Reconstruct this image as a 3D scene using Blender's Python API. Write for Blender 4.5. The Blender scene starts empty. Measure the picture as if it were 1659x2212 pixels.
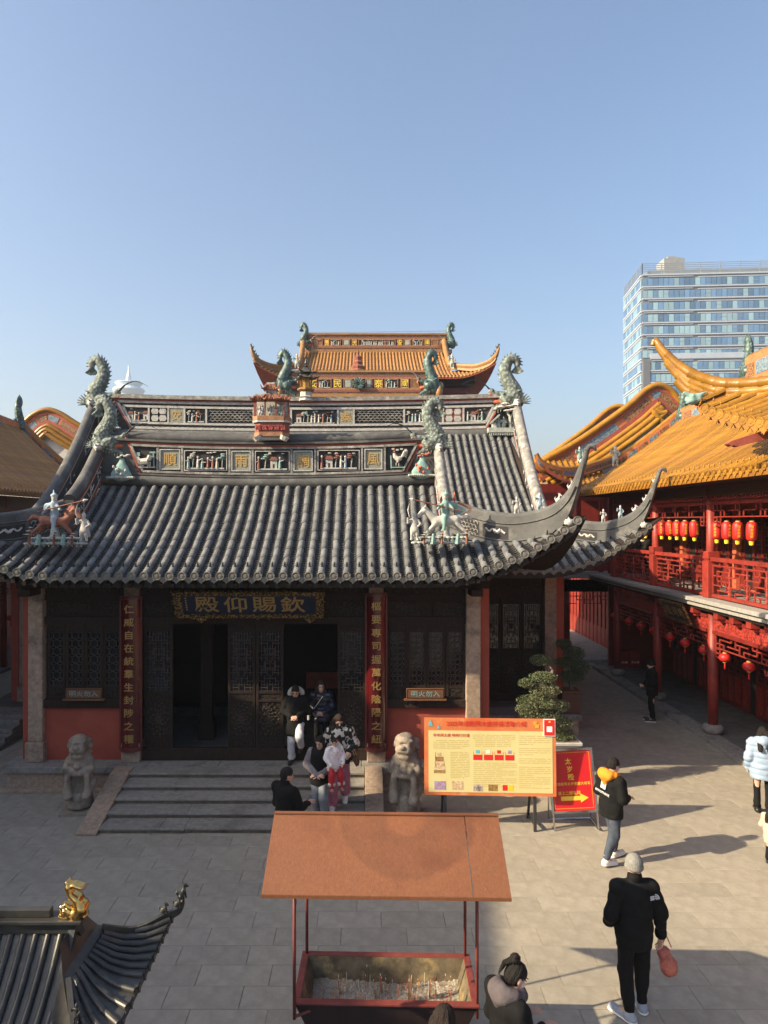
import bpy, bmesh, math, random
import numpy as np
from mathutils import Vector, Matrix, Euler
random.seed(7); RNG = np.random.default_rng(7)
SC = bpy.context.scene
COL = SC.collection
R = math.radians
PI = math.pi

# ------------------------------------------------------------------ camera, sky, sun, exposure
CAM_H, FOC, VX, VY = 5.4, 1500.0, 790.0, 1127.0      # eye height (m), focal length and vanishing point in a 1659x2212 frame
cam = bpy.data.objects.new('camera', bpy.data.cameras.new('camera')); COL.objects.link(cam)
cam.location = (0, 0, CAM_H); cam.rotation_euler = (R(90), 0, 0)
cam.data.sensor_fit = 'HORIZONTAL'; cam.data.sensor_width = 36
cam.data.lens = 36 * FOC / 1659
cam.data.shift_x = (829.5 - VX) / 1659; cam.data.shift_y = (VY - 1106) / 1659
cam.data.clip_start = 0.1; cam.data.clip_end = 6000
SC.camera = cam
SUN_EL = R(29.5); SUN_DIR = Vector((-0.953 * math.cos(SUN_EL), -0.304 * math.cos(SUN_EL), math.sin(SUN_EL)))   # towards the sun
world = bpy.data.worlds.new('World'); SC.world = world; world.use_nodes = True
_n = world.node_tree.nodes; _l = world.node_tree.links
sky = _n.new('ShaderNodeTexSky'); sky.sky_type = 'NISHITA'; sky.sun_disc = False
sky.sun_elevation = SUN_EL; sky.sun_rotation = math.atan2(SUN_DIR.x, SUN_DIR.y)
sky.air_density = 1.15; sky.dust_density = 4.0; sky.ozone_density = 3.0; sky.altitude = 0
_l.new(sky.outputs[0], _n['Background'].inputs[0]); _n['Background'].inputs[1].default_value = 0.116
sun = bpy.data.objects.new('sun', bpy.data.lights.new('sun', 'SUN')); COL.objects.link(sun)
sun.data.energy = 5.0; sun.data.angle = R(0.6); sun.data.color = (1.0, 0.835, 0.575)
sun.rotation_euler = (-SUN_DIR).to_track_quat('-Z', 'Y').to_euler()
SC.view_settings.view_transform = 'Standard'; SC.view_settings.look = 'None'
SC.view_settings.exposure = 1.06; SC.view_settings.gamma = 1.0; SC.view_settings.use_curve_mapping = False
SC.cycles.max_bounces = 6; SC.cycles.diffuse_bounces = 3; SC.cycles.glossy_bounces = 3
SC.cycles.transmission_bounces = 4; SC.cycles.transparent_max_bounces = 6

def at(px, py, Y):
    return Vector(((px - VX) / FOC * Y, Y, CAM_H - (py - VY) / FOC * Y))
def ax(px, Y): return (px - VX) / FOC * Y
def az(py, Y): return CAM_H - (py - VY) / FOC * Y

# ------------------------------------------------------------------ materials
MATS = {}
def mat(name, c1, c2=None, scale=6, rough=0.75, bump=0.0, bscale=30, metal=0.0, rnd=0.0, detail=5, spec=0.5, streak=None, mix=(0.35, 0.65), voro=0, c3=None, s3=1.3, coat=0, emit=0, sheen=0):
    m = bpy.data.materials.new(name); m.use_nodes = True; MATS[name] = m
    n, l = m.node_tree.nodes, m.node_tree.links; b = n['Principled BSDF']
    b.inputs['Roughness'].default_value = rough; b.inputs['Metallic'].default_value = metal
    b.inputs['Specular IOR Level'].default_value = spec
    if coat: b.inputs['Coat Weight'].default_value = coat; b.inputs['Coat Roughness'].default_value = 0.12
    if sheen: b.inputs['Sheen Weight'].default_value = sheen
    tc = n.new('ShaderNodeTexCoord'); src = tc.outputs['Object']
    if streak:
        mp = n.new('ShaderNodeMapping'); l.new(src, mp.inputs[0]); mp.inputs['Scale'].default_value = streak; src = mp.outputs[0]
    col = None
    if c2 is not None:
        nz = n.new('ShaderNodeTexNoise'); nz.inputs['Scale'].default_value = scale; nz.inputs['Detail'].default_value = detail; nz.inputs['Roughness'].default_value = 0.62
        l.new(src, nz.inputs[0])
        rp = n.new('ShaderNodeValToRGB'); rp.color_ramp.elements[0].position = mix[0]; rp.color_ramp.elements[1].position = mix[1]
        rp.color_ramp.elements[0].color = (*c1, 1); rp.color_ramp.elements[1].color = (*c2, 1)
        l.new(nz.outputs[0], rp.inputs[0]); col = rp.outputs[0]
        if c3 is not None:
            nz3 = n.new('ShaderNodeTexNoise'); nz3.inputs['Scale'].default_value = s3; nz3.inputs['Detail'].default_value = 8; nz3.inputs['Roughness'].default_value = 0.7
            l.new(tc.outputs['Object'], nz3.inputs[0])
            r3 = n.new('ShaderNodeValToRGB'); r3.color_ramp.elements[0].position = 0.52; r3.color_ramp.elements[1].position = 0.66
            l.new(nz3.outputs[0], r3.inputs[0])
            mx3 = n.new('ShaderNodeMix'); mx3.data_type = 'RGBA'; l.new(r3.outputs[0], mx3.inputs[0]); l.new(col, mx3.inputs[6]); mx3.inputs[7].default_value = (*c3, 1); col = mx3.outputs[2]
    if rnd:
        oi = n.new('ShaderNodeObjectInfo'); hs = n.new('ShaderNodeHueSaturation')
        mr = n.new('ShaderNodeMapRange'); mr.inputs[3].default_value = 1 - rnd; mr.inputs[4].default_value = 1 + rnd
        l.new(oi.outputs['Random'], mr.inputs[0]); l.new(mr.outputs[0], hs.inputs['Value'])
        if col is not None: l.new(col, hs.inputs['Color'])
        else: hs.inputs['Color'].default_value = (*c1, 1)
        col = hs.outputs[0]
    if col is not None: l.new(col, b.inputs['Base Color'])
    else: b.inputs['Base Color'].default_value = (*c1, 1)
    if bump:
        if voro:
            t2 = n.new('ShaderNodeTexVoronoi'); t2.inputs['Scale'].default_value = voro
        else:
            t2 = n.new('ShaderNodeTexNoise'); t2.inputs['Scale'].default_value = bscale; t2.inputs['Detail'].default_value = 6
        l.new(src, t2.inputs[0] if not voro else t2.inputs['Vector'])
        if voro and col is not None:  # groove shade between the scales multiplied into the colour
            rv = n.new('ShaderNodeValToRGB'); rv.color_ramp.elements[0].position = .15; rv.color_ramp.elements[1].position = .62; rv.color_ramp.elements[0].color = (1, 1, 1, 1); rv.color_ramp.elements[1].color = (.38, .38, .36, 1)
            l.new(t2.outputs[0], rv.inputs[0]); mv = n.new('ShaderNodeMix'); mv.data_type = 'RGBA'; mv.blend_type = 'MULTIPLY'; mv.inputs[0].default_value = 1.0
            l.new(col, mv.inputs[6]); l.new(rv.outputs[0], mv.inputs[7]); l.new(mv.outputs[2], b.inputs['Base Color'])
        bp = n.new('ShaderNodeBump'); bp.inputs['Strength'].default_value = bump; bp.inputs['Distance'].default_value = 0.02
        l.new(t2.outputs[0], bp.inputs['Height']); l.new(bp.outputs[0], b.inputs['Normal'])
    if emit:
        b.inputs['Emission Color'].default_value = (*c1, 1); b.inputs['Emission Strength'].default_value = emit
    return m
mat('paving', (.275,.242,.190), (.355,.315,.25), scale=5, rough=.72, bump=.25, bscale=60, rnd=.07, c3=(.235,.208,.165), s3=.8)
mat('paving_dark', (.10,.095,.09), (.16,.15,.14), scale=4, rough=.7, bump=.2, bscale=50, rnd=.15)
mat('joint', (.13,.115,.095), (.18,.16,.13), scale=8, rough=.9)
mat('far_ground', (.14,.13,.115), (.19,.175,.15), scale=.5, rough=.9)
mat('granite', (.28,.20,.143), (.43,.318,.23), scale=14, rough=.85, bump=.5, bscale=70, rnd=.08, c3=(.17,.13,.1), s3=2.2)
mat('granite_grey', (.20,.185,.165), (.31,.285,.25), scale=12, rough=.82, bump=.4, bscale=60, rnd=.1, c3=(.14,.125,.11), s3=1.7)
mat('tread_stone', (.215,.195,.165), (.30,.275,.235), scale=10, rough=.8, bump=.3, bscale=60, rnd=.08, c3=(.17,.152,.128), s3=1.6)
mat('riser_stone', (.12,.095,.07), (.20,.16,.118), scale=12, rough=.9, bump=.8, bscale=40, c3=(.08,.066,.052), s3=3)  # darker than the treads: the risers' weaker skylight put into the colour
mat('granite_stone', (.22,.18,.14), (.34,.28,.215), scale=9, rough=.9, bump=.7, bscale=40, c3=(.13,.1,.08), s3=3)
mat('tile_grey', (.086,.089,.093), (.152,.156,.159), scale=4, rough=.78, bump=.35, bscale=45, rnd=.24, c3=(.205,.207,.204), s3=2.6)
mat('tile_end', (.13,.128,.115), (.22,.21,.185), scale=14, rough=.8, bump=.4, bscale=40, rnd=.14)
mat('tile_pan', (.022,.022,.023), (.05,.049,.048), scale=7, rough=.85, bump=.3, bscale=40)  # darker than the round tiles, with the shade between rows painted in
mat('ridge_plaster', (.06,.06,.06), (.10,.099,.096), scale=2.5, rough=.8, bump=.25, bscale=25, c3=(.17,.165,.155), s3=1.6)
mat('ridge_weathered', (.15,.145,.135), (.29,.28,.255), scale=6, rough=.85, bump=.4, bscale=30, c3=(.42,.40,.36), s3=3)
mat('ridge_black', (.03,.031,.035), (.05,.05,.054), scale=5, rough=.75)
mat('trim_white', (.36,.355,.335), (.48,.47,.445), scale=8, rough=.8, bump=.15, c3=(.25,.235,.21), s3=5)
mat('trim_red', (.26,.055,.035), (.36,.085,.055), scale=6, rough=.75)
mat('ochre_plaster', (.26,.125,.06), (.36,.18,.09), scale=9, rough=.8, bump=.3, c3=(.2,.11,.07), s3=6)
mat('terracotta_plaster', (.19,.06,.04), (.27,.09,.06), scale=9, rough=.8, bump=.3, c3=(.14,.07,.05), s3=6)
mat('trim_orange', (.45,.13,.05), (.58,.19,.07), scale=6, rough=.6)
mat('char_board', (.19,.20,.165), (.26,.27,.22), scale=5, rough=.8)
mat('gold_leaf', (.44,.27,.085), (.60,.39,.14), scale=20, rough=.38, metal=.55)
mat('gold_paint', (.40,.245,.07), (.50,.32,.10), scale=14, rough=.5)
mat('gold_bright', (.75,.45,.13), (.85,.55,.2), scale=12, rough=.24, metal=1.0)
mat('gold_carved', (.03,.018,.009), (.46,.29,.10), scale=26, rough=.42, metal=.45, bump=1.0, bscale=30, mix=(.46,.6))
mat('plaque_blue', (.008,.014,.035), (.012,.02,.05), scale=4, rough=.28)
mat('couplet_red', (.06,.0035,.004), (.09,.005,.006), scale=3, rough=.18, coat=.6)
mat('couplet_edge', (.05,.008,.008), (.20,.04,.035), scale=60, rough=.4)
mat('wood_lit', (.055,.038,.028), (.085,.060,.045), scale=6, rough=.65, spec=.3, bump=.2)  # lighter copy of the dark wood, light on bars and carving painted in
mat('wood_dark', (.020,.012,.009), (.038,.024,.018), scale=5, rough=.7, spec=.2, bump=.3, bscale=24, streak=(6,6,1.2), rnd=.1)
mat('wood_carved', (.013,.009,.0075), (.042,.030,.022), scale=22, rough=.7, spec=.2, bump=1.2, bscale=24, mix=(.42,.6))
mat('wood_brown', (.13,.055,.025), (.19,.085,.04), scale=5, rough=.5, streak=(2,2,9))
mat('glass_dark', (.012,.014,.018), rough=.08, spec=.6)
mat('interior', (.010,.008,.007), (.016,.012,.01), scale=3, rough=.9)  # near-black: darkness of unlit rooms and lattice backs put into the colour
mat('wall_red', (.30,.056,.032), (.37,.074,.043), scale=2, rough=.8, bump=.1, bscale=50, c3=(.30,.058,.034), s3=.9)
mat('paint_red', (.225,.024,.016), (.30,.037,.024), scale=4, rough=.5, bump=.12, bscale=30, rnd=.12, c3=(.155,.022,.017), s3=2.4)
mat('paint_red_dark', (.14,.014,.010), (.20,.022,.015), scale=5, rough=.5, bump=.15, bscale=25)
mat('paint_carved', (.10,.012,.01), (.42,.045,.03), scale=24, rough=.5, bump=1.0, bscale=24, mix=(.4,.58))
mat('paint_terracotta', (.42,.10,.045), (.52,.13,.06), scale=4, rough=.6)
mat('slab_concrete', (.26,.25,.23), (.34,.325,.30), scale=5, rough=.85, bump=.2, streak=(3,3,.6))
mat('glaze_yellow', (.225,.104,.008), (.32,.154,.013), scale=4, rough=.36, bump=.2, bscale=30, rnd=.2, c3=(.25,.11,.03), s3=2.2)
mat('glaze_hazed', (.27,.138,.045), (.36,.19,.066), scale=4, rough=.5, bump=.2, rnd=.15, c3=(.24,.12,.05), s3=1.5)  # yellow glaze muted in colour to paint in smoky haze
mat('glaze_yellow_pan', (.20,.08,.009), (.27,.112,.014), scale=6, rough=.5)
mat('glaze_brown', (.34,.155,.04), (.46,.225,.065), scale=5, rough=.5, bump=.15, rnd=.12, c3=(.33,.17,.08), s3=2)
mat('dragon_green', (.185,.235,.215), (.30,.35,.32), scale=9, rough=.75, bump=1.0, voro=17, c3=(.40,.44,.39), s3=5)
mat('dragon_teal', (.06,.13,.125), (.12,.20,.19), scale=9, rough=.5, bump=.9, voro=11, c3=(.16,.27,.25), s3=4)
mat('statue_white', (.40,.385,.35), (.52,.50,.46), scale=12, rough=.85, bump=.3, bscale=40, c3=(.38,.36,.32), s3=7)
mat('statue_aqua', (.16,.30,.275), (.27,.39,.35), scale=9, rough=.85, bump=.4)
mat('statue_blue', (.24,.32,.38), (.36,.44,.48), scale=9, rough=.85)
mat('statue_brown', (.20,.07,.045), (.28,.11,.07), scale=9, rough=.8)
mat('statue_grey', (.28,.31,.28), (.42,.44,.40), scale=9, rough=.9, bump=.6)
mat('statue_red', (.45,.10,.05), (.55,.15,.08), scale=9, rough=.8)
mat('black_iron', (.012,.012,.013), (.02,.02,.02), scale=8, rough=.5)
mat('bronze_black', (.03,.029,.027), (.055,.052,.046), scale=6, rough=.42, metal=.15, bump=.12, bscale=20, rnd=.1, c3=(.09,.082,.068), s3=2)
mat('rust', (.155,.055,.021), (.205,.078,.031), scale=26, rough=.6, bump=.2, bscale=70, c3=(.14,.044,.017), s3=.9, streak=(1.6,1,1), detail=9, mix=(.3,.7))
mat('trough_red', (.16,.034,.027), (.23,.052,.042), scale=7, rough=.55, bump=.15, c3=(.18,.03,.025), s3=4)
mat('trough_inner', (.07,.055,.035), (.19,.145,.085), scale=6, rough=.75, c3=(.3,.22,.1), s3=4)
mat('trough_black', (.02,.012,.012), (.035,.018,.018), scale=5, rough=.6)
mat('ash', (.24,.205,.16), (.47,.42,.345), scale=45, rough=.95, bump=1.0, bscale=50)
mat('incense_brown', (.30,.13,.05), rough=.7); mat('incense_red', (.55,.06,.03), rough=.7); mat('incense_white', (.7,.68,.62), rough=.8); mat('incense_orange', (.65,.25,.04), rough=.7)
mat('banner_orange', (.58,.11,.03), (.66,.21,.07), scale=1.6, rough=.5, c3=(.7,.4,.2), s3=1.5)
mat('banner_yellow', (.66,.57,.25), (.7,.61,.29), scale=1.2, rough=.5)
mat('banner_ink', (.56,.43,.17), rough=.6); mat('banner_red', (.62,.02,.015), rough=.5); mat('banner_white', (.85,.82,.78), rough=.5)
mat('banner_title', (.62,.03,.02), rough=.5); mat('photo_a', (.45,.12,.16), (.30,.40,.62), scale=16, rough=.5); mat('photo_b', (.42,.24,.08), (.75,.6,.4), scale=22, rough=.5); mat('photo_c', (.08,.06,.05), (.62,.5,.45), scale=20, rough=.5)
mat('photo_d', (.2,.1,.03), (.45,.28,.08), scale=20, rough=.5); mat('photo_e', (.85,.55,.03), rough=.5); mat('banner_teal', (.12,.45,.5), rough=.5)
mat('sign_red', (.55,.015,.02), (.6,.02,.025), scale=2, rough=.3); mat('sign_yellow', (.85,.58,.05), rough=.5)
mat('steel', (.55,.55,.55), rough=.2, metal=1.0); mat('steel_dark', (.05,.05,.055), rough=.4, metal=.4); mat('lightning_rod', (.35,.36,.36), rough=.4, metal=.5)
mat('lantern_red', (.46,.012,.010), (.58,.018,.013), scale=5, rough=.5, rnd=.12, c3=(.40,.02,.015), s3=6); mat('lantern_yellow', (.8,.6,.03), rough=.6); mat('lantern_char', (.62,.32,.02), rough=.5)
mat('leaf_a', (.055,.085,.03), (.10,.125,.05), scale=3, rough=.6, rnd=.2); mat('leaf_b', (.085,.10,.042), (.135,.135,.062), scale=3, rough=.6); mat('leaf_dark', (.03,.05,.022), (.05,.075,.03), scale=3, rough=.6)
mat('bark', (.14,.105,.08), (.22,.17,.13), scale=14, rough=.9, bump=.6)
mat('planter', (.42,.40,.36), (.5,.48,.43), scale=4, rough=.6); mat('planter_brown', (.10,.035,.022), rough=.5)
mat('skin', (.55,.32,.22), (.62,.37,.26), scale=12, rough=.5, spec=.4); mat('lips', (.42,.13,.10), rough=.5); mat('hair_black', (.008,.007,.0065), (.018,.014,.012), scale=30, rough=.6, streak=(6,6,1), bump=.8, bscale=30, spec=.3); mat('hair_brown', (.016,.010,.008), (.034,.02,.014), scale=30, rough=.6, streak=(6,6,1), bump=.8, bscale=30, spec=.3); mat('eye_dark', (.012,.009,.008), rough=.3)
mat('cloth_black', (.0055,.0055,.006), (.009,.009,.0095), scale=20, rough=.85, bump=.25, bscale=18, spec=.2); mat('cloth_navy', (.012,.014,.028), (.02,.022,.04), scale=10, rough=.35, bump=.3, bscale=12); mat('denim', (.055,.065,.085), (.085,.1,.125), scale=14, rough=.85, bump=.3, bscale=16); mat('cloth_greyblue', (.14,.16,.185), (.2,.22,.245), scale=10, rough=.85, bump=.3, bscale=14)
mat('cloth_white', (.50,.50,.52), (.6,.6,.61), scale=10, rough=.85, bump=.25, bscale=16); mat('fur_white', (.52,.47,.39), (.64,.60,.52), scale=40, rough=.95, bump=1.0, bscale=60); mat('cow_fur', (.50,.46,.40), (.012,.011,.010), scale=9, rough=.95, bump=.6, bscale=50, mix=(.47,.50), detail=1.5); mat('cloth_pink', (.36,.105,.16), (.45,.15,.21), scale=9, rough=.8, bump=.3, bscale=14); mat('fleece_grey', (.155,.135,.145), (.22,.195,.205), scale=25, rough=.95, bump=.8, bscale=50)
mat('cloth_orange', (.62,.20,.008), (.7,.25,.012), scale=8, rough=.8, bump=.3, bscale=16); mat('jogger_navy', (.035,.045,.065), (.06,.072,.1), scale=10, rough=.9, bump=.3, bscale=16); mat('wool_grey', (.19,.185,.165), (.26,.25,.225), scale=30, rough=.95, bump=.8, bscale=60); mat('shoe_grey', (.28,.31,.36), (.36,.39,.43), scale=20, rough=.7); mat('shoe_white', (.7,.68,.62), (.8,.78,.74), scale=10, rough=.6); mat('shoe_black', (.012,.012,.012), rough=.4); mat('shoe_brown', (.22,.15,.1), rough=.8); mat('sole_white', (.78,.76,.72), rough=.6)
mat('puffer_blue', (.24,.33,.46), (.30,.39,.51), scale=6, rough=.45); mat('cloth_pale_pink', (.50,.33,.26), (.58,.39,.32), scale=8, rough=.8); mat('bag_cream', (.75,.62,.40), (.82,.70,.48), scale=6, rough=.7); mat('bag_plastic', (.55,.16,.10), (.36,.10,.09), scale=9, rough=.3, bump=.8, bscale=14); mat('leather_brown', (.10,.05,.03), rough=.5); mat('mask_white', (.62,.66,.66), rough=.8); mat('mask_pink', (.72,.58,.54), rough=.8); mat('mask_black', (.012,.012,.014), rough=.8); mat('child_floral', (.72,.66,.64), (.40,.12,.14), scale=24, rough=.85, mix=(.58,.64)); mat('cloth_red', (.35,.012,.016), (.42,.02,.025), scale=9, rough=.8); mat('hood_mauve', (.075,.06,.064), (.105,.086,.09), scale=9, rough=.9, bump=.3); mat('phone', (.01,.01,.012), rough=.15); mat('ribbon_red', (.6,.03,.03), rough=.6)
mat('tower_white', (.33,.38,.45), (.38,.42,.48), scale=.3, rough=.5); mat('tower_grey', (.13,.135,.15), rough=.5); mat('tower_frame', (.20,.23,.26), rough=.4)
mat('pane_blue', (.07,.15,.28), (.12,.22,.36), scale=.15, rough=.12, spec=.8, rnd=.35); mat('pane_pale', (.20,.33,.40), (.27,.40,.47), scale=.15, rough=.15, spec=.8, rnd=.2); mat('roof_plant', (.22,.23,.23), (.28,.285,.28), scale=.5, rough=.6)
mat('far_tower', (.50,.60,.68), (.62,.70,.77), scale=.03, rough=.4); mat('far_tower_glass', (.34,.47,.58), rough=.3); mat('plaster_white', (.46,.45,.45), (.54,.53,.52), scale=1.5, rough=.8); mat('purple_wood', (.16,.045,.06), (.2,.06,.075), scale=3, rough=.6)  # far tower colours paled to paint in distance haze
mat('blue_panel', (.08,.13,.18), (.2,.26,.29), scale=18, rough=.6, bump=.8, bscale=20, mix=(.42,.58)); mat('brown_panel', (.09,.035,.02), (.32,.16,.06), scale=22, rough=.6, bump=.8, bscale=22, mix=(.42,.56)); mat('ridge_mosaic', (.16,.05,.03), (.48,.30,.12), scale=16, rough=.55, bump=.6, bscale=18, mix=(.45,.56), c3=(.32,.28,.34), s3=9)
mat('relief_dark', (.022,.02,.022), (.035,.032,.034), scale=9, rough=.85)

def rust_stain(name, centre):
    """rain-dried tide marks: rings round a point, broken up by noise"""
    m = MATS[name]; n, l = m.node_tree.nodes, m.node_tree.links; b = n['Principled BSDF']; old = b.inputs['Base Color'].links[0].from_socket
    tc = n.new('ShaderNodeTexCoord'); nz = n.new('ShaderNodeTexNoise'); nz.inputs['Scale'].default_value = 2.6; nz.inputs['Detail'].default_value = 6; l.new(tc.outputs['Object'], nz.inputs[0])
    mm = n.new('ShaderNodeVectorMath'); mm.operation = 'MULTIPLY_ADD'; mm.inputs[1].default_value = (.16, .16, .16); l.new(nz.outputs['Color'], mm.inputs[0]); l.new(tc.outputs['Object'], mm.inputs[2])
    d = n.new('ShaderNodeVectorMath'); d.operation = 'DISTANCE'; l.new(mm.outputs[0], d.inputs[0]); d.inputs[1].default_value = centre
    r = n.new('ShaderNodeValToRGB'); e = r.color_ramp.elements; e[0].position = .16; e[0].color = (1.12, 1.08, 1.05, 1); e[1].position = 1.0; e[1].color = (1, 1, 1, 1)
    for p, c in ((.22, .86), (.30, .9), (.44, .95), (.62, .86), (.67, 1.09), (.80, 1.0), (.86, 1.05), (.9, .97)): q = e.new(p); q.color = (c, c, c, 1)
    l.new(d.outputs['Value'], r.inputs[0]); mx = n.new('ShaderNodeMix'); mx.data_type = 'RGBA'; mx.blend_type = 'MULTIPLY'; mx.inputs[0].default_value = 1
    l.new(old, mx.inputs[6]); l.new(r.outputs[0], mx.inputs[7]); l.new(mx.outputs[2], b.inputs['Base Color'])
rust_stain('rust', (.48, 6.95, 2.55))
# ------------------------------------------------------------------ object helpers
WM = {}
def reg(o, parent=None, label=None, cat=None, group=None, kind=None, world_m=None):
    COL.objects.link(o)
    w = world_m if world_m is not None else Matrix.Identity(4)
    if parent is not None:
        o.parent = parent; o.matrix_parent_inverse = Matrix.Identity(4)
        o.matrix_basis = WM[parent.name].inverted() @ w
    else:
        o.matrix_basis = w
    WM[o.name] = w
    if label: o['label'] = label
    if cat: o['category'] = cat
    if group: o['group'] = group
    if kind: o['kind'] = kind
    return o
def thing(name, label, cat, loc=(0, 0, 0), group=None):
    o = bpy.data.objects.new(name, None); o.empty_display_size = .2
    return reg(o, None, label, cat, group, world_m=Matrix.Translation(Vector(loc)))
def put(name, mesh, parent=None, M=None, **kw):
    return reg(bpy.data.objects.new(name, mesh), parent, world_m=M, **kw)
def newmesh(name, V, F, mats=(), smooth=False, idx=None):
    me = bpy.data.meshes.new(name); me.from_pydata(V, [], F)
    for m in mats: me.materials.append(MATS[m] if isinstance(m, str) else m)
    if idx is not None: me.polygons.foreach_set('material_index', idx)
    if smooth: me.polygons.foreach_set('use_smooth', [True] * len(me.polygons))
    me.update(); return me

class MB:
    """collects shapes, builds one mesh object"""
    def __init__(s): s.V = []; s.F = []; s.I = []; s.mats = []; s.cur = 0
    def m(s, name):
        if name not in s.mats: s.mats.append(name)
        s.cur = s.mats.index(name); return s
    def add(s, V, F):
        o = len(s.V); s.V += [tuple(v) for v in V]; s.F += [tuple(i + o for i in f) for f in F]; s.I += [s.cur] * len(F); return s
    def box(s, x0, x1, y0, y1, z0, z1):
        V = [(x, y, z) for x in (x0, x1) for y in (y0, y1) for z in (z0, z1)]
        return s.add(V, [(0,1,3,2),(4,6,7,5),(0,4,5,1),(2,3,7,6),(0,2,6,4),(1,5,7,3)])
    def boxm(s, M, sx, sy, sz):
        V = [M @ Vector((x*sx/2, y*sy/2, z*sz/2)) for x in (-1,1) for y in (-1,1) for z in (-1,1)]
        return s.add(V, [(0,1,3,2),(4,6,7,5),(0,4,5,1),(2,3,7,6),(0,2,6,4),(1,5,7,3)])
    def bar(s, p, q, w, h=None, up=(0, 0, 1)):
        p = Vector(p); q = Vector(q); d = q - p; L = d.length
        if L < 1e-6: return s
        d.normalize(); u = Vector(up)
        if abs(d.dot(u)) > .98: u = Vector((0, 1, 0)) if abs(d.y) < .9 else Vector((1, 0, 0))
        a = d.cross(u).normalized(); b = a.cross(d); h = h or w
        V = [e + a * i * w / 2 + b * j * h / 2 for e in (p, q) for i, j in ((-1,-1),(1,-1),(1,1),(-1,1))]
        return s.add(V, [(0,3,2,1),(4,5,6,7),(0,1,5,4),(1,2,6,5),(2,3,7,6),(3,0,4,7)])
    def tube(s, pts, r, n=8, cap=True, flat=1.0, up=(0, 0, 1)):
        pts = [Vector(p) for p in pts]; k = len(pts)
        rs = r if isinstance(r, (list, tuple)) else [r] * k
        V = []; a = None
        for i, p in enumerate(pts):
            d = (pts[min(i+1, k-1)] - pts[max(i-1, 0)]).normalized()
            if a is None:
                u = Vector(up)
                if abs(d.dot(u)) > .95: u = Vector((1, 0, 0))
                a = d.cross(u).normalized()
            else:
                a = (a - d * a.dot(d)).normalized()
            b = a.cross(d)
            for j in range(n):
                t = 2 * PI * j / n; V.append(p + (a * math.cos(t) + b * math.sin(t) * flat) * rs[i])
        F = [(i*n+j, i*n+(j+1) % n, (i+1)*n+(j+1) % n, (i+1)*n+j) for i in range(k-1) for j in range(n)]
        if cap: F += [tuple(reversed(range(n))), tuple(range((k-1)*n, k*n))]
        return s.add(V, F)
    def lathe(s, prof, n=16, c=(0, 0, 0), sx=1, sy=1, rot=0):
        V = [(c[0] + r*math.cos(2*PI*j/n+rot)*sx, c[1] + r*math.sin(2*PI*j/n+rot)*sy, c[2] + z) for r, z in prof for j in range(n)]; k = len(prof)
        F = [(i*n+j, i*n+(j+1) % n, (i+1)*n+(j+1) % n, (i+1)*n+j) for i in range(k-1) for j in range(n)]
        F += [tuple(reversed(range(n))), tuple(range((k-1)*n, k*n))]
        return s.add(V, F)
    def prism(s, poly, d, M=None):
        """poly (x,z) extruded along y from 0 to d, then transformed"""
        n = len(poly); V = [Vector((x, 0, z)) for x, z in poly] + [Vector((x, d, z)) for x, z in poly]
        if M is not None: V = [M @ v for v in V]
        F = [tuple(range(n)), tuple(reversed(range(n, 2*n)))] + [(i, i+n, (i+1) % n+n, (i+1) % n) for i in range(n)]
        return s.add(V, F)
    def grid(s, P):
        """P: rows of points"""
        r, c = len(P), len(P[0]); V = [p for row in P for p in row]
        return s.add(V, [(i*c+j, i*c+j+1, (i+1)*c+j+1, (i+1)*c+j) for i in range(r-1) for j in range(c-1)])
    def warp(s, fn): s.V = [tuple(fn(v)) for v in s.V]; return s
    def mesh(s, name, smooth=False): return newmesh(name, s.V, s.F, s.mats, smooth, s.I)
    def build(s, name, parent=None, smooth=False, M=None, bevel=0, **kw):
        o = put(name, s.mesh(name, smooth), parent, M, **kw)
        if bevel:
            b = o.modifiers.new('bevel', 'BEVEL'); b.width = bevel; b.segments = 2; b.limit_method = 'ANGLE'; b.angle_limit = R(40)
        if smooth == 'auto': pass
        return o
def shade_auto(o, ang=35):
    o.data.polygons.foreach_set('use_smooth', [True] * len(o.data.polygons))
    o.data.set_sharp_from_angle(angle=R(ang)); return o

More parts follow.
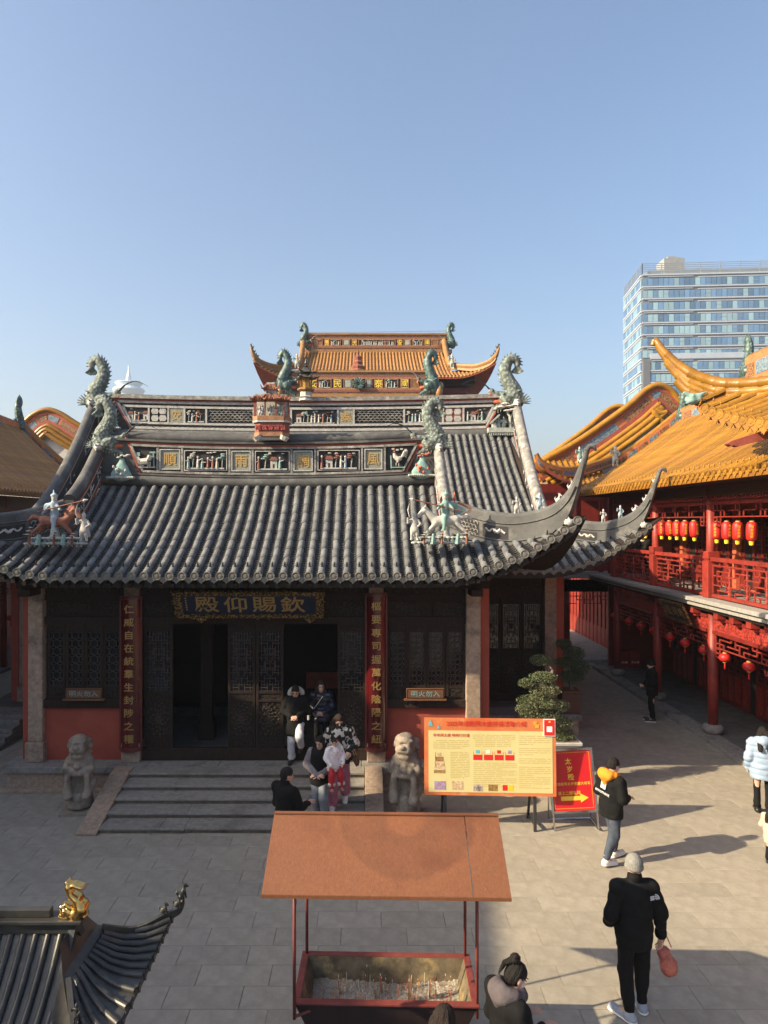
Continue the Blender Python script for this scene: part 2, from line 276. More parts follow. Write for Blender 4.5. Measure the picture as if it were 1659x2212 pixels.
# ------------------------------------------------------------------ signed-distance sculpting -> mesh (surface nets)
class SDF:
    def __init__(s, h): s.h = h; s.P = []; s.M = Matrix.Identity(4); s.sc = 1.0; s.k = 0.02; s.id = 0
    def xf(s, M, sc=1.0): s.M = M; s.sc = sc; return s
    def cap(s, a, b, ra, rb=None, k=None, sub=False, id=None, flat=None):
        rb = ra if rb is None else rb
        s.P.append(('c', s.M @ Vector(a), s.M @ Vector(b), ra*s.sc, rb*s.sc, (s.k if k is None else k)*s.sc, sub, s.id if id is None else id, flat and (flat, s.M.to_3x3().normalized().copy()))); return s
    def ell(s, c, r, rot=None, k=None, sub=False, id=None):
        M3 = s.M.to_3x3().normalized()
        if rot is not None: M3 = M3 @ Euler([R(t) for t in rot]).to_matrix()
        s.P.append(('e', s.M @ Vector(c), [q*s.sc for q in r], M3, None, (s.k if k is None else k)*s.sc, sub, s.id if id is None else id, None)); return s
    def chain(s, pts, rs, **kw):
        for i in range(len(pts)-1): s.cap(pts[i], pts[i+1], rs[i], rs[i+1], **kw)
        return s
    def solve(s):
        lo = np.full(3, 1e9); hi = -lo; bb = []
        for p in s.P:
            if p[0] == 'c':
                r = max(p[3], p[4]); 
                if p[8]: r *= max(1, max(p[8][0]))
                a, b = np.array(p[1]), np.array(p[2]); l = np.minimum(a, b)-r; u = np.maximum(a, b)+r
            else:
                Rm = np.array(p[3]); e = np.sqrt(((Rm * np.array(p[2])[None, :])**2).sum(1)); c = np.array(p[1]); l = c-e; u = c+e
            bb.append((l, u))
            if not p[6]: lo = np.minimum(lo, l); hi = np.maximum(hi, u)
        h = s.h; lo = lo - 3*h; n = np.ceil((hi + 3*h - lo)/h).astype(int)+1
        f = np.full(n, 1e3, np.float32); ids = np.zeros(n, np.int16)
        ax_ = [lo[i] + h*np.arange(n[i]) for i in range(3)]
        for p, (l, u) in zip(s.P, bb):
            k = p[5]; i0 = np.maximum(0, np.floor((l-k-2*h-lo)/h).astype(int)); i1 = np.minimum(n, np.ceil((u+k+2*h-lo)/h).astype(int)+1)
            if (i1 <= i0).any(): continue
            sl = tuple(slice(i0[i], i1[i]) for i in range(3))
            X = ax_[0][sl[0]][:, None, None]; Y = ax_[1][sl[1]][None, :, None]; Z = ax_[2][sl[2]][None, None, :]
            if p[0] == 'c':
                a, b = p[1], p[2]
                if p[8]:
                    fl, M3 = p[8]; Mi = np.array(M3.transposed())
                    q = [Mi[i, 0]*(X-a.x)+Mi[i, 1]*(Y-a.y)+Mi[i, 2]*(Z-a.z) for i in range(3)]
                    q = [q[i]/fl[i] for i in range(3)]; w = Mi @ np.array(b-a)/np.array(fl); sc = min(fl)
                else:
                    q = [X-a.x, Y-a.y, Z-a.z]; w = np.array(b-a); sc = 1.0
                ww = (w*w).sum()
                t = np.clip((q[0]*w[0]+q[1]*w[1]+q[2]*w[2])/ww, 0, 1) if ww > 1e-12 else np.zeros((1, 1, 1))
                d = (np.sqrt((q[0]-t*w[0])**2+(q[1]-t*w[1])**2+(q[2]-t*w[2])**2) - (p[3]+t*(p[4]-p[3])))*sc
            else:
                c, r, M3 = p[1], p[2], np.array(p[3]).T
                q = [M3[i, 0]*(X-c.x)+M3[i, 1]*(Y-c.y)+M3[i, 2]*(Z-c.z) for i in range(3)]
                k0 = np.sqrt(sum((q[i]/r[i])**2 for i in range(3))); k1 = np.sqrt(sum((q[i]/r[i]**2)**2 for i in range(3)))+1e-9
                d = k0*(k0-1)/k1
            g = f[sl]
            if p[6]: f[sl] = np.maximum(g, -d)
            else:
                ids[sl] = np.where(d < g, p[7], ids[sl])
                if k > 1e-6:
                    hh = np.clip(.5+.5*(g-d)/k, 0, 1); f[sl] = g+(d-g)*hh-k*hh*(1-hh)
                else: f[sl] = np.minimum(g, d)
        return f, ids, lo
    def mesh(s, name, mats, noise=0, smooth=True, extra=None):
        f, ids, lo = s.solve(); h = s.h
        ins = f < 0
        n = np.array(f.shape)-1
        c = [f[i:i+n[0], j:j+n[1], k:k+n[2]] for i in (0, 1) for j in (0, 1) for k in (0, 1)]
        sgn = sum((q < 0).astype(np.int8) for q in c); act = (sgn > 0) & (sgn < 8)
        cells = np.argwhere(act); idx = np.full(n, -1, np.int64); idx[act] = np.arange(len(cells))
        cv = np.stack([q[act] for q in c], 1); off = np.array([(i, j, k) for i in (0, 1) for j in (0, 1) for k in (0, 1)], float)
        acc = np.zeros((len(cells), 3)); cnt = np.zeros(len(cells))
        for a in range(8):
            for b in range(a+1, 8):
                if abs(off[a]-off[b]).sum() != 1: continue
                va, vb = cv[:, a], cv[:, b]; m = (va < 0) != (vb < 0)
                t = np.where(m, va/np.where(m, va-vb, 1), 0)
                acc += np.where(m[:, None], off[a]+t[:, None]*(off[b]-off[a]), 0); cnt += m
        V = lo + h*(cells + acc/np.maximum(cnt, 1)[:, None])
        Q = []
        for a in range(3):
            b, d = (a+1) % 3, (a+2) % 3
            sl0 = [slice(None)]*3; sl1 = [slice(None)]*3; sl0[a] = slice(0, -1); sl1[a] = slice(1, None)
            A, B = ins[tuple(sl0)], ins[tuple(sl1)]
            e = np.argwhere(A != B); e = e[(e[:, b] > 0) & (e[:, d] > 0)]
            e = e[(e[:, b] < n[b]) & (e[:, d] < n[d]) & (e[:, a] < n[a])]
            fl = A[tuple(e.T)]
            def cell(db, dd):
                q = e.copy(); q[:, b] -= db; q[:, d] -= dd; return idx[tuple(q.T)]
            quad = np.stack([cell(1, 1), cell(0, 1), cell(0, 0), cell(1, 0)], 1)
            quad[~fl] = quad[~fl][:, ::-1]; Q.append(quad)
        Q = np.concatenate(Q); Q = Q[(Q >= 0).all(1)]
        mi = None
        if len(mats) > 1:
            vid = ids[tuple((cells + (acc/np.maximum(cnt, 1)[:, None] > .5)).T)]; mi = vid[Q[:, 0]]
        if noise: V = V + RNG.normal(0, noise, V.shape)
        Vl = V.tolist(); Ql = Q.tolist(); ml = mi.tolist() if mi is not None else [0]*len(Ql)
        if extra:
            for (v2, f2) in extra:
                o = len(Vl); Vl += v2; Ql += [[i+o for i in q] for q in f2]; ml += [0]*len(f2)
        return newmesh(name, Vl, Ql, mats, smooth, ml if len(mats) > 1 else None)
    def raw(s):
        m = s.mesh('tmp', ['skin']); V = [tuple(v.co) for v in m.vertices]; F = [list(p.vertices) for p in m.polygons]; bpy.data.meshes.remove(m); return V, F
    def build(s, name, mats, parent=None, M=None, noise=0, extra=None, **kw):
        return put(name, s.mesh(name, mats if isinstance(mats, (list, tuple)) else [mats], noise, extra=extra), parent, M, **kw)

# ------------------------------------------------------------------ lettering
_FC = {}
def glyph(t, off=0.0, ext=0.02):
    key = (t, off, ext)
    if key not in _FC:
        c = bpy.data.curves.new('glyph', 'FONT'); c.body = t; c.offset = off; c.extrude = ext; c.resolution_u = 2; c.align_x = 'CENTER'
        o = bpy.data.objects.new('glyph', c); COL.objects.link(o)
        bpy.context.view_layer.update()
        me = bpy.data.meshes.new_from_object(o.evaluated_get(bpy.context.evaluated_depsgraph_get()))
        bpy.data.objects.remove(o); bpy.data.curves.remove(c)
        co = np.array([v.co[:] for v in me.vertices]); mid = (co.max(0)+co.min(0))/2; mid[2] = 0
        for v in me.vertices: v.co = Vector(v.co) - Vector(mid)
        _FC[key] = me
    return _FC[key]
def face_m(origin, right=(1, 0, 0), up=(0, 0, 1)):
    r = Vector(right).normalized(); u = Vector(up).normalized(); n = r.cross(u)
    M = Matrix((r, u, n)).transposed().to_4x4(); M.translation = Vector(origin); return M
def letter(t, M, size, matn, parent, off=0.012, ext=0.012, sx=1.0, name='character'):
    me = glyph(t, min(off, .009), ext).copy(); me.materials.clear(); me.materials.append(MATS[matn])
    return put(name, me, parent, M @ Matrix.Diagonal((size*sx, size, size, 1)))
# ------------------------------------------------------------------ ground and paving
MB().m('far_ground').add([(-800, -60, -.03), (800, -60, -.03), (800, 1400, -.03), (-800, 1400, -.03)], [(0, 1, 2, 3)]).build('ground', kind='structure')
court = MB().m('joint').box(-16.5, 11.5, -6, 32, -.029, -.012).build('courtyard_pavement', kind='structure')
def slab_mesh(w, d, t=.03):
    b = MB().m('paving'); e = .0025
    V = [(0, 0, 0), (w, 0, 0), (w, d, 0), (0, d, 0)]; top = [(e, e, t), (w-e, e, t), (w-e, d-e, t), (e, d-e, t)]; mid = [(0, 0, t-e), (w, 0, t-e), (w, d, t-e), (0, d, t-e)]
    b.add(V+mid+top, [(8, 9, 10, 11)] + [(i, (i+1) % 4, (i+1) % 4+4, i+4) for i in range(4)] + [(i+4, (i+1) % 4+4, (i+1) % 4+8, i+8) for i in range(4)])
    return b
RW, SL = .385, .86
SLABM = slab_mesh(SL-.005, RW-.005).mesh('slab')
rest = MB(); cands = []
for r in range(88):
    y = 5.0 + r*RW
    if y > 31: break
    x = -15.8 + (r % 2)*SL*.5 + ((r*37) % 5)*.05
    while x < 8.3:
        inside = (-6.9 < x < 2.0 and y > 13.6) or (x > -9.6 and x+SL < 5.3 and y > 17.8)
        if not inside:
            c = at(0, 0, 1); px = VX + FOC*(x+.43)/y; py = VY + FOC*CAM_H/y
            vis = -60 < px < 1720 and py < 2290
            cands.append((0 if vis else 1, y, x))
        x += SL
cands.sort(); 
for i, (v, y, x) in enumerate(cands):
    dz = random.uniform(-.0015, .0015)
    if i < 300: put('paving_slab', SLABM, court, Matrix.Translation((x, y, -.03+dz)))
    else:
        b = slab_mesh(SL-.005, RW-.005); rest.m('paving'); rest.add([(a+x, c+y, d-.03+dz) for a, c, d in b.V], b.F)
rest.build('distant_paving', court, kind='stuff')

# ------------------------------------------------------------------ roof machinery
def barrel_mesh(r, L, matn, name='round_tile', n=6, taper=.98):
    b = MB().m(matn); V = []; 
    for y, k in ((0, 1.0), (L*1.04, taper)):
        for j in range(n+1):
            t = PI*j/n; V.append((math.cos(t)*r*k, y, math.sin(t)*r*k))
    F = [(j, j+1, n+2+j, n+1+j) for j in range(n)] + [tuple(range(n, -1, -1))]
    b.add(V, F); me = b.mesh(name); me.polygons.foreach_set('use_smooth', [True]*n+[False]); return me
def frame_yz(p, d, xdir=(1, 0, 0)):
    d = Vector(d).normalized(); x = Vector(xdir); x = (x-d*x.dot(d)).normalized(); z = x.cross(d)
    M = Matrix((x, d, z)).transposed().to_4x4(); M.translation = p; return M
def disc_mesh(r, matn, name='tile_end_disc'):
    b = MB().m(matn); n = 14; prof = [(r, 0), (r, -.035), (r*.82, -.035), (r*.78, -.026), (r*.5, -.026), (r*.42, -.034), (.001, -.036)]
    V = [(q*math.cos(2*PI*j/n), y, q*math.sin(2*PI*j/n)) for q, y in prof for j in range(n)]
    b.add(V, [(i*n+j, (i+1)*n+j, (i+1)*n+(j+1) % n, i*n+(j+1) % n) for i in range(len(prof)-1) for j in range(n)])
    return b.mesh(name)
def drip_mesh(w, h, matn, name='drip_tile'):
    prof = [(-w/2, 0), (-w*.42, -h*.35), (-w*.27, -h*.62), (-w*.12, -h*.78), (0, -h), (w*.12, -h*.78), (w*.27, -h*.62), (w*.42, -h*.35), (w/2, 0), (w*.3, -h*.12), (0, -h*.18), (-w*.3, -h*.12)]
    return MB().m(matn).prism(prof, .018).mesh(name)
def nail_mesh(matn):
    return MB().m(matn).lathe([(.022, 0), (.026, .02), (.012, .03), (.02, .055), (.012, .085), (.002, .10)], 6).mesh('tile_nail')

class Slope:
    def __init__(s, xc, y0, z0, y1, z1, dxg, dxc, uh, lift, out, cave=.3, flat=3.6, sgn=1):
        s.__dict__.update(locals())
    def pt(s, dx, u):
        e = max(0, (abs(dx)-s.flat)/(s.dxc-s.flat)); L = s.lift*e*e
        Y = s.y0 + (s.y1-s.y0)*u - s.out*e*e*(1-u)
        z = s.z0 + (s.z1-s.z0)*((1-s.cave)*u+s.cave*u*u) + L*max(0, 1-u)**1.6
        return Vector((s.xc+dx, Y, z))
    def umax(s, dx):
        a = abs(dx)
        return 1.0 if a <= s.dxg else s.uh*(s.dxc-a)/(s.dxc-s.dxg)
def tile_slope(roof, S, rows, sp, r, seglen, budget, tile='tile_grey', end='tile_end', pan='tile_pan', step=.095, ends=True, allstuff=False):
    bm = barrel_mesh(r, seglen, tile); rest = MB().m(tile); segs = []
    for dx in rows:
        um = S.umax(dx)
        if um < .03: continue
        L = (S.pt(dx, um)-S.pt(dx, 0)).length; n = max(1, round(L/seglen))
        for i in range(n):
            a = S.pt(dx, um*i/n); b = S.pt(dx, um*(i+1)/n); segs.append((i, dx, a, b, L/n))
    segs.sort(key=lambda q: (q[0], abs(q[1])))
    cnt = 0
    for i, dx, a, b, L in segs:
        rj = random.Random(round(dx*1000)); xj = rj.uniform(-.012, .012); a = a + Vector((xj+random.uniform(-.006, .006), random.uniform(-.008, .008), random.uniform(-.002, .006)))
        M = frame_yz(a, b-a+Vector((random.uniform(-.008, .008), 0, random.uniform(-.006, .004)))) @ Matrix.Diagonal((random.uniform(.97, 1.03), L/seglen, random.uniform(.96, 1.04), 1))
        if cnt < budget: put('round_tile', bm, roof, M); cnt += 1
        else: rest.add([M @ v.co for v in bm.vertices], [tuple(p.vertices) for p in bm.polygons])
    if rest.V: rest.build('upper_round_tiles', roof, smooth=False, kind='stuff')
    pn = MB().m(pan)
    for k in range(len(rows)-1):
        if rows[k+1]-rows[k] > sp*1.5: continue
        dx = (rows[k]+rows[k+1])/2; um = S.umax(dx)
        if um < .02: continue
        L = (S.pt(dx, um)-S.pt(dx, 0)).length; n = max(2, int(L/step)); w = sp-r*1.3
        for i in range(n):
            a = S.pt(dx, um*i/n); b = S.pt(dx, um*(i+1.15)/n); row = []
            for q, lift in ((a, .028), (b, .0)):
                row.append([q + Vector((w*(t-.5), 0, lift - .045*(1-(2*t-1)**2)+.012)) for t in (0, .25, .5, .75, 1)])
            pn.grid(row); pn.grid([[v+Vector((0, 0, -.03)) for v in row[0]], row[0]])
    pn.build('pan_tiles', roof, kind='stuff')
    if ends:
        dm = disc_mesh(r*1.18, end); pm = drip_mesh(sp*.98, r*2.2, end); nm = nail_mesh('black_iron')
        for k, dx in enumerate(rows):
            um = S.umax(dx)
            if um < .03: continue
            a = S.pt(dx, 0); d = S.pt(dx, .06)-a
            put('tile_end_disc', dm, roof, frame_yz(a+Vector((0, 0, r*.15)), Vector((0, 1, d.z/max(d.y, .01)*.45))))
            q = S.pt(dx, min(um, .075)); put('tile_nail', nm, roof, Matrix.Translation(q+Vector((0, 0, r*.95))))
            if k < len(rows)-1 and rows[k+1]-rows[k] < sp*1.5:
                a = S.pt((dx+rows[k+1])/2, 0); e = S.pt(rows[k+1], 0)-S.pt(dx, 0)
                put('drip_tile', pm, roof, face_m(a+Vector((0, -.02, .0)), (e.x, e.y, e.z), (0, -.25, 1)) @ Matrix(((1,0,0,0),(0,0,1,0),(0,-1,0,0),(0,0,0,1))))
def deck(S, yr, matn='wood_dark', n=56, thick=.05):
    """closed roof boards: front slope, mirrored back slope, side slopes and gables"""
    b = MB().m(matn); xs = [S.dxc*(2*i/n-1) for i in range(n+1)]
    off = Vector((0, 0, -.03)); m = 8
    for mir in (0, 1):
        def P(dx, u, dz):
            v = S.pt(dx, u)+Vector((0, 0, dz))
            if mir: v.y = 2*yr-v.y
            return v
        for dz in (-.03, -.03-thick):
            b.grid([[P(dx, S.umax(dx)*j/m, dz) for dx in xs] for j in range(m+1)])
        b.grid([[P(dx, 0, dz) for dx in xs] for dz in (-.03, -.03-thick)])
    for sg in (-1, 1):
        t = []
        for dz in (-.03, -.03-thick):
            g = []
            for i in range(9):
                w = i/8; row = []
                for j in range(13):
                    v = 2*j/12-1
                    gp = S.pt(sg*S.dxg, S.uh); gy = yr+(yr-gp.y)*v
                    cp = S.pt(sg*S.dxc, 0); cy = yr+(yr-cp.y)*v
                    ez = S.z0 + (cp.z-S.z0)*abs(v)**3
                    row.append(Vector((gp.x+(cp.x-gp.x)*w - sg*(.25*(1-abs(v)**2))*w, gy+(cy-gy)*w, gp.z+(ez-gp.z)*w+dz - .25*math.sin(w*PI)*(1-abs(v)))))
                g.append(row)
            b.grid(g)
        gp = S.pt(sg*S.dxg, S.uh); tp = S.pt(sg*S.dxg, 1)
        b.box(min(gp.x, gp.x-sg*.15), max(gp.x, gp.x-sg*.15), gp.y, 2*yr-gp.y, gp.z-.2, gp.z)
        k = 8; pts = [S.pt(sg*S.dxg, S.uh+(1-S.uh)*i/k)+Vector((-sg*.05, 0, -.02)) for i in range(k+1)]
        poly = pts + [Vector((p.x, 2*yr-p.y, p.z)) for p in reversed(pts)]
        b.add(poly, [tuple(range(len(poly)))])
    return b
def ribbon(b, top, bot, th):
    """upright wall along a line: top points, bottom points, thickness per point"""
    P = []; k = len(top)
    for i in range(k):
        d = (Vector(top[min(i+1, k-1)])-Vector(top[max(i-1, 0)])); d.z = 0; d.normalize(); nrm = Vector((d.y, -d.x, 0))*(th[i] if isinstance(th, (list, tuple)) else th)/2
        P.append([Vector(bot[i])+nrm, Vector(top[i])+nrm, Vector(top[i])-nrm, Vector(bot[i])-nrm])
    V = [p for q in P for p in q]; F = []
    for i in range(k-1):
        for j in range(4): F.append((i*4+j, (i+1)*4+j, (i+1)*4+(j+1) % 4, i*4+(j+1) % 4))
    F += [(0, 1, 2, 3), ((k-1)*4+3, (k-1)*4+2, (k-1)*4+1, (k-1)*4)]
    return b.add(V, F)
def lerp_pts(pts, n):
    """resample a polyline smoothly (Catmull-Rom)"""
    pts = [Vector(p) for p in pts]; out = []; k = len(pts)
    for i in range(n):
        t = i/(n-1)*(k-1); j = min(int(t), k-2); f = t-j
        p0, p1, p2, p3 = pts[max(j-1, 0)], pts[j], pts[j+1], pts[min(j+2, k-1)]
        out.append(.5*((2*p1)+(p2-p0)*f+(2*p0-5*p1+4*p2-p3)*f*f+(3*p1-p0-3*p2+p3)*f**3))
    return out

# ------------------------------------------------------------------ ornaments
def dragon_sdf(seed=0, bend=1.0):
    """fish-dragon ridge finial, one unit tall, head towards +x, facing -y"""
    s = SDF(.0125); s.k = .03
    body = [(-.06, 0, .12), (-.02, 0, .32), (.08, 0, .50), (.14, 0, .68), (.10, 0, .84), (.01, 0, .93), (-.075, 0, .87), (-.085, 0, .77)]
    rs = [.15, .145, .125, .105, .085, .07, .055, .04]
    if bend < 0: body = [(x*.75 if z < .8 else x*1.15+.02, y, z) for x, y, z in body]
    bb = lerp_pts(body, 24); rr = np.interp(np.linspace(0, 7, 24), range(8), rs)
    for i in range(23): s.cap(bb[i], bb[i+1], rr[i], rr[i+1], k=.02, flat=(1, .8, 1))
    s.k = .008
    for i in range(1, 22):                                   # dorsal spikes on the convex side
        t = (bb[min(i+1, 23)]-bb[i-1]).normalized(); nrm = Vector((t.z, 0, -t.x)); 
        sgn = 1 if i < 16 else -1
        nrm = Vector((t.z, 0, -t.x)) * (1 if i < 99 else -1)
        p = bb[i]+nrm*rr[i]*.85; s.cap(p, p+nrm*.075+t*.05, .026, .004)
    for a in range(-4, 5):                                   # tail fan
        an = R(-90+a*11); s.cap((-.085, 0, .79), (-.085+math.cos(an)*.15, .012*a, .79+math.sin(an)*.15), .022, .012)
    for a in range(7):                                       # fins at the back of the head
        an = R(200-a*17); s.cap((-.10, -.06, .10), (-.10+math.cos(an)*.22, -.10, .12+math.sin(an)*.17), .026, .010)
    s.k = .025                                               # head
    s.ell((.10, 0, .16), (.17, .15, .13)); s.cap((.14, 0, .22), (.36, 0, .27), .085, .055); s.ell((.40, 0, .31), (.06, .065, .06))
    s.cap((.12, 0, .07), (.34, 0, -.03), .075, .035); s.cap((.0, -.1, .25), (-.16, -.14, .33), .03, .008); s.cap((.0, .1, .25), (-.16, .14, .33), .03, .008)
    s.ell((.19, -.11, .24), (.035, .03, .03)); s.ell((.19, .11, .24), (.035, .03, .03))
    s.k = .006
    for i in range(6): s.cap((.08+.05*i, -.09+.008*i, .02-.016*i), (.10+.05*i, -.10, -.06-.02*i), .014, .004)      # beard
    for i in range(5): s.cap((.20+.045*i, -.045, .21+.012*i), (.205+.045*i, -.045, .16+.012*i), .010, .003)       # teeth
    s.ell((.25, 0, .115), (.13, .055, .045), id=1, k=0); s.ell((.43, -.02, .235), (.025, .05, .04), id=1, k=0)
    return s
DRAGON = {g: dragon_sdf(bend=1).mesh('dragon', [g, 'statue_red']) for g in ('dragon_green', 'dragon_teal')}
def dragon(parent, pos, height, inward, matn='dragon_green', label=None, whisk=True, yaw=0, slim=1.0):
    M = Matrix.Translation(Vector(pos)) @ Matrix.Rotation(yaw, 4, 'Z') @ Matrix.Diagonal((height*(1 if inward > 0 else -1)*slim, height, height, 1))
    o = put('ridge_dragon', DRAGON[matn], parent, M, label=label)
    if whisk:
        w = MB().m('black_iron' if matn == 'dragon_green' else 'lightning_rod')
        for k in (0, 1):
            pts = lerp_pts([(.42, -.03+k*.06, .33), (.55, -.05+k*.1, .45+.03*k), (.75, -.06+k*.12, .52+.02*k), (.95, -.08+k*.14, .44)], 8)
            w.tube([M @ Vector(p) for p in pts], [.012*height*(1-i/9) for i in range(8)], 5)
        w.build('whisker', o)
    return o
def beast_sdf():
    s = SDF(.02); s.k = .03                                   # seated ridge creature, ~1 unit tall, facing +x
    s.ell((-.12, 0, .25), (.22, .17, .25)); s.cap((-.05, 0, .3), (.08, 0, .62), .16, .12); s.ell((.14, 0, .78), (.16, .13, .14)); s.cap((.2, 0, .74), (.34, 0, .70), .08, .06)
    for y in (-.1, .1): s.cap((.1, y, .55), (.2, y, .03), .065, .055); s.cap((-.2, y*1.4, .2), (.02, y*1.5, .04), .1, .06); s.cap((.06, y, .86), (.0, y*1.2, 1.0), .05, .015)
    s.chain([(-.3, 0, .2), (-.42, 0, .45), (-.34, 0, .62)], [.06, .06, .03]); return s
BEAST = {g: beast_sdf().mesh('beast', [g]) for g in ('statue_white', 'bronze_black')}
def figure_sdf():
    s = SDF(.02); s.k = .025                                  # standing figure with tunic, 1 unit tall, facing -y
    for x in (-1, 1): s.chain([(x*.07, 0, .42), (x*.09, -.03, .22), (x*.10, .0, .04)], [.075, .055, .045]); s.cap((x*.10, 0, .03), (x*.12, -.09, .02), .04, .03)
    s.cap((0, 0, .36), (0, 0, .50), .15, .10, flat=(1, .75, 1)); s.cap((0, 0, .50), (0, 0, .70), .095, .11, flat=(1.1, .75, 1)); s.cap((0, 0, .7), (0, 0, .8), .05, .045); s.ell((0, -.01, .87), (.07, .075, .09), id=1); s.ell((0, .01, .94), (.075, .08, .05)); s.cap((0, .02, .96), (0, .02, 1.02), .03, .02)
    s.chain([(.13, 0, .72), (.22, -.02, .58), (.13, -.14, .50)], [.05, .045, .04]); s.chain([(-.13, 0, .72), (-.23, -.03, .62), (-.24, -.10, .78)], [.05, .045, .038]); s.cap((0, .05, .7), (.05, .12, .2), .06, .09, flat=(1.6, .5, 1))
    return s
FIG = {g: figure_sdf().mesh('figure', [g, 'statue_white']) for g in ('statue_white', 'statue_blue', 'statue_aqua', 'statue_brown', 'statue_grey')}
def lion_head_sdf():
    s = SDF(.03); s.k = .05
    s.ell((0, 0, 0), (.4, .34, .36)); s.ell((-.25, -.05, -.1), (.28, .25, .18)); s.cap((-.3, 0, .1), (-.6, 0, .2), .12, .05); s.cap((-.25, 0, -.2), (-.52, 0, -.32), .12, .06)
    for a in range(6): an = R(-60+a*40); s.cap((.1, -.1, 0), (.1+.3*math.cos(an), -.15, .3*math.sin(an)), .14, .06)
    for y in (-.15, .15): s.ell((-.22, y, .2), (.1, .08, .09)); s.cap((0, y, .3), (.15, y*1.3, .55), .08, .02)
    return s
LHEAD = lion_head_sdf().mesh('beast_head', ['statue_white'])
def relief(parent, x0, x1, z0, z1, Y, seed, scale=1.0, red=0, name='relief_scene'):
    """painted relief scene: ground ledge, little figures, trees, houses in front of the recess"""
    rg = random.Random(seed); b = MB(); w = x1-x0; h = z1-z0
    b.m('statue_white').box(x0+w*.04, x1-w*.04, Y-.05, Y, z0+h*.03, z0+h*.11)
    def blob(c, rx, ry, rz, n=7):
        b.lathe([(rx*math.sin(PI*i/5)+.0005, -rz*math.cos(PI*i/5)) for i in range(6)], n, c, 1, ry/rx)
    x = x0+w*.08
    while x < x1-w*.08:
        m = rg.choice(['statue_white', 'statue_white', 'statue_blue', 'statue_aqua', 'statue_brown', 'statue_grey']); b.m(m); t = rg.random(); fh = h*rg.uniform(.5, .68)
        if t < .66:
            zb = z0+h*.1; b.tube([(x, Y-.035, zb), (x, Y-.03, zb+fh*.45), (x, Y-.03, zb+fh*.75)], [h*.085, h*.075, h*.05], 6)
            b.m('statue_white'); blob((x, Y-.035, zb+fh*.87), h*.06, h*.06, h*.075)
            if rg.random() < .6: b.bar((x, Y-.05, zb+fh*.6), (x+rg.choice((-1, 1))*h*.2, Y-.06, zb+fh*rg.uniform(.4, .8)), h*.04)
            x += h*rg.uniform(.2, .32)
        elif t < .85:
            b.m('statue_grey').tube([(x, Y-.02, z0+h*.1), (x+h*.05, Y-.02, z0+h*.6)], h*.03, 5)
            b.m(rg.choice(['statue_aqua', 'statue_white', 'statue_brown']))
            for q in range(3): blob((x+rg.uniform(-.15, .15)*h, Y-.03, z0+h*(.62+.1*q)), h*.14, h*.06, h*.05)
            x += h*.3
        else:
            b.m('statue_white').box(x, x+h*.35, Y-.035, Y, z0+h*.1, z0+h*.55); b.m('statue_brown').prism([(x-h*.06, z0+h*.55), (x+h*.41, z0+h*.55), (x+h*.3, z0+h*.72), (x+h*.06, z0+h*.72)], .06, Matrix.Translation((0, Y-.06, 0)))
            b.m('relief_dark').box(x+h*.12, x+h*.22, Y-.037, Y-.034, z0+h*.1, z0+h*.35); x += h*.5
    b.m('statue_white')
    for q in range(max(2, int(w/h*2))): blob((x0+w*rg.uniform(.08, .92), Y-.015, z1-h*rg.uniform(.06, .16)), h*.1, h*.04, h*.035)
    return b.build(name, parent)
def frame_rect(b, x0, x1, z0, z1, t, y0, y1):
    b.box(x0, x1, y0, y1, z0, z0+t).box(x0, x1, y0, y1, z1-t, z1).box(x0, x0+t, y0, y1, z0+t, z1-t).box(x1-t, x1, y0, y1, z0+t, z1-t)
def trap_frame(b, xt0, xt1, xb0, xb1, zt, zb, t, y0, y1):
    """frame bars round a trapezoid"""
    ym = (y0+y1)/2; d = abs(y1-y0)
    N = 12
    for (p, q) in (((xt0, zt), (xt1, zt)), ((xb0, zb), (xb1, zb)), ((xt0, zt), (xb0, zb)), ((xt1, zt), (xb1, zb))):
        n = N if abs(p[1]-q[1]) < 1e-6 else 1
        for i in range(n):
            a = [p[k]+(q[k]-p[k])*i/n for k in (0, 1)]; c = [p[k]+(q[k]-p[k])*(i+1)/n for k in (0, 1)]
            b.bar((a[0], ym, a[1]), (c[0], ym, c[1]), d, t)
def ring_lattice(b, x0, x1, z0, z1, y, r, th=.012):
    n = max(1, round((x1-x0)/(2*r*.9))); m = max(1, round((z1-z0)/(r*.9)))
    for i in range(n):
        for j in range(m):
            cx = x0+(i+.5+(.5 if j % 2 else 0))*(x1-x0)/n; cz = z0+(j+.5)*(z1-z0)/m
            if cx > x1-r*.3: continue
            pts = [(cx+r*math.cos(R(20+t*28)), y, cz+r*math.sin(R(20+t*28))*.9) for t in range(6)]
            for k in range(5): b.bar(pts[k], pts[k+1], .03, th)

# ------------------------------------------------------------------ front hall (grey tiles)
XC = -2.27
SP = Slope(XC, 13.1, 4.37, 16.15, 6.2, 3.97, 6.37, .557, 1.18, .22, .3, 3.6)
hall = thing('temple_hall', 'small temple hall with grey tiled roof, dark lattice doors and blue gold name board', 'temple hall', (XC, 14.3, 0))
roof = deck(SP, 16.3).build('roof', hall)
TS = .2385
rows = [TS*i for i in range(-26, 27)]
tile_slope(roof, SP, rows, TS, .069, .36, 300)
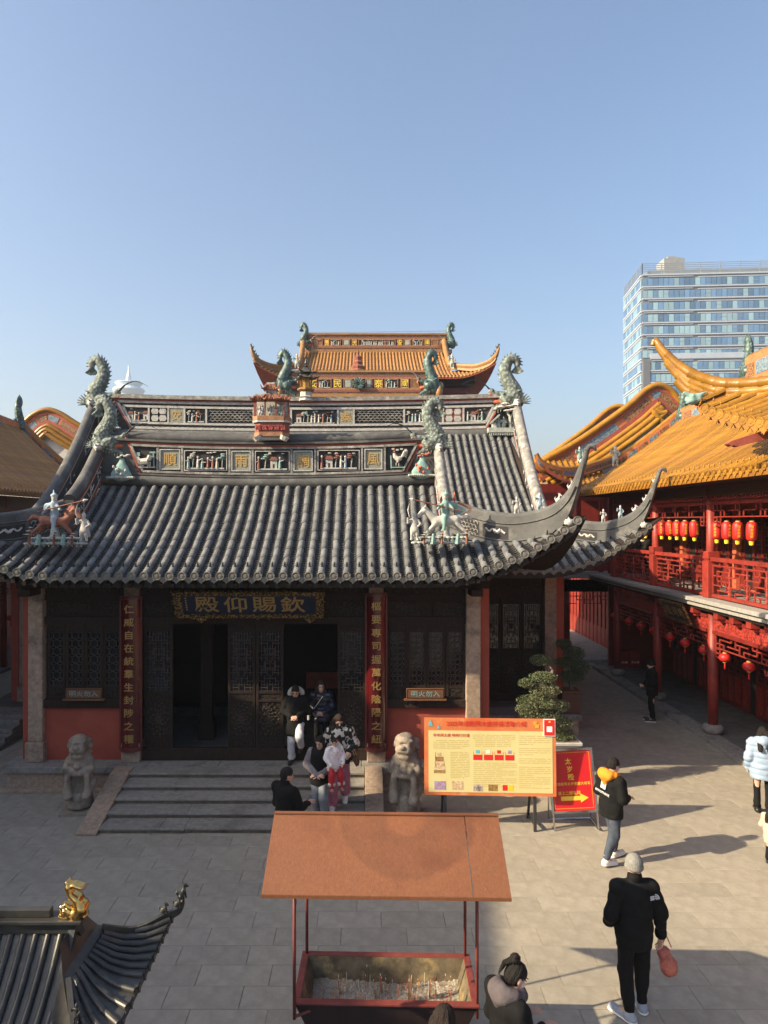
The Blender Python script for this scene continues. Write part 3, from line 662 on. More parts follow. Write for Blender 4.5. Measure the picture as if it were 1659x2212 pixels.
# boards under the eave, following its curve; black paints in the shadow gap
eb = MB().m('ridge_black'); xs = [SP.dxc*.985*(2*i/60-1) for i in range(61)]
for i in range(60):
    a, c = SP.pt(xs[i], 0), SP.pt(xs[i+1], 0)
    eb.bar(a+Vector((0, .22, -.13)), c+Vector((0, .22, -.13)), .05, .2)
eb.build('eave_board', roof)
rf = MB().m('wood_dark')
for i in range(-30, 31):
    dx = i*.2; a = SP.pt(dx, 0)+Vector((0, .05, -.19)); rf.bar(a, Vector((a.x, 14.3, a.z+.55 if abs(dx) < 4 else a.z+.2)), .07, .08)
rf.build('rafters', roof)
# ridge band
def sag(v):
    t = (v[0]-XC)/3.9; return (v[0], v[1], v[2]+.12*t*t)
def splitx(b, x0, x1, y0, y1, z0, z1, n=14):
    for i in range(n): b.box(x0+(x1-x0)*i/n, x0+(x1-x0)*(i+1)/n, y0, y1, z0, z1)
YB = 16.18
rb = MB().m('ridge_plaster'); splitx(rb, -6.15, 1.6, YB+.03, 16.55, 6.05, 7.22)
for i in range(24):
    xa, xb = -6.15+7.75*i/24, -6.15+7.75*(i+1)/24
    rb.tube([(xa, 16.22, 6.3), (xb, 16.22, 6.3)], .15, 10); rb.tube([(xa, 16.34, 7.33), (xb, 16.34, 7.33)], .13, 10)
    rb.box(xa, xb, 16.12, 16.56, 7.2, 7.25); rb.box(xa, xb, 16.1, 16.3, 6.42, 6.46)
shade_auto(rb.warp(sag).build('ridge', hall), 40)
def PX(p): return ax(p, YB)
zt, zb_ = 7.12, 6.50
t_ = MB().m('trim_red'); trap_frame(t_, PX(276), PX(910), PX(304), PX(876), zt+.045, zb_-.045, .045, YB-.01, YB+.06); t_.warp(sag).build('ridge_red_border', hall)
t_ = MB().m('ridge_weathered'); trap_frame(t_, PX(283), PX(900), PX(309), PX(870), zt-.01, zb_+.01, .05, YB-.04, YB+.06)
for p in (341, 394, 496, 546, 630, 681, 782, 831): t_.bar((PX(p), YB-.005, zb_+.02), (PX(p), YB-.005, zt-.02), .05, .05, (0, 1, 0))
t_.warp(sag).build('ridge_frame', hall)
za, zc = zb_+.07, zt-.07
t_ = MB().m('relief_dark'); t_.box(PX(290), PX(893), YB+.015, YB+.04, zb_, zt); t_.warp(sag).build('ridge_recess', hall)
fr = MB().m('trim_white')
def sg(x): return .12*((x-XC)/3.9)**2
for (p, q, ch) in ((345, 390, '順'), (500, 542, '雨'), (634, 676, '調'), (787, 826, '風')):
    dz = sg((PX(p)+PX(q))/2); frame_rect(fr, PX(p), PX(q), za+dz, zc+dz, .025, YB-.03, YB+.03)
    bo = MB().m('char_board').box(PX(p)+.02, PX(q)-.02, YB-.005, YB+.03, za+dz+.02, zc+dz-.02).build('character_board', hall)
    letter(ch, face_m(((PX(p)+PX(q))/2, YB-.012, (za+zc)/2+dz)), .31, 'gold_paint', bo, .018, .01)
for (p, q) in ((398, 491), (551, 626), (686, 777)):
    dz = sg((PX(p)+PX(q))/2); frame_rect(fr, PX(p), PX(q), za+dz, zc+dz, .02, YB-.03, YB+.03); relief(hall, PX(p)+.03, PX(q)-.03, za+dz+.02, zc+dz-.02, YB, p)
fr.build('panel_frames', hall)
# end panels: a lion-dog on the left, a rooster on the right
e_ = MB().m('statue_white')
dz = sg(PX(318)); e_.tube([(PX(306), YB-.04, za+dz+.16), (PX(322), YB-.05, za+dz+.17)], [.075, .085], 8); e_.tube([(PX(322), YB-.05, za+dz+.2), (PX(327), YB-.06, za+dz+.3)], [.06, .065], 8)
for p in (307, 311, 322, 326): e_.bar((PX(p), YB-.05, za+dz+.16), (PX(p-1), YB-.05, za+dz+.05), .03)
e_.tube([(PX(304), YB-.03, za+dz+.2), (PX(299), YB-.03, za+dz+.28)], [.03, .02], 6); e_.box(PX(300), PX(336), YB-.05, YB, za+dz+.02, za+dz+.05)
e_.m('statue_aqua').tube([(PX(333), YB-.02, za+dz+.05), (PX(332), YB-.02, za+dz+.36)], .02, 5).box(PX(324), PX(336), YB-.03, YB, za+dz+.36, za+dz+.40).box(PX(296), PX(303), YB-.03, YB, za+dz+.3, za+dz+.38)
e_.build('lion_relief', hall)
e_ = MB().m('statue_white'); dz = sg(PX(860))
e_.tube([(PX(866), YB-.04, za+dz+.24), (PX(860), YB-.05, za+dz+.2), (PX(853), YB-.05, za+dz+.27), (PX(851), YB-.05, za+dz+.35)], [.05, .075, .05, .03], 8)
for a in range(4): e_.tube([(PX(866), YB-.04, za+dz+.24), (PX(873), YB-.04, za+dz+.30+.03*a), (PX(878+a), YB-.04, za+dz+.25+.05*a)], [.025, .025, .008], 5)
e_.bar((PX(861), YB-.04, za+dz+.15), (PX(861), YB-.04, za+dz+.04), .018); e_.bar((PX(856), YB-.04, za+dz+.15), (PX(855), YB-.04, za+dz+.06), .018)
for q in range(4): e_.box(PX(846+9*q), PX(852+9*q), YB-.03, YB, zc+dz-.05-.02*(q % 2), zc+dz-.01-.02*(q % 2))
e_.m('statue_red').box(PX(850)-.01, PX(852)+.01, YB-.07, YB-.04, za+dz+.37, za+dz+.41); e_.m('statue_aqua').box(PX(845), PX(875), YB-.05, YB, za+dz+.01, za+dz+.035).bar((PX(845), YB-.03, za+dz), (PX(844), YB-.03, za+dz+.3), .03)
e_.build('rooster_relief', hall)
# rock-and-cloud ornaments beside the band
def rock_sdf():
    s = SDF(.014); s.k = .03; rg = random.Random(3)
    s.cap((0, 0, .1), (.02, 0, .42), .2, .07, flat=(1, .5, 1)); s.cap((-.12, 0, .08), (-.06, 0, .25), .14, .08, flat=(1, .5, 1)); s.cap((.14, 0, .06), (.10, 0, .22), .12, .07, flat=(1, .5, 1))
    for i in range(13):
        x = -.32+i*.053; s.ell((x, -.04, .0), (.04, .09, .035), k=.01, id=1); s.cap((x, -.1, .0), (x, -.1, -.05), .018, .01, k=.005, id=1)
    for i in range(6): s.ell((rg.uniform(-.15, .15), -.12, rg.uniform(.06, .3)), (.03, .04, .045), k=.01, id=2)
    s.k = .01
    for p in ((-.1, .5), (-.02, .55), (.06, .53), (.13, .56)): s.ell((p[0]+.05, -.03, p[1]), (.06, .035, .025), id=2)
    return s
RK1 = rock_sdf().mesh('rock', ['statue_aqua', 'statue_grey', 'statue_white']); RK2 = rock_sdf().mesh('rock', ['statue_aqua', 'statue_grey', 'statue_red'])
put('rock_ornament', RK1, hall, Matrix.Translation(at(262, 1032, 16.05)) @ Matrix.Scale(.93, 4)); put('rock_ornament', RK2, hall, Matrix.Translation(at(911, 1027, 16.05)) @ Matrix.Scale(.9, 4))
# sloping ridges down the gable edges
def descent(S, sg_, top, bot, n=14):
    return lerp_pts(top, n)
def gable_ridge(S, parent, sg_, X, tops, wall_h, cap_r, bands=True, face='ridge_black', capm='ridge_weathered'):
    top = lerp_pts(tops, 18); bot = [p-Vector((0, 0, wall_h)) for p in top]
    w = MB().m(face); ribbon(w, top, bot, cap_r*1.5); o = w.build('sloping_ridge', parent)
    c = MB().m(capm); c.tube([p+Vector((0, 0, .0)) for p in top], cap_r, 12); shade_auto(c.build('ridge_cap', o), 60)
    if bands:
        t = MB()
        for k, (dz, m, hh) in enumerate(((.14, 'trim_red', .035), (.19, 'trim_white', .018), (wall_h-.14, 'trim_white', .018), (wall_h-.08, 'trim_red', .04))):
            t.m(m)
            for s_ in (-1, 1):
                for i in range(17): t.bar(top[i]+Vector((s_*cap_r*.76, 0, -dz)), top[i+1]+Vector((s_*cap_r*.76, 0, -dz)), .02, hh)
        t.m('statue_white'); rg = random.Random(int(X*10))
        for i in range(2, 16):
            if i % 5 in (0, 1): continue
            p = top[i]-Vector((0, 0, wall_h*.52))
            for q in range(3):
                for s_ in (-1, 1): t.tube([p+Vector((s_*cap_r*.78, rg.uniform(-.08, .08), rg.uniform(-.06, .06))), p+Vector((s_*cap_r*.78, rg.uniform(-.1, .1), rg.uniform(-.08, .08)))], .012, 4)
        t.m('trim_white')
        for i in (4, 8, 12):
            for s_ in (-1, 1): t.bar(top[i]+Vector((s_*cap_r*.77, 0, -.19)), top[i]+Vector((s_*cap_r*.77, .05, -wall_h+.14)), .018, .018)
        t.build('ridge_bands', o)
    return o
tops = [(1.70, 16.25, 7.12), (1.69, 15.7, 6.62), (1.68, 15.1, 6.17), (1.67, 14.55, 5.86)]
gable_ridge(SP, hall, 1, 1.7, tops, .62, .12)
gable_ridge(SP, hall, -1, -6.2, [(2*XC-x, y, z) for x, y, z in tops], .66, .13, capm='ridge_plaster')  # left cap in darker plaster than the right: its shade put into the colour
# hip ridges with upturned horns
HIP = [(1.72, 14.7, 5.84), (2.14, 14.4, 5.66), (2.6, 14.1, 5.53), (3.06, 13.8, 5.5), (3.56, 13.35, 5.63), (3.85, 13.08, 5.92), (4.03, 12.93, 6.42), (4.10, 12.88, 6.72)]
def hip_ridge(parent, S, hip, mirror=False, capm='ridge_plaster', h0=.62, lattice=True, beasts=True, flip_x=None, thick=.2, matw='ridge_plaster', beast='statue_white'):
    fx = (lambda v: Vector((2*flip_x-v[0], v[1], v[2]))) if flip_x is not None else (lambda v: Vector(v))
    top = [fx(v) for v in lerp_pts(hip, 30)]; n = 30
    hh = [h0*(1-.05*min(1, i/15)) if i < 17 else max(.08, h0*(1-(i-17)/11)) for i in range(n)]
    bot = [top[i]-Vector((0, 0, hh[i])) for i in range(n)]
    th = [thick if i < 20 else thick*(1-.55*(i-20)/9) for i in range(n)]
    o = MB().m(matw)
    ribbon(o, top, bot, th); w = o.build('hip_ridge', parent)
    c = MB().m(capm); c.tube(top, [.085 if i < 20 else .085*(1-.45*(i-20)/9) for i in range(n)], 10)
    tip = top[-1]; d = (top[-1]-top[-2]).normalized(); c.tube([tip, tip+d*.07+Vector((.03 if flip_x is None else -.03, 0, .01)), tip+d*.08+Vector((.11 if flip_x is None else -.11, -.02, -.01)), tip+d*.04+Vector((.15 if flip_x is None else -.15, -.03, -.05))], [.05, .05, .045, .02], 8)
    for k, dz in enumerate((.14, h0-.1)):
        lim = 24 if k == 0 else 19
        c.tube([top[i]-Vector((0, 0, min(dz, hh[i]*.8))) for i in range(lim)], th[0]*.62, 8, flat=.35)
    shade_auto(c.build('hip_cap', w), 60)
    dk = MB()
    def on(i, f, dz):                                          # point on the outer face
        p = top[i]+(top[i+1]-top[i])*f; t = (top[i+1]-top[i]); nr = Vector((t.y, -t.x, 0)).normalized()
        if nr.y > 0: nr = -nr
        return p+nr*(th[i]/2+.004)+Vector((0, 0, -dz)), nr
    if lattice:
        dk.m('relief_dark')
        for a, b_ in ((2, 6.2), (6.8, 11)):
            i = a; q = [on(int(x), x-int(x), z_)[0] for x, z_ in ((a, .2), (b_, .2), (b_, h0-.16), (a, h0-.16))]; k = 6
            g = [[on(int(a+(b_-a)*j/k), (a+(b_-a)*j/k) % 1, z_)[0] for j in range(k+1)] for z_ in (.2, h0-.16)]; dk.grid(g)
        dk.m('ridge_weathered')
        for row in range(4):
            for j in range(7):
                x = 2.25+j*.58+(.29 if row % 2 else 0)
                if x > 6: continue
                cz = .24+row*.085
                for s2 in range(5):
                    def q(an):
                        xx = x+.3*math.cos(an); return on(int(xx), xx % 1, cz-.06*math.sin(an))[0]
                    dk.bar(q(R(s2*36)), q(R(s2*36+36)), .02, .018)
        dk.m('statue_white')
        for s2 in range(9):
            xx = 7.3+s2*.35; xn = xx+.35; wob = lambda v: .3+.035*math.sin(v*5)
            dk.tube([on(int(xx), xx % 1, wob(xx))[0], on(int(xn), xn % 1, wob(xn))[0]], .022+.014*(3 < s2 < 7), 5)
        dk.build('hip_panel', w)
    if beasts:
        for k, (i, sz) in enumerate(((13, .3), (18, .19), (21, .18), (25, .17))):
            if k == 0: put('ridge_figure', FIG[beast if beast in FIG else 'statue_white'], w, Matrix.Translation(top[i-1]+Vector((0, 0, .06))) @ Matrix.Scale(.34, 4)); put('ridge_figure', FIG['statue_blue'], w, Matrix.Translation(top[i+2]+Vector((0, 0, .04))) @ Matrix.Scale(.36, 4)); continue
            t = (top[min(i+1, n-1)]-top[i]); put('ridge_beast', BEAST[beast], w, Matrix.Translation(top[i]+Vector((0, 0, .05))) @ Matrix.Rotation(math.atan2(t.y, t.x), 4, 'Z') @ Matrix.Scale(sz, 4))
        p = top[20]-Vector((0, .12, hh[20]+.02)); put('beast_head', LHEAD, w, Matrix.Translation(p) @ Matrix.Rotation(PI if flip_x is None else 0, 4, 'Z') @ Matrix.Scale(.21, 4))
    return w
hip_ridge(hall, SP, HIP); hip_ridge(hall, SP, HIP, flip_x=XC)
for p, i_ in (((1.63, 16.22, 7.02), -1), ((-6.13, 16.22, 7.02), 1)):
    dragon(hall, p, 1.28, i_, label='green scaly fish-dragon biting the lower ridge end, ' + ('right' if i_ < 0 else 'left'))
    put('beast_head', LHEAD, hall, Matrix.Translation(Vector((p[0]+.07*(-i_), 16.08, 7.12))) @ Matrix.Rotation(R(90), 4, 'Z') @ Matrix.Scale(.26, 4))

# horsemen groups at the feet of the sloping ridges
def horse_group(parent, origin, horse, rider, attendant, mir, label, ax_side):
    s = SDF(.016); s.k = .02; H = {'white': 0, 'brown': 1}[horse]
    s.xf(Matrix.Translation(Vector(origin)) @ Matrix.Diagonal((mir, 1, 1, 1)))
    rg = random.Random(5)
    for lv, (w, zz) in enumerate(((.62, 0), (.5, .10))):       # layered rock ledge
        for i in range(int(w*22)):
            x = -w+i*.091; s.ell((x, -.1+.1*lv, zz), (.07, .16, .03), id=2, k=.015); s.cap((x, -.22+.1*lv, zz), (x, -.22+.1*lv, zz-.07), .022, .01, id=2, k=.005)
    zb = .42
    s.id = H; s.cap((-.18, 0, zb), (.2, 0, zb+.03), .105, .10); s.cap((-.22, 0, zb+.04), (-.4, -.02, zb+.22), .085, .06); s.cap((-.4, -.02, zb+.24), (-.54, -.05, zb+.1), .06, .04)
    s.cap((-.39, -.03, zb+.28), (-.40, -.03, zb+.34), .02, .008)
    for x, dx, y in ((-.2, -.22, -.06), (-.17, -.16, .06), (.22, .26, -.05), (.2, .18, .06)):
        s.cap((x, y, zb-.04), (x+dx*.5, y, zb-.16), .05, .035); s.cap((x+dx*.5, y, zb-.16), (x+dx, y, zb-.27), .034, .024)
    s.chain([(.28, 0, zb+.08), (.42, 0, zb+.1), (.55, 0, zb+.02)], [.045, .05, .015])
    if H == 1:
        for i in range(6): s.cap((-.24-.03*i, 0, zb+.12+.03*i), (-.19-.03*i, -.02, zb+.2+.03*i), .04, .015, k=.005)
    s.id = 3; s.cap((0, 0, zb+.12), (.0, -.02, zb+.36), .085, .075); s.cap((-.02, -.1, zb+.08), (-.04, -.13, zb-.15), .05, .03); s.cap((-.04, -.13, zb-.15), (-.09, -.14, zb-.18), .028, .02)
    s.id = 4; s.ell((-.01, -.03, zb+.47), (.055, .055, .07)); s.id = 3; s.ell((0, -.02, zb+.53), (.07, .07, .04)); s.cap((.0, -.02, zb+.55), (.02, 0, zb+.65), .025, .008)
    s.cap((-.06, -.05, zb+.34), (-.16, -.12, zb+.25), .035, .03); s.cap((.07, -.04, zb+.34), (.14, -.1, zb+.24), .035, .03); s.chain([(.05, .05, zb+.36), (.18, .08, zb+.32), (.28, .08, zb+.16)], [.05, .06, .02])
    s.id = 2; s.cap((0, .02, .08), (0, 0, zb-.08), .11, .06)
    o = s.build('horseman_ornament', ['statue_white', 'statue_brown', 'statue_grey', rider, 'statue_white'], parent, label=label)
    sp = MB().m('statue_brown'); T = s.M; pts = [T @ Vector(v) for v in ((-.62, -.16, zb+.42), (-.1, -.13, zb+.3), (.3, -.1, zb+.2))]; sp.tube(pts, .013, 6)
    sp.m('statue_white').tube([pts[0]+(pts[0]-pts[1])*.22, pts[0]+(pts[0]-pts[1])*.08, pts[0]], [.002, .035, .012], 6); sp.build('spear', o)
    tr = MB()
    for x, hh, mm in ((-.45, .22, 'statue_brown'), (-.1, .26, 'statue_brown'), (.38, .34, 'statue_brown'), (-.28, .2, 'statue_aqua'), (.2, .2, 'statue_aqua')):
        base = T @ Vector((x, -.27, -.02)); tr = MB().m(mm); tr.tube([base, base+Vector((.02, 0, hh))], [.03, .015] if mm != 'statue_aqua' else [.055, .03], 6)
        if mm != 'statue_aqua':
            tr.m('statue_grey')
            for q in range(3): tr.lathe([(.001, -.012), (.09-.02*q, 0), (.001, .014)], 8, base+Vector((.03*(q-1), 0, hh*(.6+.2*q))))
        tr.build('small_tree', o)
    f = put('attendant_figure', FIG[attendant], o, Matrix.Translation(T @ Vector((ax_side, -.1, .05))) @ Matrix.Scale(.55, 4))
    if ax_side > 0 or attendant == 'statue_white':
        q = T @ Vector((ax_side, -.16, .42)); MB().m('statue_white').tube([q+Vector((-.1, 0, .08)), q+Vector((-.13, 0, .22)), q+Vector((-.1, 0, .36))], [.02, .035, .004], 6, flat=.4).build('sabre', o)
    return o
g = horse_group(hall, at(962, 1172, 13.75), 'white', 'statue_aqua', 'statue_white', 1, 'white horse and spear rider statue on the grey roof', -.62)
fl = MB().m('statue_brown'); b0 = at(982, 1128, 13.8); fl.tube([b0, b0+Vector((0, 0, .52))], .013, 6); fl.m('statue_red').lathe([(.03, 0), (.035, .04), (.012, .06), (.02, .09), (.002, .16)], 8, b0+Vector((0, 0, .45)))
fl.m('statue_aqua').prism([(0, .38), (0, .12), (.27, .24)], .02, Matrix.Translation(b0)); fl.m('statue_brown')
for i in range(7): fl.prism([(.02+.04*i, .38-.02*i), (.09+.04*i, .36-.018*i), (.15+.035*i, .42-.02*i)], .018, Matrix.Translation(b0+Vector((0, .004, 0)))); fl.prism([(.03+.04*i, .11+.02*i), (.09+.04*i, .12+.02*i), (.15+.03*i, .06+.025*i)], .018, Matrix.Translation(b0+Vector((0, .004, 0))))
fl.build('flag', g)
horse_group(hall, at(118, 1174, 13.75), 'brown', 'statue_blue', 'statue_white', -1, 'brown horse and armoured rider statue on the grey roof', -.62)
# little two-storey pavilion on the middle of the ridge
pv = thing('ridge_pavilion', 'red and gold miniature pavilion with figures on the middle of the lower ridge', 'pavilion ornament', (XC, 16.1, 7.2))
def pvx(p): return ax(p, 16.1)
def pvz(p): return az(p, 16.1)
b = MB().m('statue_white'); cx = pvx(587)
for x in (-1, 1): b.tube([(cx+x*.28, 15.95, pvz(952)), (cx+x*.33, 15.93, pvz(944))], [.09, .11], 8)
b.box(cx-.3, cx+.3, 15.98, 16.3, pvz(951), pvz(944))
def octo(b, w, d, z0, z1):
    c = .13; b.prism([(0, 0)], 0) if False else None
    poly = [(-w, -d+c), (-w+c, -d), (w-c, -d), (w, -d+c), (w, d), (-w, d)]; n = len(poly)
    V = [(cx+x, 16.15+y, z) for z in (z0, z1) for x, y in poly]
    b.add(V, [tuple(reversed(range(n))), tuple(range(n, 2*n))]+[(i, (i+1) % n, (i+1) % n+n, i+n) for i in range(n)])
b.m('ochre_plaster'); octo(b, .40, .24, pvz(944), pvz(936)); b.m('terracotta_plaster'); octo(b, .385, .225, pvz(936), pvz(914)); b.m('trim_white'); octo(b, .43, .26, pvz(914), pvz(910)); b.m('ochre_plaster'); octo(b, .43, .265, pvz(910), pvz(901))
b.build('base', pv)
b = MB().m('paint_carved')
for i in range(5): b.box(cx-.34+i*.14, cx-.34+i*.14+.11, 15.905, 15.93, pvz(931), pvz(921))
b.build('carved_panels', pv)
for x in (-.39, -.34, -.13, .12, .30, .39): MB().m('terracotta_plaster').bar((cx+x, 15.93+(.1 if abs(x) > .36 else 0), pvz(901)), (cx+x, 15.93+(.1 if abs(x) > .36 else 0), pvz(868)), .032).build('post', pv)
b = MB().m('statue_white').box(cx-.4, cx+.4, 16.22, 16.25, pvz(901), pvz(866)).build('back_wall', pv)
for i, x in enumerate((-.26, -.2, -.02, .05, .2, .26)): put('figure', FIG[('statue_white', 'statue_blue', 'statue_grey', 'statue_white', 'statue_aqua', 'statue_white')[i]], pv, Matrix.Translation((cx+x, 16.02, pvz(901))) @ Matrix.Scale(.26, 4))
def mini_roof(b, x, w, z, h, d=.26):
    b.m('statue_brown').prism([(x-w, z), (x+w, z), (x+w*.55, z+h), (x-w*.55, z+h)], d, Matrix.Translation((0, 15.86, 0)))
    b.m('ochre_plaster')
    for i in range(int(w*36)):
        t = -w*.78+i*w*1.56/max(1, int(w*36)-1); b.bar((x+t, 15.85, z+.01), (x+t*.62, 15.87, z+h-.01), .016, .016)
    b.m('statue_brown')
    for s_ in (-1, 1): b.tube([(x+s_*w*.5, 15.86, z+h*.9), (x+s_*w*.85, 15.83, z+h*.15), (x+s_*w*1.1, 15.8, z+h*.2), (x+s_*w*1.28, 15.79, z+h*.85)], [.03, .028, .022, .006], 6)
    b.m('statue_grey').box(x-w*.55, x+w*.55, 15.92, 16.06, z+h, z+h+.05)
b = MB(); mini_roof(b, cx-.28, .16, pvz(868), .1); mini_roof(b, cx+.28, .16, pvz(868), .1); mini_roof(b, cx, .24, pvz(866), .12); b.m('trim_white').box(cx-.13, cx+.13, 15.9, 16.2, pvz(857), pvz(846)); mini_roof(b, cx, .17, pvz(846), .13)
b.m('statue_white').box(cx-.1, cx+.1, 15.95, 16.05, pvz(836), pvz(830)); b.build('pavilion_roof', pv)
for i, ch in enumerate('亭仙八'): letter(ch, face_m((cx-.075+i*.075, 15.895, pvz(851.5))), .07, 'relief_dark', pv, .01, .01)
# ------------------------------------------------------------------ front hall: platform, walls, columns, doors
plat = MB().m('granite').box(-7.2, 2.75, 13.92, 20, 0, .36).build('platform', hall)
for i in range(7):
    x0 = -7.28+i*1.44; MB().m('granite_grey').box(x0, x0+1.432, 13.86, 14.7, .37, .5).build('edge_stone', plat, bevel=.012)
MB().m('granite').box(-7.35, 2.82, 13.8, 14.0, 0, .07).build('footing_stone', plat, bevel=.01)
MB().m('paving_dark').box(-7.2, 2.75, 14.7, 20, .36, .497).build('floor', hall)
YF = 14.32
# interior shell, its near-black colour standing in for the unlit room
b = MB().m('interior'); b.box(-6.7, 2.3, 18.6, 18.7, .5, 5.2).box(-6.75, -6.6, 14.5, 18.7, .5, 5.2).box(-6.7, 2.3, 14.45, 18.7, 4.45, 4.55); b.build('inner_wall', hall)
MB().m('wall_red').box(2.33, 2.55, 14.34, 19.2, .5, 4.35).build('side_wall', hall); MB().m('wall_red').box(-7.08, -6.87, 14.34, 19.2, .5, 4.35).build('side_wall', hall)
def column(X, w, parent, z0=.5, z1=4.25, name='stone_column'):
    o = MB().m('granite').box(X-w/2, X+w/2, YF-w/2, YF+w/2, z0+.4, z1).build(name, parent, bevel=.02)
    MB().m('granite').box(X-w/2-.04, X+w/2+.04, YF-w/2-.05, YF+w/2+.04, z0, z0+.4).build('column_base', o, bevel=.02)
    return o
for X in (-6.75, -4.79, .215, 2.2): column(X, .3, hall)
# brackets above the columns
for X in (-6.75, 2.2):
    MB().m('wood_dark').box(X-.3, X+.3, 14.0, 14.5, 4.05, 4.2).box(X-.12, X+.12, 13.7, 14.4, 3.92, 4.06).build('eave_bracket', hall, bevel=.015)
b = MB().m('wood_dark').box(-6.7, 2.3, YF-.06, YF+.08, 3.3, 3.45).box(-6.7, 2.3, YF-.05, YF+.08, 3.78, 3.9).box(-6.7, 2.3, YF-.02, YF+.06, 3.9, 4.46).build('lintel', hall)
for i in range(9):
    x0 = -6.55+i*.99; MB().m('wood_carved').box(x0+.04, x0+.9, YF-.035, YF+.03, 3.47, 3.76).build('carved_transom', hall)
b = MB().m('wood_carved').box(-6.5, 2.1, YF-.03, YF+.0, 3.93, 4.2).build('carved_frieze', hall)
MB().m('wood_dark').box(-6.6, 2.2, YF+.03, YF+.07, 3.44, 3.8).build('transom_backing', hall)
MB().m('wood_dark').box(-4.62, .03, YF-.08, YF+.06, .5, .745).build('threshold', hall, bevel=.015)
# red plinth walls, sills, hexagon lattice windows
def hex_lattice(b, x0, x1, z0, z1, y, mt='wood_lit'):
    b.m(mt); w = x1-x0; n = max(2, round(w/.115)); a = w/n; r = a/math.sqrt(3); row = 0; z = z0
    while z < z1-.02:
        for i in range(n):
            cx_ = x0+(i+.5)*a
            if z+r*.5 > z1: continue
            b.bar((cx_, y, z), (cx_, y, min(z1, z+r*1.0)), .012, .014); 
            b.bar((cx_, y, z), (cx_-a/2, y, z-r*.5 if z-r*.5 > z0 else z0), .014, .012); b.bar((cx_, y, z), (cx_+a/2, y, z-r*.5 if z-r*.5 > z0 else z0), .014, .012)
            if z+r < z1-.01: b.bar((cx_, y, z+r), (cx_-a/2, y, min(z1, z+r*1.5)), .014, .012); b.bar((cx_, y, z+r), (cx_+a/2, y, min(z1, z+r*1.5)), .014, .012)
        z += r*2.0
def window_bay(x0, x1, n):
    MB().m('wall_red').box(x0-.1, x1+.1, YF-.02, YF+.12, .5, 1.58).build('red_wall', hall)
    MB().m('wood_dark').box(x0-.1, x1+.1, YF-.1, YF+.1, 1.58, 1.75).build('window_sill', hall, bevel=.012)
    w = (x1-x0)/n
    for i in range(n):
        a, c = x0+i*w, x0+(i+1)*w
        f = MB().m('wood_dark'); frame_rect(f, a+.008, c-.008, 1.75, 3.3, .05, YF-.03, YF+.03); f.box(a+.05, c-.05, YF-.025, YF+.025, 1.97, 2.03).box(a+.05, c-.05, YF-.025, YF+.025, 3.13, 3.19)
        o = f.build('window_sash', hall)
        g = MB().m('glass_dark').box(a+.05, c-.05, YF+.02, YF+.026, 2.03, 3.13).build('pane', o)
        h_ = MB(); hex_lattice(h_, a+.05, c-.05, 2.03, 3.13, YF-.005); h_.build('lattice', o)
        MB().m('wood_carved').box(a+.06, c-.06, YF-.015, YF+.02, 1.8, 1.97).box(a+.06, c-.06, YF-.015, YF+.02, 3.19, 3.26).build('carved_panel', o)
window_bay(-6.56, -5.02, 4); window_bay(.46, 2.04, 4)
def sq_lattice(b, x0, x1, z0, z1, y, t=.013):
    """door lattice of stepped squares"""
    w, h = x1-x0, z1-z0; b.m('wood_lit')
    def Hh(u0, u1, v): b.bar((x0+u0*w, y, z0+v*h), (x0+u1*w, y, z0+v*h), t, t)
    def Vv(u, v0, v1): b.bar((x0+u*w, y, z0+v0*h), (x0+u*w, y, z0+v1*h), t, t)
    for base in (0, .25, .5, .75):
        for u in (.12, .38, .62, .88): Vv(u, base, base+.14 if base < .5 else base+.25)
        for u in (.25, .5, .75): Vv(u, base+.08, base+.25)
        Hh(0, .38, base+.05); Hh(.62, 1, base+.05); Hh(.12, .88, base+.1); Hh(0, .25, base+.16); Hh(.75, 1, base+.16); Hh(.25, .75, base+.205)
    for u in (.3, .7): Vv(u, .3, .7)
    Hh(.3, .7, .62); Hh(.3, .7, .38); Hh(.4, .6, .5)
    b.m('wood_carved').box(x0+.42*w, x0+.58*w, y-.012, y+.012, z0+.45*h, z0+.56*h)
def door_leaf(x0, x1, parent, z0=.745, z1=3.3, y=YF, name='door_leaf', pale=None):
    f = MB().m('wood_dark'); t = .055; frame_rect(f, x0+.005, x1-.005, z0, z1, t, y-.03, y+.03)
    for a, c in ((.93, .98), (1.69, 1.74), (1.86, 1.92), (3.14, 3.19)): f.box(x0+t, x1-t, y-.028, y+.028, a, c)
    o = f.build(name, parent, bevel=.004)
    l_ = MB(); sq_lattice(l_, x0+t, x1-t, 1.92, 3.14, y-.005); l_.build('lattice', o)
    MB().m('glass_dark').box(x0+t, x1-t, y+.015, y+.02, 1.92, 3.14).build('pane', o)
    MB().m('wood_carved').box(x0+t, x1-t, y-.008, y+.02, z0+.05, .93).box(x0+t, x1-t, y-.008, y+.02, 1.74, 1.86).box(x0+t, x1-t, y-.008, y+.02, 3.19, z1-.05).build('carved_panel', o)
    p = MB().m('wood_carved').box(x0+t, x1-t, y-.006, y+.02, .98, 1.69)
    rg = random.Random(int(x0*100)); p.m('wood_lit')
    cx_, cz_ = (x0+x1)/2, 1.33
    for k in range(46):                                         # raised carving: scrolls and leaves
        an = k*2.4; rr = .02+.0058*k; u = min(max(cx_+rr*math.cos(an)*.85, x0+.09), x1-.09); v = min(max(cz_+rr*math.sin(an)*1.35, 1.02), 1.65)
        p.tube([(u, y-.012, v), (u+.03*math.cos(an+1.4), y-.018, v+.03*math.sin(an+1.4)), (u+.045*math.cos(an+2.3), y-.012, v+.045*math.sin(an+2.3))], [.010, .015, .006], 5)
    p.build('carved_dragon_panel', o)
    return o
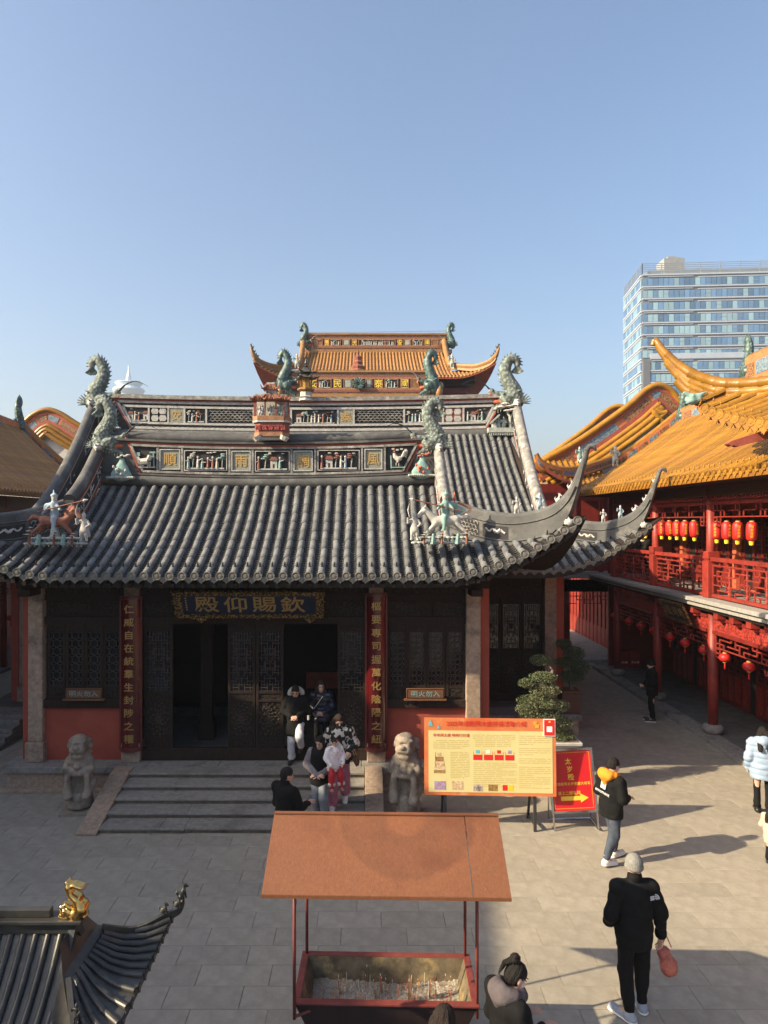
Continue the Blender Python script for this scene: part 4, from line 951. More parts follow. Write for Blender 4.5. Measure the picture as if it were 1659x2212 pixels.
for a, c in ((-4.56, -3.97), (-2.84, -2.27), (-2.26, -1.69), (-.58, .0)): door_leaf(a, c, hall)
# things glimpsed inside
b = MB().m('trim_red'); b.box(-3.2, -3.02, 16.2, 16.25, 1.9, 2.2); b.m('gold_carved').box(-1.4, -.7, 17.4, 17.5, 2.9, 3.3); b.m('trim_red').box(-1.5, -.6, 17.5, 17.6, 1.2, 1.6)
b.build('altar_hangings', hall)
o = MB().m('wood_dark').box(-3.72, -3.45, 15.6, 15.85, .9, 3.9).build('inner_column', hall); MB().m('wood_dark').box(-3.76, -3.41, 15.56, 15.9, .5, .9).build('column_base', o)
# name board
pq = thing('name_board', 'blue name board with gold characters and carved gold frame under the eave', 'sign', (XC, 13.9, 3.5))
up = Vector((0, -.32, .58)).normalized(); base = Vector((0, 14.06, 3.49)); Hb = .62
def BP(x, v, out=0): return Vector((x, 0, 0))+base+up*v+Vector((0, -.9, -.42)).normalized()*out
def slab(b, x0, x1, v0, v1, o0, o1, tx=0):
    V = [BP(x, v, o) for x in (x0, x1) for o in (o1, o0) for v in (v0, v1)]
    b.add(V, [(0,1,3,2),(4,6,7,5),(0,4,5,1),(2,3,7,6),(0,2,6,4),(1,5,7,3)])
XL, XR = -3.80, -.86
b = MB().m('plaque_blue'); slab(b, XL+.08, XR-.08, .06, Hb-.06, 0, .03); b.build('board', pq)
b = MB().m('gold_carved'); slab(b, XL-.05, XR+.05, Hb-.085, Hb+.01, 0, .07); slab(b, XL, XR, -.01, .075, 0, .07); slab(b, XL-.02, XL+.13, .075, Hb-.085, 0, .07); slab(b, XR-.13, XR+.02, .075, Hb-.085, 0, .07)
rg = random.Random(2)
for i in range(150):
    t = rg.random(); x = XL+(XR-XL)*t; v = rg.choice((rg.uniform(.0, .07), rg.uniform(Hb-.08, Hb)))
    if i % 4 == 0: x = rg.choice((rg.uniform(XL, XL+.12), rg.uniform(XR-.12, XR))); v = rg.uniform(.05, Hb-.08)
    p = BP(x, v, .075); b.tube([p, p+Vector((rg.uniform(-.06, .06), -.02, rg.uniform(-.02, .02))), p+Vector((rg.uniform(-.09, .09), 0, rg.uniform(-.03, .03)))], [.01, .02, .006], 5)
b.build('carved_frame', pq)
for i, ch in enumerate('殿仰賜欽'):
    letter(ch, face_m(BP(XL+.62+i*.575, Hb/2, .036), (1, 0, 0), up), .40, 'gold_leaf', pq, .02, .02, sx=1.25)
for i, ch in enumerate('玉皇觀主敬書'[:0]): pass
for i in range(6): 
    b = MB().m('gold_paint'); slab(b, XL+.2, XL+.225, .44-.055*i, .475-.055*i, .03, .034); b.build('inscription_mark', pq)
for x in (-3.3, -1.12):
    MB().m('gold_carved').tube([(x-.09, 13.98, 3.45), (x, 13.94, 3.42), (x+.09, 13.98, 3.45)], [.03, .06, .03], 8).build('bracket', pq)
# couplets: curved boards on the middle columns
def couplet(X, text, z1, side):
    t = thing('couplet_board', 'tall curved red board with eleven gold characters, ' + side, 'couplet board', (X, 14.1, .75), group='couplet boards on the hall columns')
    n = 12; r = .235; cy = 14.25; z0 = .76
    def arc(rr, z): return [Vector((X+rr*math.sin(R(-62+124*i/n)), cy-rr*math.cos(R(-62+124*i/n))+.03, z)) for i in range(n+1)]
    b = MB().m('couplet_red'); b.grid([arc(r, z0), arc(r, z1)]); b.grid([list(reversed(arc(r-.03, z0))), list(reversed(arc(r-.03, z1)))]); b.grid([arc(r, z1), arc(r-.03, z1)])
    o = b.build('board', t, smooth=True)
    b = MB().m('couplet_edge')
    for za, zb2 in ((z0-.03, z0+.06), (z1-.05, z1+.02)): b.grid([arc(r+.012, za), arc(r+.012, zb2)]); b.grid([arc(r+.012, zb2), arc(r-.03, zb2)]); b.grid([arc(r-.03, za), arc(r+.012, za)])
    for i in (0, n):
        p = arc(r+.006, z0)[i]; b.bar(p, p+Vector((0, 0, z1-z0)), .03, .035)
    b.build('carved_border', t)
    k = len(text); H = z1-z0-.22
    for i, ch in enumerate(text):
        letter(ch, face_m((X, cy-r+.022, z1-.16-(i+.3)*H/k)), .185, 'gold_leaf', t, .016, .03, sx=1.12)
couplet(-4.79, '仁威自在統羣生封陟之權', 3.87, 'left of the doors'); couplet(.215, '樞要專司握萬化陰陽之紐', 3.93, 'right of the doors')
def fire_sign(x0, x1, which):
    t = thing('warning_sign', 'brown wooden open-flame warning sign on the %s window sill' % which, 'sign', ((x0+x1)/2, 14.15, 1.75), group='wooden warning signs')
    MB().m('wood_brown').box(x0, x1, 14.15, 14.19, 1.79, 2.0).build('board', t, bevel=.006); MB().m('wood_brown').box(x0-.05, x1+.05, 14.12, 14.22, 1.755, 1.79).build('base', t, bevel=.005)
    b = MB().m('wood_dark'); frame_rect(b, x0+.012, x1-.012, 1.80, 1.988, .01, 14.145, 14.15); b.build('border', t)
    for i, ch in enumerate('明火勿入'): letter(ch, face_m(((x0+x1)/2-.225+i*.15, 14.144, 1.895)), .125, 'statue_aqua', t, .012, .01, sx=1.15)
fire_sign(-6.12, -5.38, 'left'); fire_sign(.83, 1.6, 'right')
# ------------------------------------------------------------------ stairs
st = thing('stone_steps', 'five wide granite steps with sloping side stones before the hall', 'steps', (XC, 12, 0))
edges = [12.03, 12.42, 12.80, 13.18, 13.56]; rg = random.Random(4)
for k, y in enumerate(edges):
    z = .1*(k+1); x = -4.62; cuts = [-4.62] + sorted(rg.uniform(-3.9, -.7) for _ in range(2)) + [-.02]
    for i in range(3):
        yj = y+rg.uniform(-.008, .008); zj = z+rg.uniform(-.003, .003)
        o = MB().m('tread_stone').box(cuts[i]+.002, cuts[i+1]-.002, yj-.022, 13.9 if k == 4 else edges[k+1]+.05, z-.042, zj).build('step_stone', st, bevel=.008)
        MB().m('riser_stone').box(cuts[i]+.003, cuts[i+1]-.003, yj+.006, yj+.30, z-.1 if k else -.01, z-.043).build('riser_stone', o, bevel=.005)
for xa, xb in ((-4.99, -4.625), (-.015, .33)):
    V = [(y, z) for y, z in ((11.93, 0), (13.9, 0), (13.9, .51), (13.62, .51), (11.93, .05))]
    b = MB().m('granite'); P = [Vector((xa, y, z)) for y, z in V]+[Vector((xb, y, z)) for y, z in V]; n = 5
    b.add(P, [tuple(range(n)), tuple(reversed(range(n, 2*n)))]+[(i, i+n, (i+1) % n+n, (i+1) % n) for i in range(n)]); b.build('side_stone', st, bevel=.012)
# ------------------------------------------------------------------ stone lions
def lion(X, Y, yaw, H, label, cub):
    t = thing('stone_lion', label, 'stone lion', (X, Y, 0), group='stone lions flanking the steps')
    T = Matrix.Translation((X, Y, 0)) @ Matrix.Rotation(yaw, 4, 'Z') @ Matrix.Scale(H/1.55, 4)
    MB().m('granite_stone').boxm(T @ Matrix.Translation((0, 0, .03)), .62, .62, .06).build('slab', t)
    s = SDF(.017); s.xf(T, H/1.55); s.k = .05                  # faces -y
    for i in range(5): s.ell((0, .02, .12+.055*i), (.25-.006*i, .25-.006*i, .08))   # block it sits on
    s.ell((0, .12, .55), (.23, .2, .32)); s.cap((0, .06, .75), (0, -.02, 1.08), .22, .2)
    for x in (-1, 1):
        s.cap((x*.17, -.02, 1.0), (x*.22, -.1, .86), .10, .085); s.cap((x*.22, -.1, .86), (x*.05, -.22, .80), .075, .065)   # arms across
        s.cap((x*.2, .04, .55), (x*.19, -.2, .42), .12, .085); s.cap((x*.19, -.2, .42), (x*.18, -.2, .74), .06, .055); s.ell((x*.17, -.24, .36), (.08, .1, .06))
    s.k = .03
    s.ell((0, -.04, 1.31), (.185, .2, .2)); s.cap((-.06, -.2, 1.26), (.06, -.2, 1.26), .095, .095); s.cap((-.06, -.19, 1.13), (.06, -.19, 1.13), .06, .06); s.ell((0, -.29, 1.31), (.055, .045, .04)); s.ell((0, -.1, 1.45), (.14, .15, .06))
    s.cap((-.13, -.29, 1.185), (.13, -.29, 1.185), .03, sub=True, k=0)
    for x in (-1, 1):
        s.ell((x*.085, -.22, 1.36), (.045, .04, .04)); s.cap((x*.14, -.18, 1.41), (x*.03, -.24, 1.41), .03, .03); s.cap((x*.17, .02, 1.38), (x*.21, .0, 1.25), .045, .035); s.ell((x*.085, -.265, 1.365), (.016, .016, .016), sub=True, k=0)
    rg = random.Random(9)
    for i in range(34):                                         # curled mane
        an = rg.uniform(.3, PI-.3); u = rg.uniform(-1.45, 1.45); s.ell((.195*math.sin(u), .0+.17*math.cos(u)*.9, 1.06+.34*i/34), (.045, .045, .04), k=.012)
    s.ell((0, -.2, .57), (.13, .2, .17), k=0, sub=True)       # opening between belly and base
    s.ell((.0, -.23, .93), (.07, .06, .05)); s.cap((-.16, -.14, .98), (.16, -.14, .98), .035)
    if cub: s.ell((.1, -.2, .88), (.09, .08, .07)); s.ell((.03, -.26, .9), (.05, .05, .05))
    s.build('lion', 'granite_stone', t, noise=.0012)
lion(-5.35, 13.0, R(8), 1.47, 'weathered stone lion left of the steps, in shade', False); lion(.75, 12.75, R(-18), 1.58, 'weathered stone lion right of the steps beside the notice board', True)

# ------------------------------------------------------------------ main hall behind (grey tiles, tall ridge)
XM = -2.1
SM = Slope(XM, 17.35, 4.2, 24.0, 8.4, 7.25, 9.35, .27, 1.35, .3, .34, 6.6)
mh = thing('main_hall', 'larger grey tiled hall behind the front hall with a long decorated ridge', 'temple hall', (XM, 19, 0))
mroof = deck(SM, 24.3).build('roof', mh)
tile_slope(mroof, SM, [TS*i for i in range(16, 39)], TS, .069, .38, 240)
rowsl = MB().m('tile_grey'); bmz = barrel_mesh(.062, .36, 'tile_grey')
for i in range(-38, -22):
    dx = TS*i; um = SM.umax(dx)
    if um < .03: continue
    n = max(1, round((SM.pt(dx, um)-SM.pt(dx, 0)).length/.36))
    for j in range(n):
        a, c = SM.pt(dx, um*j/n), SM.pt(dx, um*(j+1)/n); M = frame_yz(a, c-a); rowsl.add([M @ v.co for v in bmz.vertices], [tuple(p.vertices) for p in bmz.polygons])
rowsl.build('left_round_tiles', mroof, kind='stuff')
eb = MB().m('ridge_black'); xs = [SM.dxc*.985*(2*i/60-1) for i in range(61)]  # black board colour stands in for the shadow under the drips
for i in range(60): a, c = SM.pt(xs[i], 0), SM.pt(xs[i+1], 0); eb.bar(a+Vector((0, .22, -.13)), c+Vector((0, .22, -.13)), .05, .2)
eb.build('eave_board', mroof)
YM = 24.15
def QX(p): return ax(p, YM)
def QZ(p): return az(p, YM)
def msag(v): t = (v[0]-XM)/7.2; return (v[0], v[1], v[2]+.13*t*t)
b = MB().m('ridge_black'); splitx(b, -9.35, 5.2, YM+.03, YM+.42, 7.9, 9.75); b.warp(msag).build('ridge', mh)
b = MB().m('ridge_plaster')
for i in range(24): xa, xb = -9.3+14.5*i/24, -9.3+14.5*(i+1)/24; b.tube([(xa, YM, 8.33), (xb, YM, 8.33)], .2, 10)
shade_auto(b.warp(msag).build('ridge_roll', mh), 50)
b = MB().m('ridge_weathered'); splitx(b, QX(240), QX(1092), YM-.16, YM+.5, QZ(866)-.02, QZ(859), 20); b.warp(msag).build('ridge_cap', mh)
b = MB().m('trim_red'); splitx(b, QX(246), QX(1086), YM-.08, YM+.1, QZ(871), QZ(866)-.02, 20); b.box(QX(284), QX(1050), YM-.03, YM+.05, QZ(934.5), QZ(932))
for q in ((246, 284), (1086, 1050)): b.bar((QX(q[0]), YM-.02, QZ(868)), (QX(q[1]), YM-.02, QZ(932)), .1, .05)
b.warp(msag).build('ridge_red_border', mh)
b = MB().m('trim_white'); trap_frame(b, QX(254), QX(1078), QX(283), QX(1050), QZ(873.5), QZ(929), .085, YM-.06, YM+.06); trap_frame(b, QX(266), QX(1066), QX(284), QX(1049), QZ(883), QZ(918.5), .075, YM-.05, YM+.06)
for p in (322, 364, 399, 446, 548, 629, 730, 764.5, 873, 923, 957, 1001): b.bar((QX(p), YM-.01, QZ(918)), (QX(p), YM-.01, QZ(884)), .06, .07, (0, 1, 0))
b.warp(msag).build('ridge_frame', mh)
def mz(x): return .13*((x-XM)/7.2)**2
for (p, q, ch) in ((366, 397, '安'), (732, 763, '泰')):
    dz = mz(QX(p)); o = MB().m('char_board').box(QX(p), QX(q), YM-.03, YM+.03, QZ(916)+dz, QZ(885.5)+dz).build('character_board', mh); letter(ch, face_m((QX((p+q)/2), YM-.037, QZ(901)+dz)), .36, 'gold_paint', o, .018, .01)
for (p, q) in ((272, 320), (402, 444), (631, 728), (877, 921), (1005, 1052)): dz = mz(QX(p)); relief(mh, QX(p)+.03, QX(q)-.03, QZ(916)+dz, QZ(886)+dz, YM+.02, p+5)
for (p, q) in ((450, 546), (768, 871)): b = MB().m('ridge_weathered'); dz = mz(QX((p+q)/2)); ring_lattice(b, QX(p), QX(q), QZ(916)+dz, QZ(886)+dz, YM, .085, .028); b.build('ridge_lattice', mh)
for zz in (878, 924):
    n = 70; b = MB().m('ridge_plaster')
    for i in range(n):
        x = QX(262 if zz < 900 else 286)+(QX(1068 if zz < 900 else 1046)-QX(262 if zz < 900 else 286))*(i+.5)/n; z = QZ(zz)+mz(x)
        for k in range(4): b.bar((x+.08*math.cos(R(k*45)), YM, z-.04+.07*math.sin(R(k*45))), (x+.08*math.cos(R(k*45+45)), YM, z-.04+.07*math.sin(R(k*45+45))), .03, .024)
    b.build('ridge_scale_strip', mh)
for (p, q, rd) in ((325, 362, 0), (959, 999, 1)):
    dz = mz(QX(p)); b = MB().m('trim_red' if rd else 'relief_dark').box(QX(p), QX(q), YM+.0, YM+.03, QZ(916)+dz, QZ(886)+dz); b.m('trim_white')
    for i in range(2):
        for j in range(2):
            cx_ = QX(p+(q-p)*(.27+.46*i)); cz_ = QZ(908-15*j)+dz; b.prism([(-.13, 0), (-.09, .1), (.09, .1), (.13, 0), (.09, -.1), (-.09, -.1)], .04, Matrix.Translation((cx_, YM-.03, cz_)))
    b.build('geometric_panel', mh)
tops = [(5.22, 24.1, 9.45), (5.14, 22.3, 7.7), (5.02, 20.5, 6.35), (4.9, 19.0, 5.55)]
gable_ridge(SM, mh, 1, 5.2, tops, .75, .17, capm='ridge_weathered'); gable_ridge(SM, mh, -1, -9.4, [(2*XM-x, y, z) for x, y, z in tops], .95, .17, capm='ridge_plaster')  # pale right cap and dark left cap paint in sun and shade
HM = [(4.95, 19.2, 5.6), (5.35, 18.75, 5.45), (5.8, 18.3, 5.35), (6.2, 17.95, 5.33), (6.65, 17.55, 5.5), (6.95, 17.3, 5.82), (7.14, 17.15, 6.3), (7.22, 17.08, 6.62)]
hip_ridge(mh, SM, HM, h0=.58); hip_ridge(mh, SM, HM, h0=.58, flip_x=XM, beasts=False)
for p, i_ in (((5.1, 24.1, 9.35), -1), ((-9.35, 24.1, 9.3), 1)):
    dragon(mh, p, 1.85, i_, label='green scaly fish-dragon on the tall upper ridge, ' + ('right' if i_ < 0 else 'left'))
    put('beast_head', LHEAD, mh, Matrix.Translation(Vector((p[0]+.1*(-i_), 23.9, 9.5))) @ Matrix.Rotation(R(90), 4, 'Z') @ Matrix.Scale(.36, 4))
# scenery shelf below the upper right dragon, little pagoda on the ridge
put('rock_ornament', RK1, mh, Matrix.Translation(at(238, 925, 23.9)) @ Matrix.Scale(1.1, 4))
b = MB().m('statue_grey')
p0 = at(1053, 929, 23.95); p1 = at(1114, 929, 23.95); b.box(p0.x, p1.x, 23.75, 24.15, p0.z-.1, p0.z+.06)
for i in range(16): b.bar((p0.x+.05+i*.061, 23.78, p0.z-.08), (p0.x+.05+i*.061, 23.78, p0.z-.2), .03)
b.m('statue_grey').tube([at(1103, 927, 23.95), at(1102, 900, 23.95), at(1092, 885, 23.95)], [.07, .055, .04], 6); b.tube([at(1102, 905, 23.95), at(1110, 890, 23.95)], .04, 5)
b.m('statue_white')
for (px, py) in ((1083, 880), (1092, 873), (1100, 878), (1108, 886), (1096, 888), (1112, 876)): b.lathe([(.001, -.05), (.16, 0), (.12, .04), (.001, .07)], 9, at(px, py, 23.9))
b.m('statue_white').box(at(1063, 0, 23.9).x, at(1072, 0, 23.9).x, 23.85, 24.0, az(927, 23.9), az(913, 23.9)); b.m('statue_grey').bar(at(1060, 914, 23.9), at(1078, 897, 23.9), .3, .05)
b.build('scenery_shelf', mh)
for i, (px, m_) in enumerate(((1077, 'statue_aqua'), (1088, 'statue_grey'))): put('figure', FIG[m_], mh, Matrix.Translation(at(px, 927, 23.9)) @ Matrix.Scale(.42, 4))
pg = thing('ridge_pagoda', 'slender gilt pagoda finial on the middle of the upper ridge', 'pagoda ornament', at(661, 862, 24.1))
c0 = at(661, 866, 24.0)
def PZ(p): return az(p, 24.0)
b = MB().m('statue_white'); b.lathe([(.25, 0), (.22, .08), (.27, .12), (.2, .16), (.2, .3)], 8, c0); b.build('base', pg)
b = MB().m('glaze_yellow'); b.lathe([(.22, PZ(846)-c0.z), (.3, PZ(843)-c0.z), (.3, PZ(840)-c0.z), (.22, PZ(838)-c0.z)], 8, c0)
for k in range(6): an = k*PI/3; b.bar((c0.x+.19*math.cos(an), c0.y+.19*math.sin(an), PZ(838)), (c0.x+.19*math.cos(an), c0.y+.19*math.sin(an), PZ(818)), .05)
b.m('gold_paint').lathe([(.12, PZ(838)-c0.z), (.12, PZ(818)-c0.z)], 6, c0).build('shrine', pg)
b = MB().m('bronze_black')
for zb2, w in ((818, .36), (806, .3)):
    b.lathe([(w, PZ(zb2)-c0.z), (w*.75, PZ(zb2-3)-c0.z), (w*.4, PZ(zb2-9)-c0.z), (w*.3, PZ(zb2-12)-c0.z)], 6, c0)
    for k in range(6): an = k*PI/3; b.tube([(c0.x+w*.8*math.cos(an), c0.y+w*.8*math.sin(an), PZ(zb2-2)), (c0.x+w*1.15*math.cos(an), c0.y+w*1.15*math.sin(an), PZ(zb2-2)), (c0.x+w*1.35*math.cos(an), c0.y+w*1.35*math.sin(an), PZ(zb2-6))], [.04, .035, .01], 5)
b.lathe([(.05, PZ(794)-c0.z), (.09, PZ(791)-c0.z), (.03, PZ(788)-c0.z), (.06, PZ(785)-c0.z), (.005, PZ(774)-c0.z)], 8, c0); b.build('tiered_roof', pg)
# main hall walls, right part with lattice doors
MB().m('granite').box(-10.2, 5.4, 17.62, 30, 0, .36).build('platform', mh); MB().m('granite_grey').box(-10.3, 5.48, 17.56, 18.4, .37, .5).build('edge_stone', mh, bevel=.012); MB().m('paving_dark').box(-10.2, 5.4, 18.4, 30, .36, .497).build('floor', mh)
YFM = 19.1
MB().m('wood_dark').box(2.5, 4.85, YFM-.02, YFM+.1, 3.3, 4.5).build('lintel', mh); MB().m('wood_dark').box(2.5, 4.85, YFM-.1, YFM+.1, .5, .745).build('threshold', mh)
MB().m('wood_carved').box(2.6, 4.8, YFM-.05, YFM-.02, 3.5, 3.75).build('carved_frieze', mh)
for i in range(4): door_leaf(2.58+i*.57, 2.58+(i+1)*.57-.01, mh, y=YFM)
for X in (5.05, -9.3): MB().m('granite').box(X-.16, X+.16, YFM-.16, YFM+.16, .9, 4.5).build('stone_column', mh, bevel=.02); MB().m('granite').box(X-.2, X+.2, YFM-.2, YFM+.2, .5, .9).build('column_base', mh, bevel=.02)
MB().m('wall_red').box(5.22, 5.42, YFM-.1, 29, .5, 4.5).build('side_wall', mh); MB().m('wall_red').box(-9.7, -9.5, YFM-.1, 29, .5, 4.5).build('side_wall', mh); MB().m('wall_red').box(-9.5, -7.1, YFM, YFM+.1, .5, 4.5).build('front_wall', mh)
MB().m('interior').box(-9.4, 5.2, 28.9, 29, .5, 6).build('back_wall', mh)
# ------------------------------------------------------------------ two-storey galleries left and right
def row_mesh(path, r, matn, name='tile_row', seg=.3, n=6):
    """one course of round tiles along a path (local coords), with a small step at each joint"""
    pts = [Vector(p) for p in path]; b = MB().m(matn); L = sum((pts[i+1]-pts[i]).length for i in range(len(pts)-1))
    m = max(2, int(L/seg)); q = lerp_pts(pts, m+1); V = []; F = []
    for i in range(m):
        a, c = q[i], q[i+1]; d = (c-a).normalized(); sd = Vector((0, 0, 1)).cross(d).normalized(); up_ = d.cross(sd)
        if up_.z < 0: up_ = -up_
        o = len(V)
        for p, k in ((a, 1.0), (c, .9)):
            for j in range(n+1): t = PI*j/n; V.append(p+(sd*math.cos(t)+up_*math.sin(t))*r*k)
        F += [(o+j, o+j+1, o+n+2+j, o+n+1+j) for j in range(n)] + [tuple(o+j for j in range(n+1))]
    b.add(V, F); me = b.mesh(name); return me
def side_roof(parent, side, y0, y1, objs_from, xe=7.55, ze=6.45, xr=11.5, zr=9.1, tile='glaze_yellow', pan='glaze_yellow_pan', rows=True):
    fx = (lambda x: x) if side > 0 else (lambda x: 2*XC-x)
    def prof(u): return Vector((fx(xe+(xr-xe)*u), 0, ze+(zr-ze)*(.72*u+.28*u*u)))
    b = MB().m(pan); N = 10
    b.grid([[prof(j/N)+Vector((0, y, -.02)) for j in range(N+1)] for y in (y0, y1)]); b.grid([[prof(j/N)+Vector((0, y, -.16)) for j in range(N+1)] for y in (y1, y0)])
    b.grid([[prof(0)+Vector((0, y, dz)) for y in (y0, y1)] for dz in (-.02, -.16)])
    xo = fx(2*xr-xe); b.grid([[prof(1)+Vector((0, y, -.02)), Vector((xo, y, ze))] for y in (y0, y1)])
    ro = b.build('roof', parent)
    me = row_mesh([prof(u) for u in np.linspace(0, 1, 7)], .062, tile); rest = MB().m(tile); y = y1-.15
    dm = disc_mesh(.075, tile); pm = drip_mesh(.2, .17, tile); Rz = Matrix.Rotation(R(-90 if side > 0 else 90), 4, 'Z'); k = 0; dn = nail_mesh(tile)
    while y > y0:
        if y > objs_from:
            put('tile_row', me, ro, Matrix.Translation((0, y, 0)))
            if side > 0 or True:
                put('tile_end_disc', dm, ro, Matrix.Translation(prof(0)+Vector((0, y, .0))) @ Rz); put('drip_tile', pm, ro, Matrix.Translation(prof(0)+Vector((fx(xe-.02)-fx(xe), y-.12, .0))) @ Rz)
                put('tile_nail', dn, ro, Matrix.Translation(prof(.06)+Vector((0, y, .05))))
        else:
            if k % 2 == 0 or side > 0: rest.add([v.co+Vector((0, y, 0)) for v in me.vertices], [tuple(p.vertices) for p in me.polygons])
        y -= .24; k += 1
    if rest.V: rest.build('near_tile_rows', ro, kind='stuff')
    return ro, prof, fx
def coloured_band(parent, pts, h, up_=Vector((0, 0, 1)), depth=.25, name='ridge_band', cap='glaze_yellow', cap_r=.1, out=Vector((-1, 0, 0)), npan=None):
    """ridge wall along pts with glazed cap, red edge lines and alternating blue and brown panels"""
    o = MB().m('trim_orange'); n = len(pts); bot = [p-up_*h for p in pts]; ribbon(o, [p for p in pts], bot, depth); w = o.build(name, parent)
    c = MB().m(cap); c.tube(pts, cap_r, 10); c.tube([p-up_*h for p in pts], cap_r*.7, 8); shade_auto(c.build('glazed_cap', w), 50)
    b = MB()
    L = [(pts[i+1]-pts[i]).length for i in range(n-1)]; tot = sum(L); m = npan or max(2, int(tot/.9)); q = lerp_pts(pts, m*4+1)
    for i in range(m):
        g = q[i*4:(i+1)*4+1]; b.m('blue_panel' if i % 2 == 0 else 'brown_panel')
        for s_ in (1, -1):
            P0 = [p+out*s_*(depth/2+.012)-up_*h*.28 for p in g]; P1 = [p+out*s_*(depth/2+.012)-up_*h*.78 for p in g]
            d = (g[-1]-g[0]).normalized()*.05; P0[0] = P0[0]+d; P1[0] = P1[0]+d; P0[-1] = P0[-1]-d; P1[-1] = P1[-1]-d
            b.grid([P0, P1])
    b.build('ridge_panels', w); return w
def fish(parent, pos, h, inward, yaw=0): return dragon(parent, pos, h, inward, 'dragon_teal', whisk=False, yaw=yaw, slim=.7)

gal = thing('east_gallery', 'red two-storey gallery building with glazed yellow roof along the right side', 'gallery', (8.7, 17, 0))
ro, prof, fx = side_roof(gal, 1, 4.0, 25.5, 12.6)
rp = [Vector((11.5, y, 9.45)) for y in (4.0, 10, 16, 21, 25.4)]
coloured_band(gal, rp, .5, name='ridge'); fish(gal, (11.5, 25.2, 9.0), 1.35, 1, yaw=R(-90))
rp = [Vector((11.6, y, z)) for y, z in ((4.0, 10.7), (10, 10.5), (16, 10.4), (21.0, 10.35))]
coloured_band(gal, rp, .8, name='upper_ridge'); fish(gal, (11.6, 21.1, 9.75), 1.3, 1, yaw=R(-90))
cp = [prof(u)+Vector((0, 25.55, .33)) for u in np.linspace(1, .42, 9)]
coloured_band(gal, cp, .34, name='end_ridge', out=Vector((0, 1, 0)), depth=.22, npan=6); put('ridge_figure', FIG['statue_grey'], gal, Matrix.Translation(prof(.4)+Vector((0, 25.4, .1))) @ Matrix.Scale(.75, 4))
# structure of the gallery
COLY = [10.6, 14.0, 17.4, 20.7, 24.0]; XCOL = 8.7
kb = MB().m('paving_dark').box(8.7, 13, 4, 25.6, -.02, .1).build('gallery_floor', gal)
for i in range(18): MB().m('granite_grey').box(8.35, 8.78, 4+i*1.2, 4+i*1.2+1.19, -.02, .105).build('kerb_stone', gal, bevel=.01)
for Y in COLY:
    o = MB().m('paint_red').lathe([(.12, .3), (.125, 1.6), (.115, 3.25)], 14, (XCOL, Y, 0)).build('column', gal, smooth=True)
    MB().m('granite_grey').lathe([(.17, .1), (.24, .17), (.255, .24), (.22, .31), (.15, .34)], 16, (XCOL, Y, 0)).build('column_base', o, smooth=True)
    o = MB().m('paint_red').lathe([(.11, 3.5), (.105, 6.3)], 12, (XCOL-.05, Y, 0)).build('upper_column', gal, smooth=True)
    MB().m('paint_red').box(XCOL-.2, XCOL+.1, Y-.15, Y+.15, 3.5, 4.42).box(XCOL-.17, XCOL+.07, Y-.12, Y+.12, 4.42, 4.47).box(XCOL-.2, XCOL+.1, Y-.15, Y+.15, 4.47, 4.66).build('post_block', o, bevel=.012)
s_ = MB().m('slab_concrete').box(8.3, 11, 4, 25.7, 3.28, 3.4).box(8.22, 11, 4, 25.75, 3.4, 3.5).build('balcony_slab', gal, bevel=.01)
MB().m('wood_dark').box(8.4, 10.6, 4, 25.6, 3.2, 3.28).build('soffit', gal)
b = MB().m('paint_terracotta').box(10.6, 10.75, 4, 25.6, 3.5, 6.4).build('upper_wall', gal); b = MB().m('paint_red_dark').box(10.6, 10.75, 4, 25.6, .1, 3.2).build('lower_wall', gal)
MB().m('wood_dark').box(7.6, 10.6, 4, 25.6, 6.30, 6.36).build('upper_ceiling', gal)
def fret(b, y0, y1, z0, z1, x, t=.03, seed=0, dens=.2):
    """stepped wooden lattice in a plane of constant x"""
    rg = random.Random(seed); n = max(2, round((y1-y0)/dens)); m = max(2, round((z1-z0)/.125)); dy = (y1-y0)/n; dz = (z1-z0)/m
    for j in range(m+1):
        for i in range(n):
            if j in (0,) or (i+2*j) % 4 != 0: b.bar((x, y0+i*dy, z0+j*dz), (x, y0+(i+1)*dy, z0+j*dz), t, t)
    for i in range(n+1):
        for j in range(m):
            if (2*i+j*3) % 5 in (0, 2) or i in (0, n): b.bar((x, y0+i*dy, z0+j*dz), (x, y0+i*dy, z0+(j+1)*dz), t, t)
